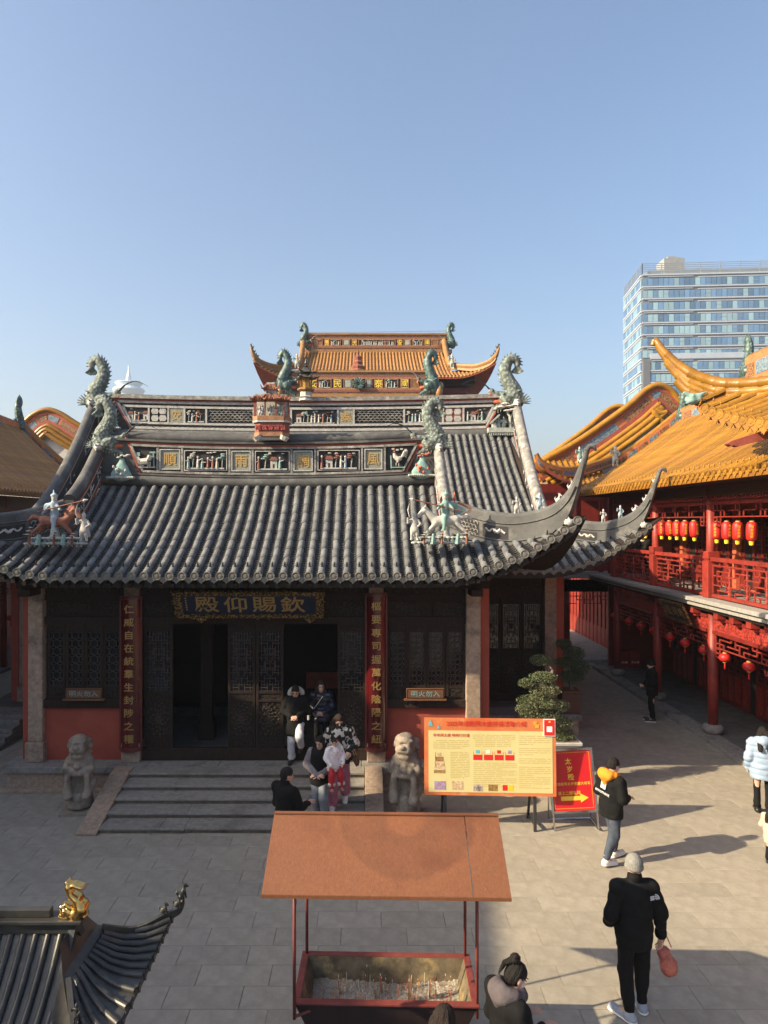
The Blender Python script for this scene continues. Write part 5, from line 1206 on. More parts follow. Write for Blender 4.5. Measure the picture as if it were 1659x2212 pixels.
for k in range(len(COLY)-1):
    ya, yb = COLY[k]+.16, COLY[k+1]-.16
    r_ = MB().m('paint_red').box(8.55, 8.7, ya, yb, 4.42, 4.52).box(8.6, 8.66, ya, yb, 4.30, 4.335).box(8.58, 8.68, ya, yb, 3.53, 3.6).build('railing', gal, bevel=.008)
    b = MB().m('paint_red'); fret(b, ya, yb, 3.6, 4.30, 8.63, .03, k, .21)
    for yy in np.linspace(ya, yb, 5)[1:-1]: b.lathe([(.03, 3.6), (.045, 3.66), (.02, 3.72), (.035, 3.8), (.02, 3.95), (.035, 4.1), (.02, 4.2), (.03, 4.3)], 8, (8.63, yy, 0))
    for yy in np.arange(ya+.1, yb, .38): b.bar((8.63, yy, 4.33), (8.63, yy, 4.43), .03)
    b.build('railing_lattice', r_)
    h_ = MB().m('paint_red').box(8.6, 8.7, ya-.16, yb+.16, 5.82, 5.93).build('upper_beam', gal)
    b = MB().m('paint_red'); fret(b, ya, yb, 5.52, 5.82, 8.64, .026, k+9, .17)
    for e in (ya, yb-.34): fret(b, e, e+.34, 5.3, 5.5, 8.64, .026, 3, .17)
    b.build('hanging_lattice', h_)
    MB().m('wood_brown').box(8.58, 8.7, ya-.16, yb+.16, 5.96, 6.3).build('fascia_board', gal)
    b = MB().m('paint_red')
    n = int((yb-ya+.3)/.115)
    for i in range(n): y = ya-.16+i*.115; b.prism([(0, 0), (.115, 0), (.1, .05), (.075, .065), (.058, .10), (.04, .065), (.015, .05)], .03, Matrix.Translation((8.5, y, 5.93)) @ Matrix.Rotation(R(90), 4, 'Z') @ Matrix.Translation((0, -.03, 0)))
    b.build('fringe', h_)
    # upper rooms: posts, lattice doors
    for i in range(7):
        y = ya+(yb-ya)*(i+.5)/7
        if i == 3: o = MB().m('interior').box(10.55, 10.59, y-.22, y+.22, 3.55, 5.6).build('unlit_doorway_panel', gal); continue  # near-black panel on the wall, painted as an unlit opening
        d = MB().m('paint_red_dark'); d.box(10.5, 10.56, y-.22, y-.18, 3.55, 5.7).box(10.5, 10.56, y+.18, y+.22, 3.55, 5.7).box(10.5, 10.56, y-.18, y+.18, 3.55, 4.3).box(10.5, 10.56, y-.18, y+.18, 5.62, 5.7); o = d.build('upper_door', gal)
        b = MB().m('paint_red_dark'); fret(b, y-.18, y+.18, 4.3, 5.62, 10.53, .02, i, .1); b.m('interior').box(10.57, 10.58, y-.18, y+.18, 4.3, 5.62); b.build('lattice', o)
    MB().m('paint_terracotta').lathe([(.11, 3.5), (.11, 6.3)], 12, (10.4, COLY[k], 0)).build('wall_column', gal, smooth=True)
    MB().m('paint_terracotta').box(10.4, 10.6, (ya+yb)/2+.45, (ya+yb)/2+.65, 3.5, 6.3).build('wall_post', gal)
    # ground floor: friezes, hanging lattice, doors
    MB().m('paint_red_dark').box(8.62, 8.78, ya, yb, 2.98, 3.06).box(8.6, 8.8, ya, yb, 2.62, 2.7).build('lower_beam', gal); MB().m('paint_carved').box(8.65, 8.75, ya, yb, 2.7, 2.98).build('carved_frieze', gal)
    for yy in np.arange(ya+.3, yb, .72): MB().m('paint_red').box(8.42, 8.62, yy, yy+.2, 3.06, 3.2).box(8.5, 8.62, yy+.04, yy+.16, 2.98, 3.06).build('beam_bracket', gal)
    b = MB().m('paint_red'); fret(b, ya, yb, 2.28, 2.62, 8.7, .028, k+4, .18)
    for e in (ya, yb-.4): fret(b, e, e+.4, 2.05, 2.26, 8.7, .028, 3, .2)
    b.build('lower_lattice', gal)
    for i in range(8):
        y = ya+(yb-ya)*(i+.5)/8
        if i in (3,): o = MB().m('interior').box(10.55, 10.59, y-.2, y+.2, .15, 2.5).build('unlit_doorway_panel', gal); continue  # same near-black panel in place of an unlit opening
        d = MB().m('paint_red_dark'); frame = ((-.2, -.16), (.16, .2))
        for a, c in frame: d.box(10.5, 10.56, y+a, y+c, .15, 2.6)
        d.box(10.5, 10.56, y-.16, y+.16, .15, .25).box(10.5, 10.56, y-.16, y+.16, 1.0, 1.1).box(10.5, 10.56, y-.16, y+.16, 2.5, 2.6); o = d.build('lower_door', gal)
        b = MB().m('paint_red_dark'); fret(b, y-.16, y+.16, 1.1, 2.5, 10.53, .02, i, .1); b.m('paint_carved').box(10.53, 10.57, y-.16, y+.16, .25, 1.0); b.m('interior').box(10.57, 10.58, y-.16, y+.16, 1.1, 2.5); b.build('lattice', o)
# gallery name board
gp = thing('gallery_name_board', 'tilted blue board with three gold characters hanging under the right gallery balcony', 'sign', (8.45, 18.9, 2.7))
gr = Vector((0, -1, 0)); gu = Vector((-.42, 0, .9)).normalized(); gM = face_m((8.42, 18.85, 2.98), gr, gu)
def gbox(b, x0, x1, z0, z1, d0, d1): 
    V = [gM @ Vector((x, z, d)) for x in (x0, x1) for d in (d1, d0) for z in (z0, z1)]; b.add(V, [(0,1,3,2),(4,6,7,5),(0,4,5,1),(2,3,7,6),(0,2,6,4),(1,5,7,3)])
b = MB().m('plaque_blue'); gbox(b, -.65, .65, -.24, .24, 0, .03); b.build('board', gp)
b = MB().m('gold_carved'); gbox(b, -.72, .72, .22, .3, 0, .06); gbox(b, -.72, .72, -.3, -.22, 0, .06); gbox(b, -.72, -.62, -.22, .22, 0, .06); gbox(b, .62, .72, -.22, .22, 0, .06); b.build('frame', gp)
for i, ch in enumerate('殿司地'): letter(ch, gM @ Matrix.Translation((-.38+.38*i, 0, .036)), .33, 'gold_leaf', gp, .016, .01)
# lanterns
def tall_lantern(X, Y, z, k, where):
    t = thing('tall_lantern', where, 'lantern', (X, Y, z+.3), group='tall red lanterns with gold characters on the upper gallery')
    c = (X, Y, z); b = MB().m('lantern_red'); n = 20
    prof_ = [(.05, .215), (.085, .205), (.112, .165), (.122, .08), (.124, 0), (.122, -.08), (.112, -.165), (.085, -.205), (.05, -.215)]
    b.lathe(list(reversed(prof_)), n, c); shade_auto(b.build('body', t), 60)
    b = MB().m('gold_paint').lathe([(.055, .21), (.055, .24), (.03, .245)], 12, c).build('top_ring', t)
    b = MB().m('lantern_yellow'); b.lathe([(.045, -.31), (.055, -.22), (.05, -.21)], 10, c); b.build('tassel', t)
    MB().m('black_iron').tube([(X, Y, z+.24), (X, Y, z+.42)], .006, 5).build('cord', t)
    an = [R(-112), R(-118), R(-100), R(60), R(-82)][k % 5]+random.uniform(-.3, .3)
    for an_ in (an, an+PI):
        d = Vector((math.cos(an_), math.sin(an_), 0)); r_ = Vector((-d.y, d.x, 0))
        for i, ch in enumerate('福星高照'): letter(ch, face_m(Vector(c)+d*.122+Vector((0, 0, .115-i*.077)), r_, (0, 0, 1)), .066, 'lantern_char', t, .012, .06)
    t.rotation_euler = (random.uniform(-.06, .06), random.uniform(-.05, .05), 0)
TL = []
LY = [15.67, 16.26, 16.77, 17.27-.02, 18.46, 18.95, 19.45, 19.95, 20.4, 21.6, 22.1, 22.6, 23.1, 23.6]
names = ['first', 'second', 'third', 'fourth', 'fifth']
for k, Y in enumerate(LY):
    bay = 'bay at the picture edge' if k < 4 else ('middle gallery bay' if k < 9 else 'far shaded gallery bay')
    idx = k if k < 4 else (k-4 if k < 9 else k-9); tall_lantern(8.72, Y, 5.2 if k >= 4 else 5.18, k, 'tall red lantern, %s from right, %s' % (names[idx], bay))
def round_lantern(X, Y, z, lab, grp='small round lanterns under the balcony'):
    t = thing('round_lantern', lab, 'lantern', (X, Y, z-.15), group=grp); c = (X, Y, z)
    b = MB().m('lantern_red'); n = 12; b.lathe([(.13*math.sin(PI*(i+.6)/8.2)+.01, -.11*math.cos(PI*(i+.6)/8.2)) for i in range(8)], 16, c); b.build('body', t, smooth=True)
    MB().m('gold_paint').lathe([(.05, .1), (.05, .13)], 10, c).lathe([(.045, -.125), (.045, -.1)], 10, c).build('rings', t)
    MB().m('black_iron').tube([(X, Y, z+.13), (X, Y, z+.32)], .005, 4).build('cord', t); MB().m('lantern_red').lathe([(.006, -.3), (.022, -.27), (.018, -.18), (.006, -.125)], 6, c).build('tassel', t)
for k, Y in enumerate((15.8, 16.86, 17.9, 18.96, 19.9, 21.0, 22.0, 23.0, 24.3)):
    round_lantern(8.72, Y, 2.1, 'small round red lantern under the right balcony, number %s from the picture edge' % ('one', 'two', 'three', 'four', 'five', 'six', 'seven', 'eight', 'nine')[k])
round_lantern(-13.1, 25.6, 1.75+.1, 'small round red lantern in the dark left gallery'); 

# far end of the passage: cross wing with sunlit red doors
fw = thing('passage_wing', 'red wing closing the passage behind the main hall, with sunlit doors', 'building', (8, 28, 0))
MB().m('slab_concrete').box(5.2, 10.6, 26.0, 27.2, 3.28, 3.5).build('balcony_slab', fw); MB().m('granite_grey').box(5.6, 12, 26.6, 38, -.02, .12).build('floor_stone', fw)
for X, Y in ((8.15, 28.2), (6.2, 28.2)):
    o = MB().m('paint_red').lathe([(.14, .3), (.13, 3.3)], 12, (X, Y, 0)).build('column', fw, smooth=True); MB().m('granite_grey').lathe([(.2, .1), (.27, .2), (.18, .32)], 14, (X, Y, 0)).build('column_base', o, smooth=True)
b = MB().m('paint_red')
for i in range(6):
    X = 8.2+i*.3
    b.box(X, X+.05, 37.0, 37.1, .12, 3.0).box(X+.05, X+.27, 37.02, 37.08, .12, .9).box(X+.05, X+.27, 37.02, 37.06, 2.7, 2.8)
b.build('door_panels', fw); MB().m('paint_red_dark').box(5.2, 10.5, 37.1, 37.3, .12, 3.4).build('back_wall', fw); MB().m('paint_red_dark').box(8.95, 10.75, 25.55, 25.68, .1, 3.3).build('corner_wall', fw); MB().m('paint_red_dark').box(8.95, 10.75, 25.55, 25.68, 3.5, 6.4).build('corner_wall', fw)
MB().m('paint_red_dark').box(10.12, 10.3, 26.6, 37, .12, 3.4).build('side_wall', fw)
for i in range(16):
    y = 28.2+i*.5; d = MB().m('paint_red').box(10.05, 10.12, y, y+.06, .12, 3.0).box(10.06, 10.11, y+.06, y+.46, .12, .9).box(10.06, 10.11, y+.06, y+.46, 2.7, 2.8).box(10.09, 10.11, y+.06, y+.46, .9, 2.7); d.build('side_door', fw); MB().m('paint_carved').box(5.2, 10.1, 26.3, 26.4, 2.75, 3.2).build('carved_frieze', fw)
b = MB().m('paint_red'); 
for i in range(16):
    for j in range(3):
        if (i+j) % 3: b.bar((5.3+i*.3, 26.35, 2.3+j*.14), (5.6+i*.3, 26.35, 2.3+j*.14), .03)
    b.bar((5.3+i*.3, 26.35, 2.3+.14*(i % 2)), (5.3+i*.3, 26.35, 2.74), .03)
b.build('hanging_lattice', fw)
MB().m('paint_red').box(5.2, 10.5, 26.1, 26.2, 4.35, 4.5).box(5.2, 10.5, 26.1, 26.2, 3.55, 3.62).build('rail', fw); b = MB().m('paint_red')
for i in range(36): b.bar((5.25+i*.145, 26.15, 3.6), (5.25+i*.145, 26.15, 4.36), .03); 
for j in range(4): b.bar((5.2, 26.15, 3.75+.15*j), (10.5, 26.15, 3.75+.15*j), .028)
b.build('rail_lattice', fw); MB().m('paint_red_dark').box(5.0, 10.6, 27.6, 27.7, 3.5, 6.9).build('upper_wall', fw)
b = MB().m('paint_red').box(5.0, 9.0, 26.1, 26.25, 6.2, 6.5); 
for i in range(5): b.box(5.4+i*.85, 5.55+i*.85, 26.12, 26.24, 3.5, 6.2)
b.build('upper_frame', fw)
SW = Slope(9.3, 26.2, 6.75, 28.2, 8.0, 1.2, 2.6, .8, .75, .1, .3, .6)
b = MB().m('glaze_brown'); b.grid([[SW.pt(-2.55+2.55*i/12, u) for i in range(13)] for u in (0, .25, .5, .75, 1)]); b.m('trim_red').grid([[SW.pt(-2.55+2.55*i/12, u)+Vector((0, 0, -.14)) for i in range(13)] for u in (1, .75, .5, .25, 0)]); b.grid([[SW.pt(-2.55+2.55*i/12, 0)+Vector((0, 0, dz)) for i in range(13)] for dz in (0, -.14)])
wr = b.build('roof', fw); rm = None
for i in range(11):
    dx = -2.45+i*.24; me = row_mesh([SW.pt(dx, u)-SW.pt(dx, 0) for u in (0, .3, .6, .95)], .065, 'glaze_yellow'); put('tile_row', me, wr, Matrix.Translation(SW.pt(dx, 0)))
coloured_band(fw, lerp_pts([at(1158, 981, 26.3), at(1172, 1000, 26.3), at(1215, 1013, 26.5), at(1262, 1008, 26.9), at(1330, 985, 27.5)], 14), .3, name='hip_ridge', out=Vector((0, -1, 0)), depth=.2)
put('ridge_figure', FIG['statue_aqua'], fw, Matrix.Translation(at(1252, 1000, 26.6)) @ Matrix.Scale(.62, 4))
# fire-hose boxes standing in the gallery corner
for i in range(2):
    t = thing('extinguisher_box', 'red fire extinguisher box in the gallery corner, %s one' % ('left', 'right')[i], 'box', (9.35+.42*i, 25.3, .1), group='fire boxes')
    MB().m('paint_red').box(9.16+.42*i, 9.55+.42*i, 25.2, 25.45, .1, .68).build('box', t, bevel=.01); MB().m('paint_red').box(9.15+.42*i, 9.56+.42*i, 25.18, 25.46, .68, .72).build('lid', t)
    for q, ch in enumerate('灭火器箱'[:3]): letter(ch, face_m((9.26+.1*q+.42*i, 25.195, .3)), .09, 'banner_white', t, .01, .01)

# round-backed gables of the buildings farther along
def hump_gable(name, label, path, Y, wall_drop, side, dark=False):
    t = thing(name, label, 'building', (path[len(path)//2][0], Y, 0))
    pts = lerp_pts([Vector((x, Y, z)) for x, z in path], 40)
    def off(d):
        out = []
        for i in range(40):
            tg = (pts[min(i+1, 39)]-pts[max(i-1, 0)]).normalized(); nrm = Vector((-tg.z, 0, tg.x))
            if nrm.z < 0: nrm = -nrm
            out.append(pts[i]-nrm*d)
        return out
    c = MB().m('glaze_yellow'); c.tube(off(0), .13, 10); c.tube(off(.78)[2:-2], .12, 8); c.tube([p-Vector((0, .12, 0)) for p in off(.98)[3:-3]], .13, 8); c.tube([p-Vector((0, .2, 0)) for p in off(1.18)[4:-4]], .12, 8); shade_auto(c.build('glazed_ridges', t), 50)
    b = MB().m('trim_red')
    for a0, a1, dy in ((.1, .24, -.03), (.52, .68, -.03)): 
        A = off(a0); B = off(a1); b.grid([[p+Vector((0, dy, 0)) for p in A], [p+Vector((0, dy, 0)) for p in B]])
    b.build('red_strips', t)
    A, B = off(.22), off(.54); w = MB().m('trim_orange'); w.grid([off(.08), off(.75)]); w.build('band', t)
    for k in range(6):
        i0, i1 = 2+k*6, 2+k*6+5
        if i1 > 38: break
        b = MB().m('blue_panel' if k % 2 else 'brown_panel'); b.grid([[p+Vector((0, -.02, 0)) for p in A[i0:i1+1]], [p+Vector((0, -.02, 0)) for p in B[i0:i1+1]]]); b.build('band_panel', t)
    w = MB().m('plaster_white'); E_ = off(.7); base = min(p.z for p in E_)-wall_drop
    w.grid([E_, [Vector((p.x, p.y, base)) for p in E_]]); w.build('gable_wall', t)
    # roof running back from the gable
    r_ = MB().m('glaze_yellow'); r_.grid([pts, [p+Vector((0, .9, 0)) for p in pts]]); r_.build('roof', t)
P1 = [(ax(p, 28.0), az(q, 28.0)) for p, q in ((1150, 1010), (1172, 996), (1240, 958), (1300, 918), (1360, 874), (1395, 843), (1421, 832), (1448, 842), (1475, 872), (1530, 915), (1600, 965))]
hump_gable('round_gabled_house', 'white gabled house with rounded red and yellow gable ridge beyond the right gallery', P1, 28.0, 3, 1)
P2 = [(ax(p-86, 33.5), az(q+46, 33.5)) for p, q in ((1180, 994), (1240, 958), (1300, 918), (1360, 874), (1395, 843), (1421, 832), (1448, 842), (1475, 872), (1530, 915))]
hump_gable('round_gabled_house', 'farthest rounded yellow gable, half hidden beyond the nearer right one', P2, 33.5, 3, 1)
P3 = [(ax(p, 34.0), az(q, 34.0)) for p, q in ((-60, 1010), (10, 955), (50, 915), (75, 894), (103, 885), (130, 893), (165, 915), (215, 945), (280, 985))]
hump_gable('round_gabled_house', 'white gabled house with rounded red and yellow gable ridge beyond the left gallery', P3, 34.0, 4, -1)
# left gallery: mirrored roof, plain lower storeys in shade
gl = thing('west_gallery', 'two-storey gallery with brownish glazed roof along the left side', 'gallery', (2*XC-8.7, 17, 0))
lro, lprof, lfx = side_roof(gl, -1, -14, 32.2, 22.5, zr=9.75, tile='glaze_brown', pan='glaze_brown')
coloured_band(gl, [Vector((2*XC-11.5, y, z)) for y, z in ((-14, 10.2), (-6, 10.2), (1.4, 10.3), (4, 10.5), (7, 10.8), (9.6, 11.3), (13, 11.4), (16, 11.0), (22, 10.4), (32.3, 9.9))], .85, name='ridge', npan=40); fish(gl, (2*XC-11.5, 32.2, 9.5), 1.7, 1, yaw=R(-90))  # ridge heights out of view raised to shape the shadow on court and roof
coloured_band(gl, [lprof(u)+Vector((0, 32.3, .33)) for u in np.linspace(1, .2, 9)], .36, name='end_ridge', out=Vector((0, 1, 0)), depth=.22, npan=6)
X0 = 2*XC-10.6; MB().m('paint_red_dark').box(X0-.2, X0, -14, 32, .1, 6.4).build('wall', gl); MB().m('slab_concrete').box(X0, 2*XC-8.25, -14, 32, 3.28, 3.5).build('balcony_slab', gl)
MB().m('wood_brown').box(2*XC-8.72, 2*XC-8.6, -14, 32, 5.9, 6.35).build('fascia_board', gl); MB().m('paint_red').box(2*XC-8.7, 2*XC-8.58, -14, 32, 5.75, 5.9).box(2*XC-8.7, 2*XC-8.6, -14, 32, 4.4, 4.52).box(2*XC-8.7, 2*XC-8.6, -14, 32, 3.5, 3.6).build('beams', gl)
b = MB().m('paint_red'); fret(b, 16, 32, 3.6, 4.35, 2*XC-8.65, .03, 1, .24); fret(b, 16, 32, 5.4, 5.75, 2*XC-8.65, .03, 1, .2); fret(b, 16, 32, 2.5, 3.1, 2*XC-8.65, .03, 1, .2); b.build('lattice', gl)
for Y in np.arange(-12.0, 32, 3.4): MB().m('paint_red').lathe([(.12, .1), (.11, 6.3)], 10, (2*XC-8.7, Y, 0)).build('column', gl, smooth=True)
MB().m('paving_dark').box(X0-2, 2*XC-8.4, -14, 32, -.02, .1).build('gallery_floor', gl)
# side steps glimpsed at the left edge
sst = thing('side_steps', 'small stone steps at the left edge in the shade beside the hall', 'steps', (-10.2, 18, 0))
for k in range(4): MB().m('granite_grey').box(-10.5, -8.6, 16.2+.35*k, 17.9, .12*k, .12*(k+1)).build('step_stone', sst, bevel=.012)
b = MB().m('granite'); V = [(15.9, 0), (17.9, 0), (17.9, .75), (17.6, .75), (15.9, .1)]; P = [Vector((x, y, z)) for x in (-10.8, -10.5) for y, z in V]; b.add(P, [(0,1,2,3,4), (9,8,7,6,5)]+[(i, i+5, (i+1) % 5+5, (i+1) % 5) for i in range(5)]); b.build('side_stone', sst, bevel=.01)

# ------------------------------------------------------------------ near corner of another yellow roof at the right edge
nr = thing('corner_pavilion', 'near glazed yellow roof corner with tall upturned horn at the right edge', 'pavilion', (8, 13, 0))
hp = [Vector(v) for v in (at(1410, 746, 15.22), at(1416, 735, 15.2), at(1431.6, 757, 15.1), at(1462, 786, 14.95), at(1496, 809, 14.75), at(1534.5, 822.7, 14.55), at(1565, 829, 14.35), at(1603, 829, 14.12), at(1659, 824, 13.8), at(1740, 805, 13.35), at(1850, 775, 12.8))]
top = lerp_pts(hp, 40)
c = MB().m('glaze_yellow')
for k in range(13):                                              # separate glazed cap tiles along the horn
    seg = top[k*3:k*3+4]
    if len(seg) < 2: break
    rr = [.045+.075*min(1, (k*3+j)/16) for j in range(len(seg))]; rr[0] *= 1.14
    o = MB().m('glaze_yellow').tube(seg, rr, 12); shade_auto(o.build('horn_tile', nr), 60)
    if k > 1:
        for lay, (dz, kk) in enumerate(((.16, 4), (.27, 9), (.40, 12))):
            if k*3 < kk: continue
            q = [p-Vector((0, 0, dz*min(1, (k*3+j)/14))) for j, p in enumerate(seg)]
            shade_auto(MB().m('glaze_yellow').tube(q, [r_*(.8 if lay < 2 else 1.0) for r_ in rr], 10).build('horn_tile', nr), 60)
w = MB().m('glaze_yellow'); ribbon(w, top[10:], [p-Vector((0, 0, .05+.57*min(1, (i+2)/13))) for i, p in enumerate(top[10:])], .16); w.build('horn_wall', nr)
def disc_pos(t): return Vector((6.86+.46*t, 14.3-1.7*t, 7.88-.70*min(1, t)**.62 if t > 0 else 7.88))
dmn = disc_mesh(.105, 'glaze_yellow'); pmn = drip_mesh(.24, .2, 'glaze_yellow'); sheet = []
for k in range(12):
    t = k/9; p = disc_pos(t); Xh = 6.35+(15.2-p.y)*1.25; ln = max(.35, Xh-p.x+.1); q = p+Vector((ln, .02, ln*.42)); sheet.append((p, q))
    me = row_mesh([Vector((0, 0, 0)), (q-p)*.5-Vector((0, 0, .03)), q-p], .09, 'glaze_yellow'); put('tile_row', me, nr, Matrix.Translation(p))
    put('tile_end_disc', dmn, nr, Matrix.Translation(p) @ Matrix.Rotation(R(-72), 4, 'Z')); put('tile_nail', nail_mesh('glaze_yellow'), nr, Matrix.Translation(p+Vector((.16, 0, .12))))
    if k < 11: pp = (p+disc_pos((k+1)/9))/2; put('drip_tile', pmn, nr, Matrix.Translation(pp-Vector((.02, 0, .02))) @ Matrix.Rotation(R(-72), 4, 'Z'))
b = MB().m('glaze_yellow_pan'); b.grid([[a-Vector((0, 0, .03)) for a, _ in sheet], [c_-Vector((0, 0, .03)) for _, c_ in sheet]]); b.m('trim_red').grid([[a-Vector((0, 0, .14)) for a, _ in sheet], [c_-Vector((0, 0, .3)) for _, c_ in sheet]]); b.grid([[a-Vector((0, 0, .03)) for a, _ in sheet], [a-Vector((0, 0, .14)) for a, _ in sheet]]); b.build('roof', nr)
b = MB().m('trim_red'); q0 = at(1600, 958, 13.0); b.prism([(-.24, .0), (-.16, .05), (.25, .18), (.7, .32), (.7, .14), (.1, -.02), (-.05, -.06), (-.13, -.03), (-.17, -.05), (-.22, -.02)], .14, Matrix.Translation(q0)); b.build('corner_beam', nr)
b = MB().m('trim_red')
for k in range(7): p = disc_pos(.15+k*.12); b.bar(p+Vector((.05, 0, -.16)), p+Vector((1.4, 0, .25)), .08, .1)
b.build('rafters', nr)
s = SDF(.02); s.xf(Matrix.Translation(at(1498, 862, 14.35)), 1.0); s.k = .04; s.ell((0, 0, 0), (.17, .13, .12)); s.cap((-.08, -.05, .05), (-.22, -.06, .12), .06, .03); s.cap((-.05, -.08, -.05), (-.18, -.1, -.1), .05, .03); s.cap((.08, -.08, .05), (.2, -.1, .12), .06, .02); s.cap((.08, -.08, -.02), (.2, -.1, -.04), .06, .02); s.ell((-.06, -.1, .04), (.04, .04, .04)); s.build('glazed_beast_head', 'statue_aqua', nr)

# ------------------------------------------------------------------ yellow-roofed hall in the distance
yh = thing('rear_hall', 'distant hall with orange-yellow glazed roof and two decorated ridges', 'temple hall', (.6, 50, 0))
SY = Slope(.6, 45.8, 14.9, 52, 18.15, 5.25, 7.95, .34, .95, .4, .3, 5.2)
yr_ = deck(SY, 52.2, 'trim_red', 48).build('roof', yh)
b = MB().m('glaze_yellow_pan'); xs = [8.0*(2*i/48-1) for i in range(49)]; b.grid([[SY.pt(x, SY.umax(x)*j/6)+Vector((0, 0, .0)) for x in xs] for j in range(7)]); b.build('roof_bed', yr_)
n = 0; full = row_mesh([SY.pt(0, u)-SY.pt(0, 0) for u in np.linspace(0, 1, 7)], .08, 'glaze_hazed', seg=.5, n=5)
for i in range(-33, 34):
    dx = i*.24; um = SY.umax(dx)
    if um < .05: continue
    if abs(dx) <= 5.0: put('tile_row', full, yr_, Matrix.Translation(SY.pt(dx, 0)))
    else: put('tile_row', row_mesh([SY.pt(dx, um*u)-SY.pt(dx, 0) for u in np.linspace(0, 1, 5)], .08, 'glaze_hazed', seg=.5, n=5), yr_, Matrix.Translation(SY.pt(dx, 0)))
for sg_ in (-1, 1):
    c = MB().m('glaze_hazed'); c.tube(lerp_pts([SY.pt(sg_*5.25, 1)+Vector((0, 0, .9)), SY.pt(sg_*5.25, .7)+Vector((0, 0, .45)), SY.pt(sg_*5.25, .34)+Vector((0, 0, .4))], 10), .2, 8); c.build('sloping_ridge', yh, smooth=True)
    hp = lerp_pts([SY.pt(sg_*5.3, .34)+Vector((0, 0, .45)), SY.pt(sg_*6.6, .17)+Vector((0, 0, .35)), SY.pt(sg_*7.5, .05)+Vector((0, 0, .3)), SY.pt(sg_*7.9, 0)+Vector((0, 0, .42)), SY.pt(sg_*7.95, 0)+Vector((sg_*.15, -.1, .95))], 20)
    c = MB().m('glaze_hazed'); c.tube(hp, [.18]*14+[.16, .14, .12, .1, .08, .05], 8); ribbon(c, hp[:16], [p-Vector((0, 0, .3)) for p in hp[:16]], .2); c.build('hip_ridge', yh)
    for k in (12, 15, 17): put('ridge_beast', BEAST['bronze_black'], yh, Matrix.Translation(hp[k]+Vector((0, 0, .1))) @ Matrix.Rotation(0 if sg_ > 0 else PI, 4, 'Z') @ Matrix.Scale(.35, 4))
    put('ridge_figure', FIG['statue_grey'], yh, Matrix.Translation(SY.pt(sg_*5.3, .3)+Vector((0, -.2, .2))) @ Matrix.Scale(1.0, 4))
def deco_band(Y, xt0, xt1, xb0, xb1, yt, yb, cells, nm):
    def X(p): return ax(p, Y)
    def Z(p): return az(p, Y)
    m = (yb-yt); b = MB().m('ridge_mosaic'); b.box(X(xt0), X(xt1), Y, Y+.5, Z(yb), Z(yt)); o = b.build(nm, yh)
    b = MB().m('glaze_hazed').box(X(xt0)-.2, X(xt1)+.2, Y-.15, Y+.55, Z(yt), Z(yt)+.12).box(X(xt0)-.2, X(xt1)+.2, Y-.2, Y+.55, Z(yb)-.25, Z(yb)); b.build('glazed_edge', o)
    b = MB().m('terracotta_plaster'); trap_frame(b, X(xt0+4), X(xt1-4), X(xb0), X(xb1), Z(yt+m*.17), Z(yb-m*.16), .12*m/40, Y-.06, Y+.02); b.m('ochre_plaster'); trap_frame(b, X(xt0+9), X(xt1-9), X(xb0+4), X(xb1-4), Z(yt+m*.26), Z(yb-m*.25), .09*m/40, Y-.06, Y+.02); b.m('relief_dark').box(X(xb0+6), X(xb1-6), Y-.02, Y+.01, Z(yb-m*.26), Z(yt+m*.27)); b.build('band_frame', o)  # duller trims here carry the haze in their colour
    for k, (p, q, c) in enumerate(cells):
        za, zb2 = Z(yb-m*.28), Z(yt+m*.29)
        f = MB().m('ochre_plaster'); frame_rect(f, X(p), X(q), za, zb2, .05, Y-.06, Y); f.build('panel_frame', o)
        if c == 'w':
            f = MB().m('relief_dark').box(X(p)+.05, X(q)-.05, Y-.03, Y-.02, za, zb2).m('statue_grey')
            for i in range(4): f.box(X(p)+.1, X(q)-.1, Y-.05, Y-.03, za+.08+(zb2-za)*i/4.4, za+.2+(zb2-za)*i/4.4)
            f.build('window', o)
        elif c == 's': relief(o, X(p)+.05, X(q)-.05, za, zb2, Y-.03, k+77)
        elif c == 'l': MB().m('brown_panel').box(X(p), X(q), Y-.04, Y-.025, za, zb2).build('lattice_panel', o)
        else:
            MB().m('relief_dark').box(X(p)+.04, X(q)-.04, Y-.045, Y-.03, za, zb2).build('character_board', o); letter(c, face_m((X((p+q)/2), Y-.05, (za+zb2)/2)), (zb2-za)*.95, 'sign_yellow', yh, .02, .01)
    return o
deco_band(44.8, 618, 930, 640, 912, 805, 852, [(645, 662, 'l'), (669, 685, '安'), (688, 716, 's'), (720, 738, '民'), (742, 761, 'w'), (789, 804, 'w'), (808, 827, '泰'), (831, 860, 's'), (865, 883, '國'), (887, 905, 'l')], 'lower_ridge')
deco_band(51.9, 661, 970, 682, 952, 724, 756, [(686, 697, 'l'), (701, 711, '豐'), (714, 736, 's'), (740, 756, 'w'), (760, 771, '民'), (774, 854, 's'), (859, 868, '安'), (872, 888, 'w'), (891, 914, 's'), (918, 928, '國'), (931, 946, 'l')], 'upper_ridge')
b = MB().m('dragon_teal'); c0 = at(774, 829, 44.6)
for k in range(14): an = k*PI/7; b.tube([c0+Vector((.3*math.cos(an), 0, .3*math.sin(an))), c0+Vector((.33*math.cos(an+.4), -.08, .33*math.sin(an+.4))), c0+Vector((.12*math.cos(an+.9), -.1, .12*math.sin(an+.9)))], [.07, .1, .05], 6)
b.lathe([(.001, -.14), (.14, 0), (.001, .14)], 8, c0); b.build('round_medallion', yh)
b = MB().m('terracotta_plaster'); c1 = at(773, 803, 45.5); b.lathe([(.6, 0), (.45, .15), (.5, .3), (.3, .45), (.34, .6), (.2, .75), (.26, .95), (.1, 1.1), (.02, 1.5)], 8, c1); b.build('ridge_vase', yh)
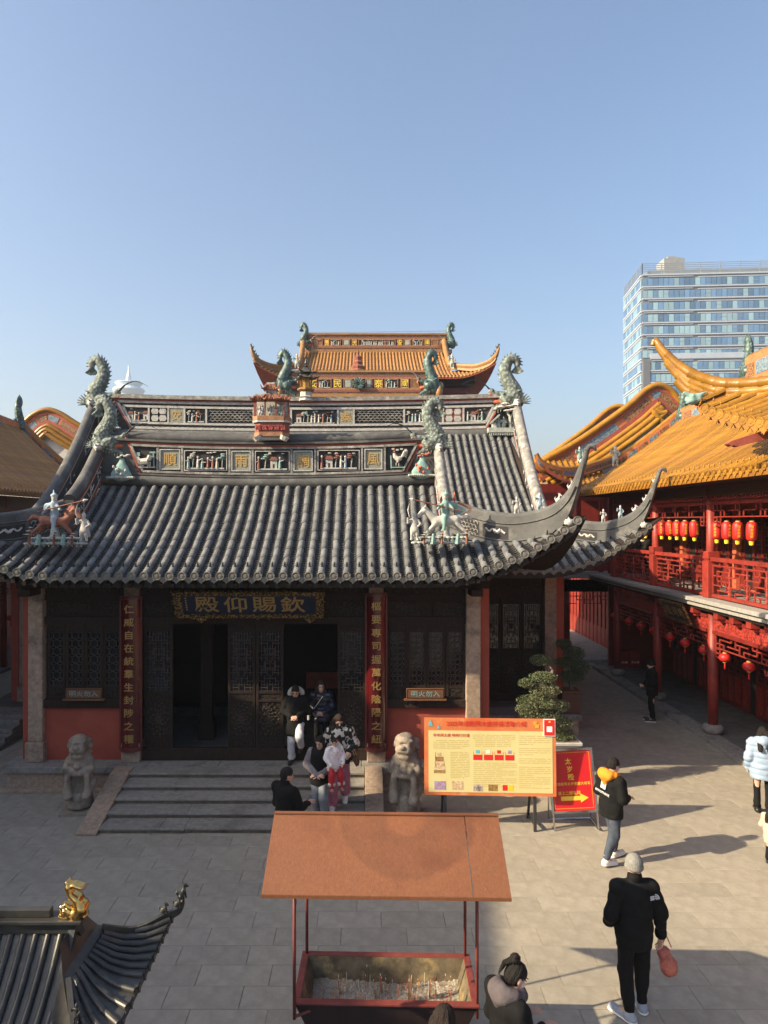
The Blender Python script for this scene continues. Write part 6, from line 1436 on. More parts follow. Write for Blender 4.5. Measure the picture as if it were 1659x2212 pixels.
for (px, Y, py, h, i_) in ((612, 44.6, 848, 2.75, 1), (934, 44.6, 848, 2.75, -1), (655, 51.8, 752, 1.9, 1), (975, 51.8, 752, 1.9, -1)): dragon(yh, at(px, py, Y), h, i_, 'dragon_teal', slim=.8)
for px in (604, 948): MB().m('glaze_hazed').tube([at(px, 858, 44.4), at(px+2, 828, 44.6)], .22, 10).build('ridge_end_tube', yh, smooth=True)
b = MB().m('lightning_rod'); a0, a1 = at(668, 719, 51.9), at(968, 715, 51.9); b.bar(a0, a1, .03)
for i in range(16): p = a0+(a1-a0)*i/15; b.bar(p, p-Vector((0, 0, .2)), .025)
b.build('ridge_railing', yh)
MB().m('purple_wood').box(-5, 6.9, 47.6, 48, 10, 15.6).box(3.5, 7.0, 47.2, 47.6, 14.2, 14.5).build('wall', yh); MB().m('wood_dark').box(-5.5, 7.3, 46.4, 47.6, 14.6, 15.2).build('eave_brackets', yh)
MB().m('wood_dark').box(-5, 6.5, 48, 56, 0, 15).build('hall_body', yh)

# ------------------------------------------------------------------ office tower
tw = thing('office_tower', 'glass office tower with white horizontal stripes rising behind the right roofs', 'tower', (110, 230, 0))
C0 = Vector((87.6, 220, 0)); D1 = Vector((math.cos(R(3.9)), -math.sin(R(3.9)), 0)); D2 = Vector((90.3-87.6, 22.7, 0)).normalized(); N1 = Vector((-D1.y, D1.x, 0))*-1; N2 = Vector((-D2.y, D2.x, 0))
FH, ZT = 3.79, 83.7; L1, L2 = 52, 23
b = MB().m('tower_grey'); q = [C0, C0+D1*L1, C0+D1*L1+D2*24, C0+D2*L2]; V = [p+Vector((0, 0, z)) for z in (0, ZT) for p in q]; b.add(V, [(0,1,5,4), (1,2,6,5), (2,3,7,6), (3,0,4,7), (4,5,6,7)]); b.build('core', tw)
bm_ = {}
def fpanel(b, o, d, nrm, u0, u1, z0, z1, t):
    P = [o+d*u+Vector((0, 0, z))+nrm*k for k in (0, t) for u, z in ((u0, z0), (u1, z0), (u1, z1), (u0, z1))]
    b.add(P, [(4,5,6,7), (0,1,5,4), (1,2,6,5), (2,3,7,6), (3,0,4,7)])
NF = 14
for f in range(NF):
    zt_ = ZT-f*FH; b = MB().m('tower_white'); inset = 0 if f < 7 else 2.4
    rg = random.Random(f); u = inset
    for (o, d, nrm, L) in ((C0, D1, N1, L1), (C0, D2, N2, L2)):
        st = inset if d is D1 else .4
        fpanel(b, o, d, nrm, st, L, zt_-.42, zt_, .35); fpanel(b, o, d, nrm, st+rg.uniform(0, 2), (L*.3 if d is D1 else L), zt_-.98, zt_-.78, .35); fpanel(b, o, d, nrm, L*.33 if d is D1 else st, L, zt_-1.25, zt_-.98, .3)
    b.build('spandrel_stripe', tw)
if True:
    sb = MB().m('tower_white'); fpanel(sb, C0, D1, N1, 2.4, L1, ZT-7*FH-.3, ZT-7*FH+1.4, .4); sb.build('setback_band', tw); MB().m('tower_grey').boxm(Matrix.Translation(C0+D1*1.2+N1*.1+Vector((0, 0, ZT-7*FH-14))), 2.2, .8, 26).build('corner_strip', tw)
panes = {}; cnt = 0; restp = MB()
PW = 1.62
def pane_me(m): return MB().m(m).box(0, PW-.14, -.04, .04, 0, FH-1.5).mesh('pane')
pm_ = {m: pane_me(m) for m in ('pane_blue', 'pane_pale')}
for face, (o, d, nrm, L) in enumerate(((C0, D1, N1, L1), (C0, D2, N2, L2))):
    ang = math.atan2(d.y, d.x)
    for f in range(NF):
        st = (0 if f < 7 else 2.4) if face == 0 else .3; n = int((L-st)/PW); rg = random.Random(f*3+face)
        for i in range(n):
            m = 'pane_pale' if rg.random() < (.42 if i < 14 else .3) else 'pane_blue'
            M = Matrix.Translation(o+d*(st+.1+i*PW)+nrm*.16+Vector((0, 0, ZT-f*FH-FH+.12))) @ Matrix.Rotation(ang, 4, 'Z')
            vis = VX+FOC*M.translation.x/M.translation.y < 1680 and face == 0 and f < 12
            if vis and cnt < 290: put('pane', pm_[m], tw, M); cnt += 1
            else: restp.m(m); restp.add([M @ v.co for v in pm_[m].vertices], [tuple(p.vertices) for p in pm_[m].polygons])
            if rg.random() < .25 and face == 0: restp.m('tower_frame'); fpanel(restp, o, d, nrm, st+.1+i*PW, st+.1+i*PW+PW-.14, ZT-f*FH-FH+1.3, ZT-f*FH-FH+1.42, .24)
restp.build('side_panes', tw, kind='stuff')
b = MB().m('tower_frame')
for (o, d, nrm, L) in ((C0, D1, N1, L1), (C0, D2, N2, L2)):
    for j in range(5): b.bar(o+d*0+Vector((0, 0, ZT+.9+j*.62)), o+d*L+Vector((0, 0, ZT+.9+j*.62)), .16)
    for i in range(int(L/6)+1): b.bar(o+d*i*6+Vector((0, 0, ZT)), o+d*i*6+Vector((0, 0, ZT+3.5)), .2)
b.build('roof_railing', tw); b = MB().m('tower_frame'); o = C0+D1*2.5+D2*3; V = [o, o+D1*48, o+D1*48+D2*16, o+D2*16]; b.add([p+Vector((0, 0, z)) for z in (ZT, ZT+2.3) for p in V], [(0,1,5,4), (1,2,6,5), (2,3,7,6), (3,0,4,7), (4,5,6,7)]); b.build('roof_storey', tw)
MB().m('roof_plant').boxm(Matrix.Translation(C0+D1*10.5+D2*6+Vector((0, 0, ZT+3.6))), 6.5, 6, 5).boxm(Matrix.Translation(C0+D1*10.5+D2*6+Vector((0, 0, ZT+6.6))), 3.0, 3, 1.2).boxm(Matrix.Translation(C0+D1*13+D2*6+Vector((0, 0, ZT+6.5))), 1.2, 2, .9).build('roof_plant', tw)
# ------------------------------------------------------------------ saucer-topped tower in the far distance
ft = thing('saucer_tower', 'pale distant tower with saucer-shaped crown and spire', 'tower', (ax(278, 500), 500, 0))
cT = Vector((ax(278, 500), 500, 0)); zz = lambda q: az(q, 500)
MB().m('far_tower').lathe([(6.67, 0), (6.67, zz(852))], 20, cT).build('shaft', ft, smooth=True)
MB().m('far_tower').lathe([(7.22, zz(857)), (9.44, zz(851)), (11.39, zz(844)), (10.56, zz(840)), (8.33, zz(837)), (7.78, zz(835))], 28, cT).build('saucer', ft)
MB().m('far_tower').lathe([(7.50, zz(836)), (9.72, zz(828)), (9.44, zz(827)), (5.00, zz(825)), (2.22, zz(824))], 24, cT).build('upper_saucer', ft); MB().m('far_tower_glass').lathe([(8.61, zz(858)), (8.61, zz(852))], 24, cT).build('glass_ring', ft)
MB().m('far_tower').lathe([(2.33, zz(826)), (1.78, zz(815)), (1.22, zz(808)), (0.56, zz(802)), (.4, zz(790))], 8, cT).build('spire', ft)
b = MB().m('far_tower_glass')
for k in range(24): an = k*PI/12; b.box(cT.x+6.72*math.cos(an)-.4, cT.x+6.72*math.cos(an)+.4, cT.y+6.72*math.sin(an)-.4, cT.y+6.72*math.sin(an)+.4, 0, zz(853))
b.build('window_strips', ft)
# ------------------------------------------------------------------ incense trough with rusty canopy
tr = thing('incense_trough', 'dark red incense trough full of ash under a rusty steel gable canopy', 'incense burner', (.2, 6.95, 0))
TR = Matrix.Translation((.2, 6.93, 0)) @ Matrix.Rotation(R(-1.6), 4, 'Z')
W2, D2_, ZR = .88, .40, .86
def tbox(b, x0, x1, y0, y1, z0, z1):
    V = [TR @ Vector((x, y, z)) for x in (x0, x1) for y in (y0, y1) for z in (z0, z1)]; return b.add(V, [(0,1,3,2),(4,6,7,5),(0,4,5,1),(2,3,7,6),(0,2,6,4),(1,5,7,3)])
b = MB().m('trough_red'); tbox(b, -W2, W2, -D2_, -D2_+.07, ZR-.025, ZR); tbox(b, -W2, W2, D2_-.07, D2_, ZR-.025, ZR); tbox(b, -W2, -W2+.07, -D2_+.07, D2_-.07, ZR-.025, ZR); tbox(b, W2-.07, W2, -D2_+.07, D2_-.07, ZR-.025, ZR); b.build('rim', tr, bevel=.006)
def ring_(x, y, z): return [TR @ Vector(v) for v in ((-x, -y, z), (x, -y, z), (x, y, z), (-x, y, z))]
b = MB().m('trough_black'); A, B = ring_(W2-.02, D2_-.02, ZR-.03), ring_(W2-.22, D2_-.14, .32); b.add(A+B, [(i, i+4, (i+1) % 4+4, (i+1) % 4) for i in range(4)]+[(4, 7, 6, 5)]); b.build('tub', tr)
b = MB().m('trough_inner'); A, B = ring_(W2-.07, D2_-.07, ZR-.012), ring_(W2-.2, D2_-.15, .45); b.add(A+B, [(i, (i+1) % 4, (i+1) % 4+4, i+4) for i in range(4)]); b.build('inner_lining', tr)
b = MB().m('ash'); nx, ny = 70, 30; g = []
for j in range(ny+1):
    row = []
    for i in range(nx+1):
        x = (2*i/nx-1)*(W2-.11); y = (2*j/ny-1)*(D2_-.095); row.append(TR @ Vector((x, y, .62+.03*math.sin(x*5+1)*math.cos(y*7)+random.uniform(-.012, .016)+.03*(abs(x)/W2)**4)))
    g.append(row)
b.grid(g); b.build('ash_bed', tr, smooth=True)
for lx in (-1, 1):
    for ly in (-1, 1): b = MB().m('trough_black'); b.bar(TR @ Vector((lx*.55, ly*.2, .35)), TR @ Vector((lx*.6, ly*.26, 0)), .07); b.build('leg', tr)
rg = random.Random(12); pal = ['incense_brown', 'incense_brown', 'incense_red', 'incense_orange', 'incense_white']
ins = {m: MB().m(m) for m in set(pal)}
for i in range(120):
    x = rg.uniform(-W2+.2, W2-.2); y = rg.uniform(-D2_+.14, D2_-.14); h = rg.uniform(.03, .16) if i > 22 else rg.uniform(.14, .28); p = TR @ Vector((x, y, .6)); lean = Vector((rg.uniform(-.12, .12), rg.uniform(-.12, .12), 1))*h
    m = rg.choice(pal); ins[m].bar(p, p+lean, .004); 
    if i < 26: ins['incense_white'].bar(p+lean, p+lean*1.1, .005)
    if i < 8:
        for q in range(5): pp = p+Vector((rg.uniform(-.02, .02), rg.uniform(-.02, .02), 0)); ins['incense_brown'].bar(pp, pp+lean*rg.uniform(.7, 1.0), .004)
allm = MB()
for m, q in ins.items(): allm.m(m); allm.add(q.V, q.F)
allm.build('incense_sticks', tr, kind='stuff')
pX = [(-.86, -.42), (-.83, .36), (.86, -.36), (.83, .36)]
for k, (x, y) in enumerate(pX):
    b = MB().m('trough_red'); b.tube([TR @ Vector((x, y, .72 if k in (0, 2) else ZR)), TR @ Vector((x, y, 2.16))], .016, 8); b.build('canopy_post', tr, smooth=True)
b = MB().m('trough_red'); b.tube([TR @ Vector((-.86, -.42, .74)), TR @ Vector((-.72, -.36, .76))], .015, 6); b.tube([TR @ Vector((-.83, .36, 2.1)), TR @ Vector((.83, .36, 2.1))], .012, 6); b.build('canopy_brace', tr)
XCL, XCR = -1.115, 1.115
def sheet_(b, x0, x1, y0, z0, y1, z1, t=.012):
    d = Vector((0, y1-y0, z1-z0)).normalized(); nrm = Vector((0, -d.z, d.y))*t; nrm = nrm if nrm.z > 0 else -nrm
    P = [Vector((x, y, z))+nrm*k for k in (0, 1) for x, y, z in ((x0, y0, z0), (x1, y0, z0), (x1, y1, z1), (x0, y1, z1))]
    b.add([TR @ p for p in P], [(4,5,6,7), (3,2,1,0), (0,1,5,4), (1,2,6,5), (2,3,7,6), (3,0,4,7)])
b = MB().m('rust'); sheet_(b, XCL, .775, -.73, 2.05, 0, 2.47); b.build('canopy_sheet', tr)
b = MB().m('rust'); sheet_(b, .785, XCR, -.73, 2.053, 0, 2.473); b.build('canopy_sheet', tr)
b = MB().m('rust'); sheet_(b, XCL, XCR, .73, 2.05, .0, 2.47); b.build('rear_canopy_sheet', tr)
b = MB().m('rust'); b.bar(TR @ Vector((XCL, -.735, 2.045)), TR @ Vector((XCR, -.735, 2.048)), .025, .03); b.bar(TR @ Vector((XCL, 0, 2.485)), TR @ Vector((XCR, 0, 2.488)), .05, .012); b.build('canopy_edge', tr)
b = MB().m('steel')
for x, v in ((-.95, .97), (-.3, .97), (.3, .97), (.95, .97), (-.9, .35), (-.92, .75), (.95, .8), (.98, .3), (.97, .12), (.9, .08), (.1, .1), (-.2, .6)):
    p = TR @ Vector((x, -.73+.73*v, 2.05+.42*v+.016)); b.lathe([(.007, 0), (.005, .005)], 6, p)
b.build('rivets', tr)

# ------------------------------------------------------------------ bronze burner roof at the lower left
bp = thing('bronze_burner', 'black bronze incense burner with tiled pavilion roof at the lower left corner', 'incense burner', (-3.2, 5.2, 0))
Xe, Yr, Zr = -2.2, 5.2, 2.36
def fs(x, u): return Vector((x-.16*u*0, Yr-.85*u, Zr-.62*u-.16*math.sin(u*PI)*(1-.3*u)))
def ss(v, u):   # right slope: v along Y (-1 front, 1 back), u from gable to eave
    e = abs(v)**3; return Vector((-2.13+.46*u+.03*e*u, Yr+(.32+(.36 if v > 0 else .80)*u)*v, 2.20-.20*u-.06*math.sin(u*PI)+.07*e*u*u))
b = MB().m('bronze_black'); b.grid([[fs(x, u/8) for x in (-4.4, Xe)] for u in range(9)]); b.grid([[Vector((p.x, 2*Yr-p.y, p.z)) for p in (fs(-4.4, u/8), fs(Xe, u/8))] for u in range(9)]); b.grid([[ss(2*j/16-1, i/6) for j in range(17)] for i in range(7)]); b.grid([[ss(2*j/16-1, i/6)-Vector((0, 0, .06)) for j in range(17)] for i in range(7)]); b.grid([[ss(2*j/16-1, 1)-Vector((0, 0, d)) for j in range(17)] for d in (0, .06)])
b.add([fs(Xe, 0), fs(Xe, .5), fs(Xe, 1), Vector((Xe, Yr, 1.9)), Vector((Xe, 2*Yr-fs(Xe, 1).y, fs(Xe, 1).z)), Vector((Xe, 2*Yr-fs(Xe, .5).y, fs(Xe, .5).z))], [(0, 1, 2, 3, 4, 5)])
def hipf(u): q = min(1, max(0, (Yr-fs(0, u).y-.32)/.80)); return ss(-1, q)
b.grid([[fs(Xe, u)*(1-t)+hipf(u)*t for t in (0, .5, 1)] for u in np.linspace(.37, 1, 8)]); b.grid([[Vector((-2.13, Yr-.32, 2.20)), Vector((-2.13, Yr+.32, 2.20))], [Vector((-2.2, Yr-.2, 2.36)), Vector((-2.2, Yr+.2, 2.36))]])
br = b.build('roof', bp)
for i in range(4):
    t0 = .37+.63*(i+.6)/5; put('tile_row', row_mesh([fs(Xe, u)*(1-k_)+hipf(u)*k_ for u, k_ in [(u, min(1, (.09*(i+.5))/max(.001, (hipf(u)-fs(Xe, u)).length))) for u in np.linspace(1, t0, 5)]], .025, 'bronze_black', seg=.16), br, Matrix.Translation((0, 0, .004)))
rowm = row_mesh([fs(0, u)-Vector((0, 0, 0)) for u in np.linspace(1, 0, 9)], .025, 'bronze_black', seg=.16)
for i in range(22): put('tile_row', rowm, br, Matrix.Translation((Xe-.07-.092*i, 0, .004)))
for j in range(13):
    v = -1+2*(j+.5)/13 if j else -.97; put('tile_row', row_mesh([ss(v, u) for u in np.linspace(1, .12 if abs(v) < .8 else .5, 6)], .024, 'bronze_black', seg=.14), br, Matrix.Translation((0, 0, .004)))
    put('drip_tile', drip_mesh(.08, .07, 'bronze_black'), br, Matrix.Translation(ss(v+.08, 1)+Vector((.01, 0, 0))) @ Matrix.Rotation(R(90), 4, 'Z'))
b = MB().m('bronze_black').box(-4.4, Xe+.05, Yr-.05, Yr+.05, Zr-.02, Zr+.06).box(-4.4, Xe+.1, Yr-.08, Yr+.08, Zr+.06, Zr+.09).box(-4.4, Xe-.15, Yr-.03, Yr+.03, Zr+.09, Zr+.15); b.build('ridge', bp, bevel=.006)
for sg_ in (-1, 1): b = MB().m('bronze_black'); P = [fs(Xe+.02, u)+Vector((0, 0, .03)) for u in np.linspace(0, .98, 8)]; P = P if sg_ < 0 else [Vector((p.x, 2*Yr-p.y, p.z)) for p in P]; [b.bar(P[i], P[i+1], .05, .06) for i in range(7)]; b.build('sloping_ridge', bp)
for sg_ in (-1, 1):
    hp = lerp_pts([ss(sg_*.85, .1)+Vector((0, 0, .05)), ss(sg_*.97, .5)+Vector((0, 0, .03)), ss(sg_, .85)+Vector((0, 0, .05)), ss(sg_, 1)+Vector((.05, .03*sg_, .055)), ss(sg_, 1)+Vector((.08, .06*sg_, .13))], 16)
    b = MB().m('bronze_black'); ribbon(b, hp, [p-Vector((0, 0, .06)) for p in hp], .035); b.build('hip_ridge', bp)
    if sg_ > 0:
        for k in (8, 11): put('ridge_beast', BEAST['bronze_black'], bp, Matrix.Translation(hp[k]) @ Matrix.Scale(.10, 4))
        put('ridge_beast', BEAST['bronze_black'], bp, Matrix.Translation(hp[14]) @ Matrix.Rotation(R(30), 4, 'Z') @ Matrix.Scale(.13, 4))
    else:
        FIGB = figure_sdf().mesh('figure', ['bronze_black'])
        for k, sc in ((3, .12), (5, .1), (7, .17)): put('ridge_figure', FIGB, bp, Matrix.Translation(hp[k]+Vector((.02, 0, 0))) @ Matrix.Scale(sc, 4))
s = SDF(.005); s.k = .010; s.xf(Matrix.Translation((Xe+.02, Yr, Zr+.08)) @ Matrix.Scale(.82, 4), .82)           # gilt fish-dragon on the ridge end
for y in (-.035, -.012, .012, .035):
    s.chain([(.03, y, .03), (.07, y, .09), (.03, y, .17), (-.03, y, .22), (-.045, y, .28)], [.055, .05, .034, .024, .03]); s.cap((-.045, y, .29), (.02, y, .31), .024, .012); s.cap((-.045, y, .29), (-.06, y, .33), .024, .014); s.cap((.0, y, .3), (.07, y, .28), .018, .02)
    s.ell((-.05, y, .05), (.075, .03, .05)); s.ell((-.10, y, .1), (.03, .02, .03)); s.cap((-.02, y, .1), (-.07, y, .13), .02, .015)
for k in range(5): s.ell((.10, 0, .02+.03*k), (.02, .05, .018))
s.ell((-.07, -.055, .08), (.018, .014, .018)); s.cap((-.12, -.04, .03), (-.05, -.06, .02), .014, .01)
s.build('gilt_fish_finial', 'gold_bright', bp, label='polished gold fish-dragon finial')
MB().m('bronze_black').lathe([(.05, 0), (.7, .0), (.75, .5), (.85, 1.0), (.7, 1.3), (.5, 1.5)], 16, (-3.4, 5.2, 0)).build('body', bp, smooth=True)
for x, y in ((-2.35, 4.75), (-2.35, 5.65)): MB().m('bronze_black').tube([(x, y, 0), (x, y, 1.85)], .05, 10).build('post', bp, smooth=True)

# ------------------------------------------------------------------ notice board
nb = thing('notice_board', 'large yellow and orange printed notice board on steel legs', 'notice board', (2.15, 12.1, 0))
NM = Matrix.Translation((2.17, 12.08, 0)) @ Matrix.Rotation(R(-2.2), 4, 'Z') @ Matrix.Rotation(R(-3), 4, 'X')
bw, z0, z1 = 1.145, .62, 1.95
def nbox(b, x0, x1, z0_, z1_, y0, y1, mt=None):
    if mt: b.m(mt)
    V = [NM @ Vector((x, y, z)) for x in (x0, x1) for y in (y0, y1) for z in (z0_, z1_)]; b.add(V, [(0,1,3,2),(4,6,7,5),(0,4,5,1),(2,3,7,6),(0,2,6,4),(1,5,7,3)])
b = MB(); nbox(b, -bw, bw, z0, z1, 0, .03, 'banner_orange'); b.build('board', nb)
b = MB(); nbox(b, -bw+.075, bw-.06, z0+.055, z1-.215, -.004, 0, 'banner_yellow'); b.build('text_panel', nb)
def line_text(b, x0, x1, z, h=.011, seed=0, mt='banner_ink'):
    rg = random.Random(seed); x = x0
    while x < x1:
        w = rg.uniform(.05, .22); nbox(b, x, min(x1, x+w), z-h/2, z+h/2, -.0065, -.004, mt); x += w+rg.uniform(.012, .03)
b = MB()
for i in range(5): line_text(b, -.99+(.05 if i == 0 else 0), -.36 if i < 4 else -.5, 1.565-i*.033, seed=i)
for i in range(16): line_text(b, -.69, -.36 if i < 15 else -.45, 1.36-i*.029, seed=i+9)
for i in range(7): line_text(b, -.30+(.04 if i > 2 else 0), .44 if i < 3 else .36, 1.665-i*.032, seed=i+30)
for i in range(13): line_text(b, -.29, .46 if i % 4 != 3 else .2, 1.185-i*.0335, seed=i+50)
for i in range(26):
    if i in (5, 10, 14): continue
    line_text(b, .50, 1.05 if i % 5 != 4 else .75, 1.655-i*.0355, seed=i+80)
b.build('printed_lines', nb)
def ntext(t, x, z, size, mt, off=.016, sx=1): letter(t, NM @ face_m((x, -.008, z)), size, mt, nb, off, .004, sx, name='title_text')
ntext('2025年道觀拜太歲祈福活動介紹', -.06, 1.862, .1, 'banner_title', .008); ntext('年年拜太歲 時時行好運', -.67, 1.655, .062, 'banner_title', .008)
for q, ch in enumerate('欽賜'): ntext(ch, .79+.03*q, 1.88-.055*q, .07, 'sign_yellow', .01)
b = MB()
for i in range(4):
    x = -.29+i*.185; nbox(b, x, x+.155, 1.235, 1.325, -.008, -.004, 'banner_red'); line_text(b, x+.02, x+.07, 1.275, .05, i, 'photo_b'); line_text(b, x+.09, x+.14, 1.275, .05, i, 'photo_b'); nbox(b, x+.045, x+.11, 1.35, 1.405, -.007, -.004, ('banner_teal', 'banner_white', 'banner_red', 'photo_a')[i]); nbox(b, x, x+.005, 1.325, 1.38, -.006, -.004, 'banner_red'); nbox(b, x+.15, x+.155, 1.325, 1.38, -.006, -.004, 'banner_red')
b.build('red_cards', nb)
for (x0_, x1_, za, zb2, mt) in ((-.97, -.77, .715, .86, 'photo_a'), (-.67, -.47, .72, .865, 'photo_b'), (-.29, -.13, .70, .81, 'photo_c'), (-.03, .13, .705, .815, 'photo_d'), (.215, .3, .715, .81, 'banner_red'), (.315, .4, .715, .81, 'photo_e')): b = MB(); nbox(b, x0_, x1_, za, zb2, -.007, -.004, mt); b.build('printed_photo', nb)
b = MB()                                                       # seated deity picture, teal hills
for (x0_, x1_, za, zb2, mt) in ((-.98, -.78, 1.0, 1.05, 'photo_d'), (-.97, -.79, 1.05, 1.2, 'photo_b'), (-.95, -.81, 1.2, 1.28, 'photo_d'), (-.915, -.85, 1.28, 1.35, 'photo_b'), (-.955, -.945, 1.1, 1.36, 'photo_d')): nbox(b, x0_, x1_, za, zb2, -.007, -.004, mt)
b.m('banner_teal').prism([(-1.08, 1.81), (-.99, 1.81), (-1.03, 1.92)], .004, NM @ Matrix.Translation((0, -.006, 0))); b.prism([(-.92, 1.77), (-.86, 1.77), (-.89, 1.83)], .004, NM @ Matrix.Translation((0, -.006, 0))); b.build('printed_pictures', nb)
b = MB(); nbox(b, .93, 1.135, 1.66, 1.955, -.02, -.008, 'banner_white'); nbox(b, .942, 1.123, 1.672, 1.943, -.024, -.02, 'banner_red'); line_text(b, .96, 1.11, 1.87, .014, 3, 'photo_e'); nbox(b, 1.02, 1.05, 1.895, 1.925, -.026, -.024, 'photo_e'); nbox(b, .985, 1.08, 1.735, 1.83, -.026, -.024, 'banner_white'); b.build('small_red_card', nb)
for x in (-.78, .78):
    b = MB().m('steel_dark'); b.bar(NM @ Vector((x, .05, 0)), NM @ Vector((x, .045, 1.8)), .05, .05); b.bar(NM @ Vector((x-.02, .09, 1.2)), NM @ Vector((x-.02, .62, .0)), .04, .04); b.bar(NM @ Vector((x, .05, .12)), NM @ Vector((x-.02, .6, .1)), .04, .03); b.build('leg', nb)
# ------------------------------------------------------------------ red A-frame sign
rs = thing('red_sign', 'red sign with yellow characters and arrow in a leaning silver frame', 'sign', (3.72, 12.15, 0))
SM_ = Matrix.Translation((3.68, 12.1, .0)) @ Matrix.Rotation(R(-3), 4, 'Z') @ Matrix.Rotation(R(-9), 4, 'X') @ Matrix.Rotation(R(-3.5), 4, 'Y')
def sbox(b, x0, x1, za, zb2, y0, y1):
    V = [SM_ @ Vector((x, y, z)) for x in (x0, x1) for y in (y0, y1) for z in (za, zb2)]; b.add(V, [(0,1,3,2),(4,6,7,5),(0,4,5,1),(2,3,7,6),(0,2,6,4),(1,5,7,3)])
b = MB().m('sign_red'); sbox(b, -.36, .36, .35, 1.36, 0, .012); b.build('panel', rs)
b = MB().m('steel'); sbox(b, -.40, -.36, .33, 1.40, -.015, .03); sbox(b, .36, .40, .33, 1.40, -.015, .03); sbox(b, -.36, .36, 1.36, 1.40, -.015, .03); sbox(b, -.36, .36, .31, .35, -.015, .03)
for x in (-.38, .38): b.tube([SM_ @ Vector((x, .01, .33)), SM_ @ Vector((x, .0, .03)), SM_ @ Vector((x, .06, .02)), SM_ @ Vector((x, .5, .08))], .018, 8)
b.tube([SM_ @ Vector((-.38, .5, .09)), SM_ @ Vector((.38, .5, .09))], .016, 8); b.tube([SM_ @ Vector((-.38, .5, .09)), SM_ @ Vector((-.36, .05, 1.3))], .014, 6); b.tube([SM_ @ Vector((.38, .5, .09)), SM_ @ Vector((.36, .05, 1.3))], .014, 6); b.build('frame', rs)
def stext(t, x, z, size, off=.012): letter(t, SM_ @ face_m((x, -.004, z)), size, 'sign_yellow', rs, off, .003)
for i, ch in enumerate('太岁殿'): stext(ch, -.04+.012*i, 1.18-.135*i, .115, .02)
stext('当值蛇年太岁吴遂大将军', .0, .80, .058); stext('请上二楼礼拜', -.07, .645, .066, .014)
b = MB().m('sign_yellow').prism([(-.22, .52), (.12, .52), (.12, .48), (.26, .555), (.12, .63), (.12, .59), (-.22, .59)], .003, SM_ @ Matrix.Translation((0, -.004, 0))); b.build('arrow', rs)
b = MB().m('sign_yellow'); 
for za in (.385, 1.325): sbox(b, -.33, .33, za, za+.004, -.003, 0)
for x in (-.335, .331): sbox(b, x, x+.004, .39, 1.33, -.003, 0)
b.build('border_line', rs)
# ------------------------------------------------------------------ bonsai tree and pots
def leaf_pad(b, c, rx, ry, rz, n, rg, size=.016):
    for i in range(n*2):
        while True:
            u = Vector((rg.uniform(-1, 1), rg.uniform(-1, 1), rg.uniform(-1, 1)))
            if .35 < u.length < 1: break
        k = 1+.12*math.sin(u.x*9+c[0]*7)*math.cos(u.y*8)
        p = Vector(c)+Vector((u.x*rx*k, u.y*ry*k, u.z*rz)); a = Vector((rg.uniform(-1, 1), rg.uniform(-1, 1), rg.uniform(.1, 1))).normalized(); t = a.cross(Vector((rg.uniform(-1, 1), rg.uniform(-1, 1), rg.uniform(-1, 1)))).normalized(); w = a.cross(t); s_ = size*rg.uniform(.7, 1.3)
        b.add([p-t*s_, p+w*s_*.55, p+t*s_, p-w*s_*.55], [(0, 1, 2, 3)])
def cloud_tree(name, label, base, pads, trunk, planter, mats, n, seed):
    t = thing(name, label, 'tree', base); rg = random.Random(seed)
    tb = MB().m('bark'); P = lerp_pts(trunk, 14); tb.tube(P, [.06-.035*i/13 for i in range(14)], 8)
    for c, rx, rz in pads:
        j = min(range(14), key=lambda k: abs(P[k].z-(c[2]-.08))+.3*abs(P[k].x-c[0])); tb.tube(lerp_pts([P[j], (P[j]+Vector(c))/2+Vector((0, 0, .03)), Vector(c)], 5), [.025, .022, .018, .014, .01], 6)
    tb.build('trunk', t, smooth=True)
    for k, (c, rx, rz) in enumerate(pads):
        f = MB(); f.m(mats[k % len(mats)]); leaf_pad(f, c, rx, rx*.85, rz, int(n*rx/.2), rg); f.m(mats[(k+1) % len(mats)]); leaf_pad(f, (c[0], c[1], c[2]+rz*.25), rx*.95, rx*.8, rz*.8, int(n*.5*rx/.2), rg)
        f.build('foliage', t)
    return t
Yb = 14.0
def bz(x, y): p = at(1105.9+.3331*x, 1025.9+.3331*y, Yb); return (p.x, p.y, p.z)
pads = [((*bz(205, 1215)[:1], 14.2, bz(0, 1215)[2]), .23, .12), (bz(205, 1312), .28, .11), (bz(215, 1395), .34, .13), (bz(165, 1470), .42, .13), (bz(190, 1560), .45, .13), (bz(300, 1500), .26, .12), (bz(290, 1610), .34, .14), (bz(320, 1690), .3, .16), (bz(110, 1520), .28, .1), (bz(95, 1350), .18, .1)]
cloud_tree('bonsai_tree', 'cloud-pruned tree with sunlit layered foliage pads behind the notice board', (3.7, 14.0, 1.02), pads, [(3.75, 14.0, 1.0), (3.7, 14.02, 1.12), (3.82, 14.0, 1.3), (3.72, 14.0, 1.8), (3.78, 14.05, 2.4)], None, ['leaf_b', 'leaf_a', 'leaf_b'], 420, 3)
p0 = at(1232, 1640, 13.9)
pb = thing('planter_box', 'pale grey planter box at the foot of the cloud-pruned tree', 'planter', (3.75, 14, 0)); MB().m('planter').box(3.42, 4.26, 13.75, 14.35, 0, .96).build('box', pb, bevel=.015); MB().m('planter').box(3.39, 4.29, 13.72, 14.38, .96, 1.02).build('rim', pb, bevel=.01); MB().m('bark').box(3.44, 4.24, 13.77, 14.33, .98, 1.025).build('soil', pb); MB().m('steel_dark').box(3.5, 4.18, 13.742, 13.75, .5, .506).build('panel_seam', pb)
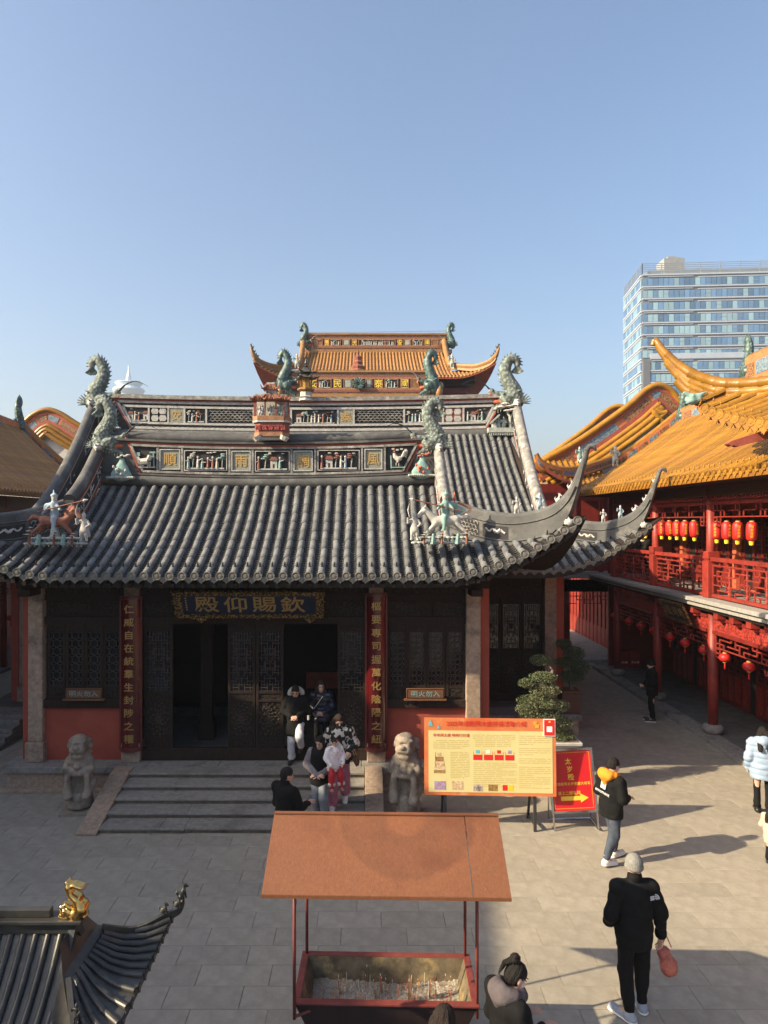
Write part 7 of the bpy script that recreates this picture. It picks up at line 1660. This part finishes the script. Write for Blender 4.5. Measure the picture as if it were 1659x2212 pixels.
q = at(1246, 1500, 17.9); pads = [((5.35, 17.9, 2.0), .3, .2), ((5.15, 17.95, 1.75), .28, .16), ((5.5, 17.85, 1.65), .28, .18), ((5.3, 17.9, 1.4), .35, .18), ((5.1, 17.9, 2.25), .22, .14)]
cloud_tree('potted_shrub', 'dark rounded shrub in a brown pot beside the main hall corner', (5.3, 17.9, .5), pads, [(5.3, 17.9, 1.0), (5.28, 17.9, 1.4), (5.3, 17.9, 2.2)], None, ['leaf_dark', 'leaf_a'], 500, 8)
pt = thing('brown_pot', 'square dark brown plant pot on the main hall platform', 'plant pot', (5.25, 17.9, .5)); MB().m('planter_brown').box(5.0, 5.46, 17.7, 18.12, .5, 1.02).build('pot', pt, bevel=.02); MB().m('planter_brown').box(4.97, 5.49, 17.67, 18.15, 1.02, 1.08).build('rim', pt, bevel=.01)
# ------------------------------------------------------------------ people
def hand_raw(wrist, fdir, normal, side, s=1.0, curl=.5):
    """palm, four fingers of unequal length, thumb; returns raw mesh"""
    f = Vector(fdir).normalized(); nr = Vector(normal); nr = (nr-f*nr.dot(f)).normalized(); lat = f.cross(nr)*side
    h = SDF(.0062*s); h.k = .008*s; w = Vector(wrist)
    h.cap(w-f*.05*s, w+f*.02*s, .026*s, .028*s); h.cap(w+f*.02*s-lat*.018*s, w+f*.085*s-lat*.026*s, .019*s, .016*s); h.cap(w+f*.02*s+lat*.018*s, w+f*.085*s+lat*.026*s, .019*s, .016*s); h.cap(w+f*.03*s, w+f*.085*s, .02*s, .017*s)
    h.k = .003
    for i, L in enumerate((.066, .076, .07, .054)):
        a = w+f*.088*s+lat*(.033-.022*i)*s; d1 = (f-nr*curl*.55).normalized(); b_ = a+d1*L*.5*s; d2 = (f-nr*curl*1.6).normalized(); c = b_+d2*L*.55*s
        h.cap(a, b_, .0095*s, .009*s); h.cap(b_, c, .009*s, .0075*s)
    a = w+f*.03*s+lat*.03*s; b_ = a+(lat*.7+f*.6).normalized()*.04*s-nr*.01*s; c = b_+(f*.9+lat*.2-nr*.3).normalized()*.035*s
    h.cap(a, b_, .013*s, .011*s); h.cap(b_, c, .011*s, .009*s)
    return h.raw()
DEF = dict(pelvis=(0, 0, .93), chest=(0, 0, 1.25), neck=(0, 0, 1.42), head=(0, .015, 1.565), hipL=(-.09, 0, .90), hipR=(.09, 0, .90), kneeL=(-.10, .02, .49), kneeR=(.10, .02, .49), ankL=(-.10, -.01, .09), ankR=(.10, -.01, .09),
           shL=(-.18, 0, 1.36), shR=(.18, 0, 1.36), elL=(-.25, -.04, 1.10), elR=(.25, -.04, 1.10), wrL=(-.25, .05, .86), wrR=(.25, .05, .86), toeL=(-.11, .16, .04), toeR=(.11, .16, .04))
_WK = [(Vector((random.gauss(0, 1), random.gauss(0, 1), random.gauss(0, .8))), random.uniform(0, 6)) for _ in range(9)]
def wrinkle(o, T, amp, freq, hair=False):
    """cloth folds, or strands for hair: push the vertices along their normals"""
    me = o.data; n = len(me.vertices); co = np.empty(n*3); nn = np.empty(n*3); me.vertices.foreach_get('co', co); me.vertices.foreach_get('normal', nn); co = co.reshape(-1, 3); nn = nn.reshape(-1, 3)
    Ti = np.array(T.inverted()); lc = co @ Ti[:3, :3].T + Ti[:3, 3]
    if hair:
        an = np.arctan2(lc[:, 0], lc[:, 1]+.02); w = np.sin(an*26+3*np.sin(lc[:, 2]*20))*.6+np.sin(an*11+lc[:, 2]*14)*.6
    else:
        w = sum(np.sin(lc @ np.array(k)*freq*(.6+.16*i)+ph+2*np.sin(lc[:, 2]*9+ph)) for i, (k, ph) in enumerate(_WK))/3.0; w = np.sign(w)*np.abs(w)**1.3
    co = co+nn*(w*amp)[:, None]; me.vertices.foreach_set('co', co.ravel()); me.update()
def person(label, pos, yaw, h, J={}, vox=.014, top='cloth_black', legs='cloth_black', shoes='shoe_black', hair='hair_black', hairstyle='short', coat=.78, puff=1.0, legw=1.0, flare=0, tilt=(0, 0), handsL=None, handsR=None, collar=None, extra=None, group=None, mask=None, hat=None, skin='skin', hood=None, cuffs=True, sole=None, face=True, quilt=0, belly=1.0, cuffw=None):
    j = dict(DEF); j.update(J); s = h/1.70
    T = Matrix.Translation(Vector(pos)) @ Matrix.Rotation(R(yaw), 4, 'Z') @ Matrix.Scale(s, 4)
    V = {k: Vector(v) for k, v in j.items()}
    t = thing('person', label, 'person', pos, group=group)
    H = T @ Matrix.Translation(V['head']) @ Matrix.Rotation(R(tilt[1]), 4, 'Z') @ Matrix.Rotation(R(-tilt[0]), 4, 'X')
    # body: one continuous surface with head and limbs
    b = SDF(vox*.8); b.k = .03; b.xf(H, s)
    b.ell((0, -.008, .035), (.074, .092, .082)); b.ell((0, .012, -.03), (.062, .074, .082)); b.ell((0, .035, -.088), (.036, .036, .028)); b.k = .012
    b.cap((0, .083, .01), (0, .103, -.026), .010, .015); b.ell((0, .083, -.062), (.026, .018, .012)); b.ell((0, .07, .024), (.055, .022, .014))
    for x in (-1, 1): b.ell((x*.076, -.008, -.01), (.012, .022, .032)); b.ell((x*.032, .088, .006), (.018, .012, .010), sub=True)
    b.xf(T, s); b.k = .03
    b.cap(V['neck']-Vector((0, 0, .05)), V['head']+Vector((0, -.015, -.06)), .055, .052); b.cap(V['chest'], V['neck']-Vector((0, 0, .06)), .11, .07, flat=(1.2, .8, 1)); b.cap(V['pelvis'], V['chest'], .12, .11, flat=(1.15, .8, 1))
    for S_ in 'LR':
        b.chain([V['sh'+S_], V['el'+S_], V['wr'+S_]], [.05, .038, .028]); b.chain([V['hip'+S_], V['knee'+S_], V['ank'+S_]], [.075, .05, .035]); b.cap(V['ank'+S_], V['toe'+S_], .033, .028); b.cap(V['chest']+Vector((0, 0, .06)), V['sh'+S_], .07, .05)
    ex = []
    for S_, hd in (('L', handsL), ('R', handsR)):
        M3 = T.to_3x3()
        if hd: ex.append(hand_raw(T @ V['wr'+S_], M3 @ Vector(hd[0]), M3 @ Vector(hd[1]), (-1 if S_ == 'L' else 1), s, hd[2] if len(hd) > 2 else .5))
        else: d = (V['wr'+S_]-V['el'+S_]).normalized(); b.cap(V['wr'+S_], V['wr'+S_]+d*.11, .03, .024)
    b.build('body', skin, t, extra=ex)
    if face:
        e = MB(); 
        for x in (-1, 1):
            e.m('eye_dark'); e.boxm(H @ Matrix.Translation((x*.032, .089, .006)), .026, .008, .008); e.m('hair_black'); e.boxm(H @ Matrix.Translation((x*.032, .093, .03)) @ Matrix.Rotation(x*-.12, 4, 'Y'), .034, .008, .006)
        e.m('lips').boxm(H @ Matrix.Translation((0, .099, -.064)), .036, .008, .010); e.build('face_features', t)
    # upper garment
    g = SDF(vox); g.xf(T, s); g.k = .05; hem = V['pelvis']+Vector((0, 0, .93*0+coat-.93)); p_ = puff
    g.cap(V['chest']+Vector((0, 0, .03)), V['pelvis']+Vector((0, 0, .0)), .125*p_, .125*p_*belly, flat=(1.2, .88, 1))
    if coat < .9: g.cap(V['pelvis'], hem+Vector((0, 0, .03)), .125*p_*belly, (.125+flare)*p_, flat=(1.2, .9, 1), k=.03)
    for S_ in 'LR': g.cap(V['chest']+Vector((0, 0, .06)), V['sh'+S_]-Vector((0, 0, .01)), .09*p_, .068*p_); g.chain([V['sh'+S_]-Vector((0, 0, .01)), V['el'+S_], V['wr'+S_]-(V['wr'+S_]-V['el'+S_])*.06], [.068*p_, .058*p_, .046*p_], k=.03)
    g.cap(V['neck']-Vector((0, 0, .08)), V['neck']-Vector((0, 0, .015)), .085, .068, k=.03)
    if quilt:
        g.k = .004; z = hem.z+.05
        while z < V['neck'].z-.12:
            for a in range(18): pass
            z += .1
    g.ell(hem-Vector((0, 0, .12)), (.4, .4, .12), sub=True)
    if collar == 'tall': g.cap(V['neck']-Vector((0, 0, .02)), V['neck']+Vector((0, -.005, .055)), .078, .075, k=.01)
    o = g.build('jacket', top, t); wrinkle(o, T, .0075*s, 13)
    if quilt:
        z = hem.z+.06; me = o.data; co = np.array([v.co[:] for v in me.vertices]); nn = np.array([v.normal[:] for v in me.vertices]); loc = (np.array(T.inverted().to_3x3()) @ (co.T-np.array(T.translation)[:, None])).T
        w = np.abs(np.sin(loc[:, 2]*PI/.11))**.5; co = co+nn*(.016*(w-.6))[:, None]*quilt; me.vertices.foreach_set('co', co.ravel()); me.update()
    # trousers
    g = SDF(vox); g.xf(T, s); g.k = .03; lw = legw
    g.cap(V['pelvis']+Vector((0, 0, .02)), V['pelvis']-Vector((0, 0, .05)), .108, .112, flat=(1.15, .88, 1))
    for S_ in 'LR': g.chain([V['hip'+S_], V['knee'+S_], V['ank'+S_]+Vector((0, 0, .04))], [.086*min(lw, 1.08), .066*lw, .056*(cuffw or lw)+flare*.2], k=.02)
    o = g.build('trousers', legs, t); wrinkle(o, T, .0075*s, 15)
    for S_ in 'LR':
        a = V['ank'+S_]; to = V['toe'+S_]; g = SDF(vox*.75); g.xf(T, s); g.k = .03; d = (to-a); d.z = 0; d.normalize()
        g.cap(a-d*.04-Vector((0, 0, .04)), to+d*.015, .048, .044, flat=None); g.cap(a+Vector((0, 0, .0)), a-Vector((0, 0, .04)), .044, .05); g.ell(a+d*.06-Vector((0, 0, .20)), (.3, .3, .12), sub=True)
        o = g.build('shoe', shoes, t)
        if sole: g = SDF(vox*.75); g.xf(T, s); zz_ = min(a.z-.06, to.z-.02); a2 = Vector((a.x, a.y, a.z-.07))-d*.035; t2 = Vector((to.x, to.y, to.z-.02)); g.cap(a2, t2+d*.015, .055, .051, flat=(1, 1, .45)); g.build('sole', sole, o)
    # hair or hat
    g = SDF(vox*.8); g.xf(H, s); g.k = .02
    if hat:
        g.ell((0, -.012, .045), (.092, .105, .10)); g.cap((0, -.012, .0), (0, -.012, .012), .098, .098, flat=(1, 1.08, .35), k=.01); g.ell((0, .02, -.10), (.2, .3, .085), sub=True); hh = g.build('knit_hat', hat, t)
    else:
        if hairstyle != 'none':
            g.ell((0, -.014, .043), (.083, .100, .085)); g.ell((0, -.032, -.005), (.080, .082, .085))
            if hairstyle in ('bob', 'long'): 
                for x in (-1, 1): g.cap((x*.072, -.01, .03), (x*.075, -.02, -.06), .03, .028)
            if hairstyle == 'long':
                for x in (-1, 1): g.chain([(x*.074, -.02, -.02), (x*.10, .05, -.14), (x*.10, .135, -.32)], [.03, .045, .026]); g.chain([(x*.05, -.07, 0), (x*.07, -.12, -.15), (x*.08, -.16, -.32)], [.05, .06, .04])
            if hairstyle == 'bun': g.k = .006; g.ell((0, -.085, .135), (.05, .048, .046)); g.chain([(.0, -.10, .12), (-.03, -.15, .06), (-.04, -.15, -.05)], [.03, .024, .010]); g.cap((.02, -.11, .15), (.05, -.13, .17), .016, .01)
            if hairstyle == 'tails':
                for x in (-1, 1): g.ell((x*.085, -.02, .085), (.035, .035, .04))
            g.ell((0, .118, -.028), (.082, .098, .092), k=0, sub=True)
            if hairstyle == 'short': g.ell((0, -.02, -.115), (.15, .15, .075), k=0, sub=True)
            o = g.build('hair', hair, t); wrinkle(o, H, .0045*s, 1, True)
    if mask:
        g = SDF(vox*.7); g.xf(H, s); g.k = .01; g.ell((0, .03, -.045), (.068, .085, .05)); g.ell((0, -.03, -.04), (.12, .085, .09), sub=True); g.build('face_mask', mask, t)
    if hood:
        g = SDF(vox); g.xf(T, s); n_ = V['neck']
        for a in range(12): an = R(a*30+15); an2 = R(a*30+45); rr = .115; up_ = lambda q: .03+.05*(-math.sin(q)); g.cap(n_+Vector((rr*math.cos(an), -.02+rr*.95*math.sin(an), up_(an)-.01)), n_+Vector((rr*math.cos(an2), -.02+rr*.95*math.sin(an2), up_(an2)-.01)), .05, .05, k=.02)
        g.cap(n_+Vector((-.06, -.12, .02)), n_+Vector((.06, -.12, .02)), .075, .075, k=.04); g.cap(n_+Vector((0, -.14, .0)), n_+Vector((0, -.13, -.1)), .075, .05, k=.04); wrinkle(g.build('hood', hood, t), T, .007*s, 14)
    if extra: extra(t, T, H, V, s)
    return t
def clasp(z=1.02, y=.2): return dict(elL=(-.27, -.02, 1.10), elR=(.27, -.02, 1.10), wrL=(-.07, y, z), wrR=(.07, y, z))

# on the threshold: woman in black parka with fur hood
def ex_fur(t, T, H, V, s):
    g = SDF(.013); g.xf(T, s); g.k = .02; n_ = V['neck']
    P = [n_+Vector((.135*math.cos(R(a)), -.07-.02*math.sin(R(a))*0, .06+.11*math.sin(R(a)))) for a in range(-25, 206, 21)]
    for i in range(len(P)-1): g.cap(P[i], P[i+1], .045, .045)
    g.build('fur_trim', 'fur_white', t, noise=.003); c = MB().m('cloth_greyblue'); 
    for x in (-1, 1): c.boxm(T @ Matrix.Translation(V['neck']+Vector((x*.03, .075, -.03))) @ Matrix.Rotation(x*-.5, 4, 'Y'), .035, .02, .09)
    c.build('shirt_collar', t)
person('woman in black fur-hooded parka and white trousers stepping over the threshold', (-1.42, 14.12, .5), 178, 1.62, dict(clasp(1.04, .22), head=(0, .07, 1.54), neck=(0, .03, 1.41), kneeL=(-.10, .22, .62), ankL=(-.11, .02, .34), toeL=(-.11, .16, .28), kneeR=(.09, .06, .49), chest=(0, .02, 1.25)), top='cloth_black', legs='cloth_white', shoes='shoe_black', hairstyle='short', coat=.62, puff=1.25, legw=1.25, flare=.03, tilt=(28, 0), handsL=((1, .3, -.1), (0, .4, 1), .8), handsR=((-1, .3, -.1), (0, .4, 1), .8), extra=ex_fur)
def ex_bag(t, T, H, V, s):
    b = MB().m('bag_cream'); b.tube([T @ Vector((-.05, .14, 1.36)), T @ Vector((.1, .19, 1.15)), T @ Vector((.24, .12, .95))], .007, 5); b.build('strap', t)
    MB().m('cloth_white').boxm(T @ Matrix.Translation((.27, .06, .9)), .05, .14, .15).build('shoulder_bag', t, bevel=.01)
person('long-haired woman in shiny navy puffer jacket in the doorway', (-.93, 14.52, .5), 176, 1.60, dict(clasp(1.03, .22), head=(0, .03, 1.565)), top='cloth_navy', legs='cloth_black', hair='hair_brown', hairstyle='long', coat=.80, puff=1.22, tilt=(10, 12), handsL=((1, .3, -.1), (0, .4, 1), .8), handsR=((-1, .3, -.1), (0, .4, 1), .8), quilt=1, extra=ex_bag)
def ex_purse(t, T, H, V, s):
    MB().m('leather_brown').boxm(T @ Matrix.Translation((-.32, .02, .80)) @ Matrix.Rotation(.5, 4, 'Y'), .07, .2, .16).build('handbag', t, bevel=.015); MB().m('gold_paint').tube([T @ Vector((-.3, .06, .88)), T @ Vector((-.26, .07, 1.0)), T @ Vector((-.28, -.03, 1.0)), T @ Vector((-.32, -.03, .88))], .006, 5).build('chain', t)
person('woman in black and white spotted fur jacket and pink trousers on the steps', (-.48, 12.62, .3), 176, 1.64, dict(head=(0, .05, 1.55), elL=(-.3, .0, 1.12), wrL=(-.2, .16, 1.02), elR=(.29, -.02, 1.12), wrR=(.27, .08, .92), kneeR=(.12, .1, .48), ankR=(.12, .06, -.1+.09), toeR=(.12, .23, -.06), kneeL=(-.1, -.02, .5), ankL=(-.1, -.14, .12), toeL=(-.11, .02, .04)), top='cow_fur', legs='cloth_pink', shoes='shoe_white', sole='sole_white', hair='hair_brown', hairstyle='long', coat=.76, puff=1.35, legw=1.7, tilt=(26, 15), mask='mask_black', handsL=((.3, .6, -.4), (0, .3, 1), .7), extra=ex_purse)
def ex_vest(t, T, H, V, s):
    g = SDF(.013); g.xf(T, s); g.k = .05; g.cap(V['chest']+Vector((0, 0, .04)), V['pelvis'], .172, .172, flat=(1.2, .95, 1)); g.cap(V['pelvis'], V['pelvis']-Vector((0, 0, .14)), .172, .172, flat=(1.2, .95, 1)); g.cap(V['chest']+Vector((0, 0, .08)), V['shL']-Vector((-.05, 0, 0)), .10, .075); g.cap(V['chest']+Vector((0, 0, .08)), V['shR']-Vector((.05, 0, 0)), .10, .075); g.ell(V['pelvis']-Vector((0, 0, .32)), (.4, .4, .14), sub=True); g.build('padded_vest', 'cloth_black', t)
    c = MB().m('statue_aqua'); c.tube([T @ (V['neck']+Vector((.07*math.cos(R(a)), .01+.075*math.sin(R(a)), -.005))) for a in range(-20, 201, 20)], .022, 6); c.build('scarf_collar', t)
gm = person('older woman in black padded vest carrying a child down the steps', (-.80, 12.28, .1), 170, 1.55, dict(head=(.0, .06, 1.55), elL=(-.27, .02, 1.08), wrL=(-.02, .26, .98), elR=(.28, .0, 1.1), wrR=(.0, .27, .98), kneeL=(-.09, .12, .5), ankL=(-.1, .04, .14), kneeR=(.09, .02, .49), ankR=(.09, -.14, .12), toeR=(.1, .02, .05), toeL=(-.1, .2, .08)), top='fleece_grey', legs='cloth_greyblue', shoes='shoe_black', hairstyle='bob', coat=.8, puff=1.25, legw=1.4, tilt=(14, -12), handsL=((.9, .2, .1), (0, .5, 1), .9), handsR=((-.8, .3, .2), (0, .5, 1), .9), extra=ex_vest)
def ex_child(t, T, H, V, s):
    g = SDF(.010); g.xf(T, s); g.k = .01
    for S_ in 'LR': g.cap(V['ank'+S_]+Vector((-.05, 0, .1)), V['ank'+S_]+Vector((.05, 0, .1)), .075, .075)
    for a in range(9): an = R(a*40); an2 = R(a*40+40); g.cap(Vector((.2*math.cos(an), .15*math.sin(an), .80)), Vector((.2*math.cos(an2), .15*math.sin(an2), .80)), .045)
    g.cap(V['neck']+Vector((-.14, .06, -.04)), V['neck']+Vector((.14, .06, -.04)), .07, .07); g.build('fur_trim', 'fur_white', t, noise=.002)
    MB().m('ribbon_red').boxm(H @ Matrix.Translation((-.08, .05, .1)), .035, .03, .03).build('hair_ribbon', t)
person('small child in white floral coat and red trousers carried in the older woman\'s arms', (-.545, 12.02, .70), 200, .96, dict(head=(0, .02, 1.55), kneeL=(-.14, .2, .62), ankL=(-.15, .22, .26), toeL=(-.16, .36, .2), kneeR=(.14, .2, .62), ankR=(.15, .22, .26), toeR=(.16, .36, .2), elL=(-.28, .05, 1.12), wrL=(-.2, .2, .95), elR=(.28, .05, 1.12), wrR=(.18, .22, .95)), vox=.011, top='child_floral', legs='cloth_red', shoes='shoe_brown', hairstyle='tails', coat=.72, puff=1.5, legw=1.5, tilt=(8, -14), extra=ex_child)
# man with phone in front of the steps, seen from behind
def ex_phone(t, T, H, V, s): MB().m('phone').boxm(T @ Matrix.Translation((.13, .40, 1.10)) @ Matrix.Rotation(.7, 4, 'X') @ Matrix.Rotation(.3, 4, 'Z'), .075, .15, .01).build('phone', t, bevel=.003)
person('man in black jacket holding a phone, seen from behind before the steps', (-1.22, 10.55, 0), -38, 1.68, dict(elL=(-.24, .05, 1.09), wrL=(.03, .30, 1.06), elR=(.24, .08, 1.09), wrR=(.18, .32, 1.08), head=(.01, .03, 1.56)), top='cloth_black', legs='cloth_black', hair='hair_black', hairstyle='short', coat=.8, puff=1.2, tilt=(8, -25), collar='tall', handsL=((.5, .8, .1), (-.2, -.3, 1), .6), handsR=((-.1, .9, .2), (0, -.3, 1), .6), extra=ex_phone)
# boy with orange hood
def ex_boy(t, T, H, V, s):
    M = T @ face_m((-.02, -.165, 1.22), (1, 0, -.12), (.1, .16, 1)); b = MB().m('cloth_white'); b.prism([(-.05, 0), (-.05, .11), (-.035, .14), (-.02, .115), (.02, .115), (.035, .14), (.05, .11), (.05, 0)], .012, M @ Matrix.Rotation(R(-90), 4, 'X') @ Matrix.Translation((0, -.012, .0))); b.build('back_badge', t)
    letter('emoment', M @ Matrix.Translation((.0, -.06, .006)), .075, 'cloth_white', t, .01, .01)
    for S_ in 'LR': MB().m('cloth_white').tube([T @ (V['ank'+S_]+Vector((0, 0, .0))), T @ (V['ank'+S_]+Vector((0, 0, .075)))], .046*s, 10).build('sock', t)
person('boy in black jacket with bright orange hood and face mask walking right', (3.90, 11.02, 0), -62, 1.66, dict(elL=(-.25, -.02, 1.10), wrL=(-.08, .26, 1.02), elR=(.25, .0, 1.10), wrR=(.10, .27, 1.02), kneeL=(-.1, .16, .5), ankL=(-.09, .16, .10), toeL=(-.09, .33, .05), kneeR=(.09, -.04, .49), ankR=(.08, -.20, .12), toeR=(.09, -.03, .04), head=(0, .05, 1.56)), vox=.012, top='cloth_black', legs='jogger_navy', shoes='shoe_white', sole='sole_white', hairstyle='short', coat=.76, puff=1.38, legw=1.4, cuffw=1.0, tilt=(12, 0), mask='mask_white', hood='cloth_orange', handsL=((.5, .8, 0), (0, 0, 1), .8), handsR=((-.3, .9, 0), (0, 0, 1), .8), extra=ex_boy)
# man in grey knit hat, from behind, carrying a plastic bag
def ex_man(t, T, H, V, s):
    M = T @ face_m((.135, -.168, 1.30), (1, .25, 0), (0, .12, 1)); b = MB().m('cloth_white'); R90 = Matrix.Rotation(R(-90), 4, 'X')
    for k in range(3):
        r0, r1 = .012+k*.017, .022+k*.017; n = 6; poly = [(r1*math.cos(R(90*i/n)), r1*math.sin(R(90*i/n))) for i in range(n+1)]+[(r0*math.cos(R(90-90*i/n)), r0*math.sin(R(90-90*i/n))) for i in range(n+1)]
        b.prism(poly, .006, M @ R90 @ Matrix.Translation((0, -.012, 0)))
    for i in range(3): b.boxm(M @ Matrix.Translation((-.035, .008+.015*i, .008)), .05, .009, .006)
    b.build('chest_logo', t)
    g = SDF(.012); g.xf(T, s); g.k = .03; c = Vector((.36, .04, .50)); g.cap(c+Vector((-.02, 0, .10)), c+Vector((.03, 0, -.08)), .065, .085, flat=(1, .8, 1)); g.ell(c+Vector((-.05, 0, .1)), (.05, .05, .07)); g.cap(c+Vector((0, 0, .12)), c+Vector((-.03, 0, .21)), .03, .01); g.cap(c+Vector((.02, 0, .12)), c+Vector((-.01, 0, .22)), .02, .008)
    return g
mn = person('man in grey knit hat and black padded jacket seen from behind, carrying a bag', (2.95, 7.62, 0), 6, 1.75, dict(elL=(-.27, -.02, 1.10), wrL=(-.22, .14, .93), elR=(.27, -.03, 1.08), wrR=(.31, .03, .80), ankL=(-.11, -.10, .09), toeL=(-.2, .07, .04), ankR=(.10, .03, .09), toeR=(.13, .20, .04), kneeL=(-.11, -.02, .49), kneeR=(.11, .06, .49)), vox=.011, top='cloth_black', legs='cloth_black', shoes='shoe_grey', sole='sole_white', hat='wool_grey', coat=.74, legw=1.28, cuffw=.95, puff=1.26, collar='tall', tilt=(0, -18), handsR=((0, .1, -1), (1, 0, 0), .8), quilt=.6, extra=ex_man)
bg = thing('plastic_bag', 'crumpled reddish plastic bag hanging from the knit-hatted man\'s right hand', 'bag', (3.32, 7.66, .4)); s = SDF(.011); s.k = .03; c = Vector((3.33, 7.70, .53)); s.cap(c+Vector((-.02, 0, .10)), c+Vector((.03, 0, -.08)), .062, .088, flat=(1, .8, 1)); s.ell(c+Vector((-.05, -.02, .1)), (.05, .05, .07)); s.ell(c+Vector((.06, 0, -.05)), (.06, .06, .08)); s.build('bag', 'bag_plastic', bg, noise=.003)
b = MB().m('bag_plastic')
for x in (-.05, .06): b.tube([c+Vector((x, 0, .15)), c+Vector((x*.5, 0, .22)), c+Vector((.0, 0, .29))], .007, 5)
b.build('handles', bg)
# man standing in the shaded passage
person('man in black jacket and cap standing in the shaded passage', (7.75, 18.8, 0), 78, 1.66, dict(clasp(1.0, .18), wrR=(.12, .2, .98)), top='cloth_black', legs='cloth_black', shoes='shoe_black', sole='sole_white', hat='cloth_black', coat=.74, puff=1.35, tilt=(5, 10), collar='tall', extra=lambda t, T, H, V, s: MB().m('cloth_white').boxm(T @ Matrix.Translation((.14, .24, .97)) @ Matrix.Rotation(.3, 4, 'Z'), .1, .12, .02).build('paper', t))
# women at the right edge
def ex_puff(t, T, H, V, s):
    g = MB().m('bag_cream'); M = T @ Matrix.Translation((.34, .16, .52)); g.boxm(M, .1, .28, .36); g.build('shopping_bag_body', t); MB().m('bag_cream').tube([T @ Vector((.34, .08, .70)), T @ Vector((.30, .12, .84)), T @ Vector((.34, .22, .70))], .008, 5).build('bag_handle', t)
person('woman in pale blue puffer jacket with a cream shopping bag at the right edge', (7.38, 12.9, 0), -20, 1.60, dict(wrR=(.28, .14, .86), elR=(.28, .0, 1.08)), top='puffer_blue', legs='cloth_black', shoes='shoe_black', hairstyle='long', coat=.68, puff=1.5, quilt=1, tilt=(10, 0), hood='puffer_blue', extra=ex_puff)
person('small person in pale pink coat and black trousers cut by the right edge', (6.40, 10.95, 0), -50, .92, dict(wrL=(-.2, .22, .9)), top='cloth_pale_pink', legs='cloth_black', shoes='shoe_black', hairstyle='long', coat=.6, puff=1.4, tilt=(5, 0))
# women at the bottom edge beside the trough
person('woman with hair bun, mauve hood and pink mask beside the incense trough', (1.22, 5.98, 0), -62, 1.62, dict(head=(0, .10, 1.53), neck=(0, .05, 1.41), elL=(-.24, .02, 1.1), wrL=(-.1, .3, 1.08), elR=(.25, .03, 1.1), wrR=(.12, .32, 1.06)), vox=.010, top='cloth_black', legs='cloth_black', hairstyle='bun', coat=.74, puff=1.3, tilt=(30, -8), mask='mask_pink', hood='hood_mauve', handsL=((.4, .9, .1), (0, -.2, 1), .4), handsR=((-.1, 1, .1), (0, -.2, 1), .4))
person('dark-haired woman in dark coat at the bottom edge, seen from behind', (.60, 5.45, 0), -30, 1.60, dict(head=(0, .05, 1.55)), vox=.010, top='cloth_navy', legs='cloth_black', hair='hair_brown', hairstyle='long', coat=.74, puff=1.3, tilt=(12, 0), mask='mask_pink')
# visitor leaning on the upper rail
person('visitor in black with pale scarf leaning on the upper gallery rail', (9.05, 22.2, 3.5), 95, 1.62, dict(head=(0, .2, 1.50), neck=(0, .14, 1.37), chest=(0, .1, 1.22), shL=(-.18, .12, 1.32), shR=(.18, .12, 1.32), elL=(-.26, .25, 1.12), elR=(.26, .25, 1.12), wrL=(-.1, .42, 1.06), wrR=(.1, .42, 1.06)), top='cloth_black', legs='cloth_black', hairstyle='short', coat=.7, puff=1.3, tilt=(15, 10), mask='mask_white', hat='cloth_black', extra=lambda t, T, H, V, s: MB().m('bag_cream').tube([T @ (V['neck']+Vector((.08*math.cos(R(a)), .03+.08*math.sin(R(a)), 0))) for a in range(0, 361, 30)], .035, 6).build('scarf', t))
# ------------------------------------------------------------------ thin winter haze
hz = MB().box(-820, 820, -80, 1420, -1.03, 125); hm = bpy.data.materials.new('haze_air'); hm.use_nodes = True; nt = hm.node_tree
nt.nodes.remove(nt.nodes['Principled BSDF']); pv_ = nt.nodes.new('ShaderNodeVolumePrincipled'); pv_.inputs['Color'].default_value = (.80, .88, 1.0, 1); pv_.inputs['Density'].default_value = .00045; pv_.inputs['Anisotropy'].default_value = .2
nt.links.new(pv_.outputs[0], nt.nodes['Material Output'].inputs['Volume']); me = hz.mesh('haze'); me.materials.append(hm); put('haze', me, kind='stuff')
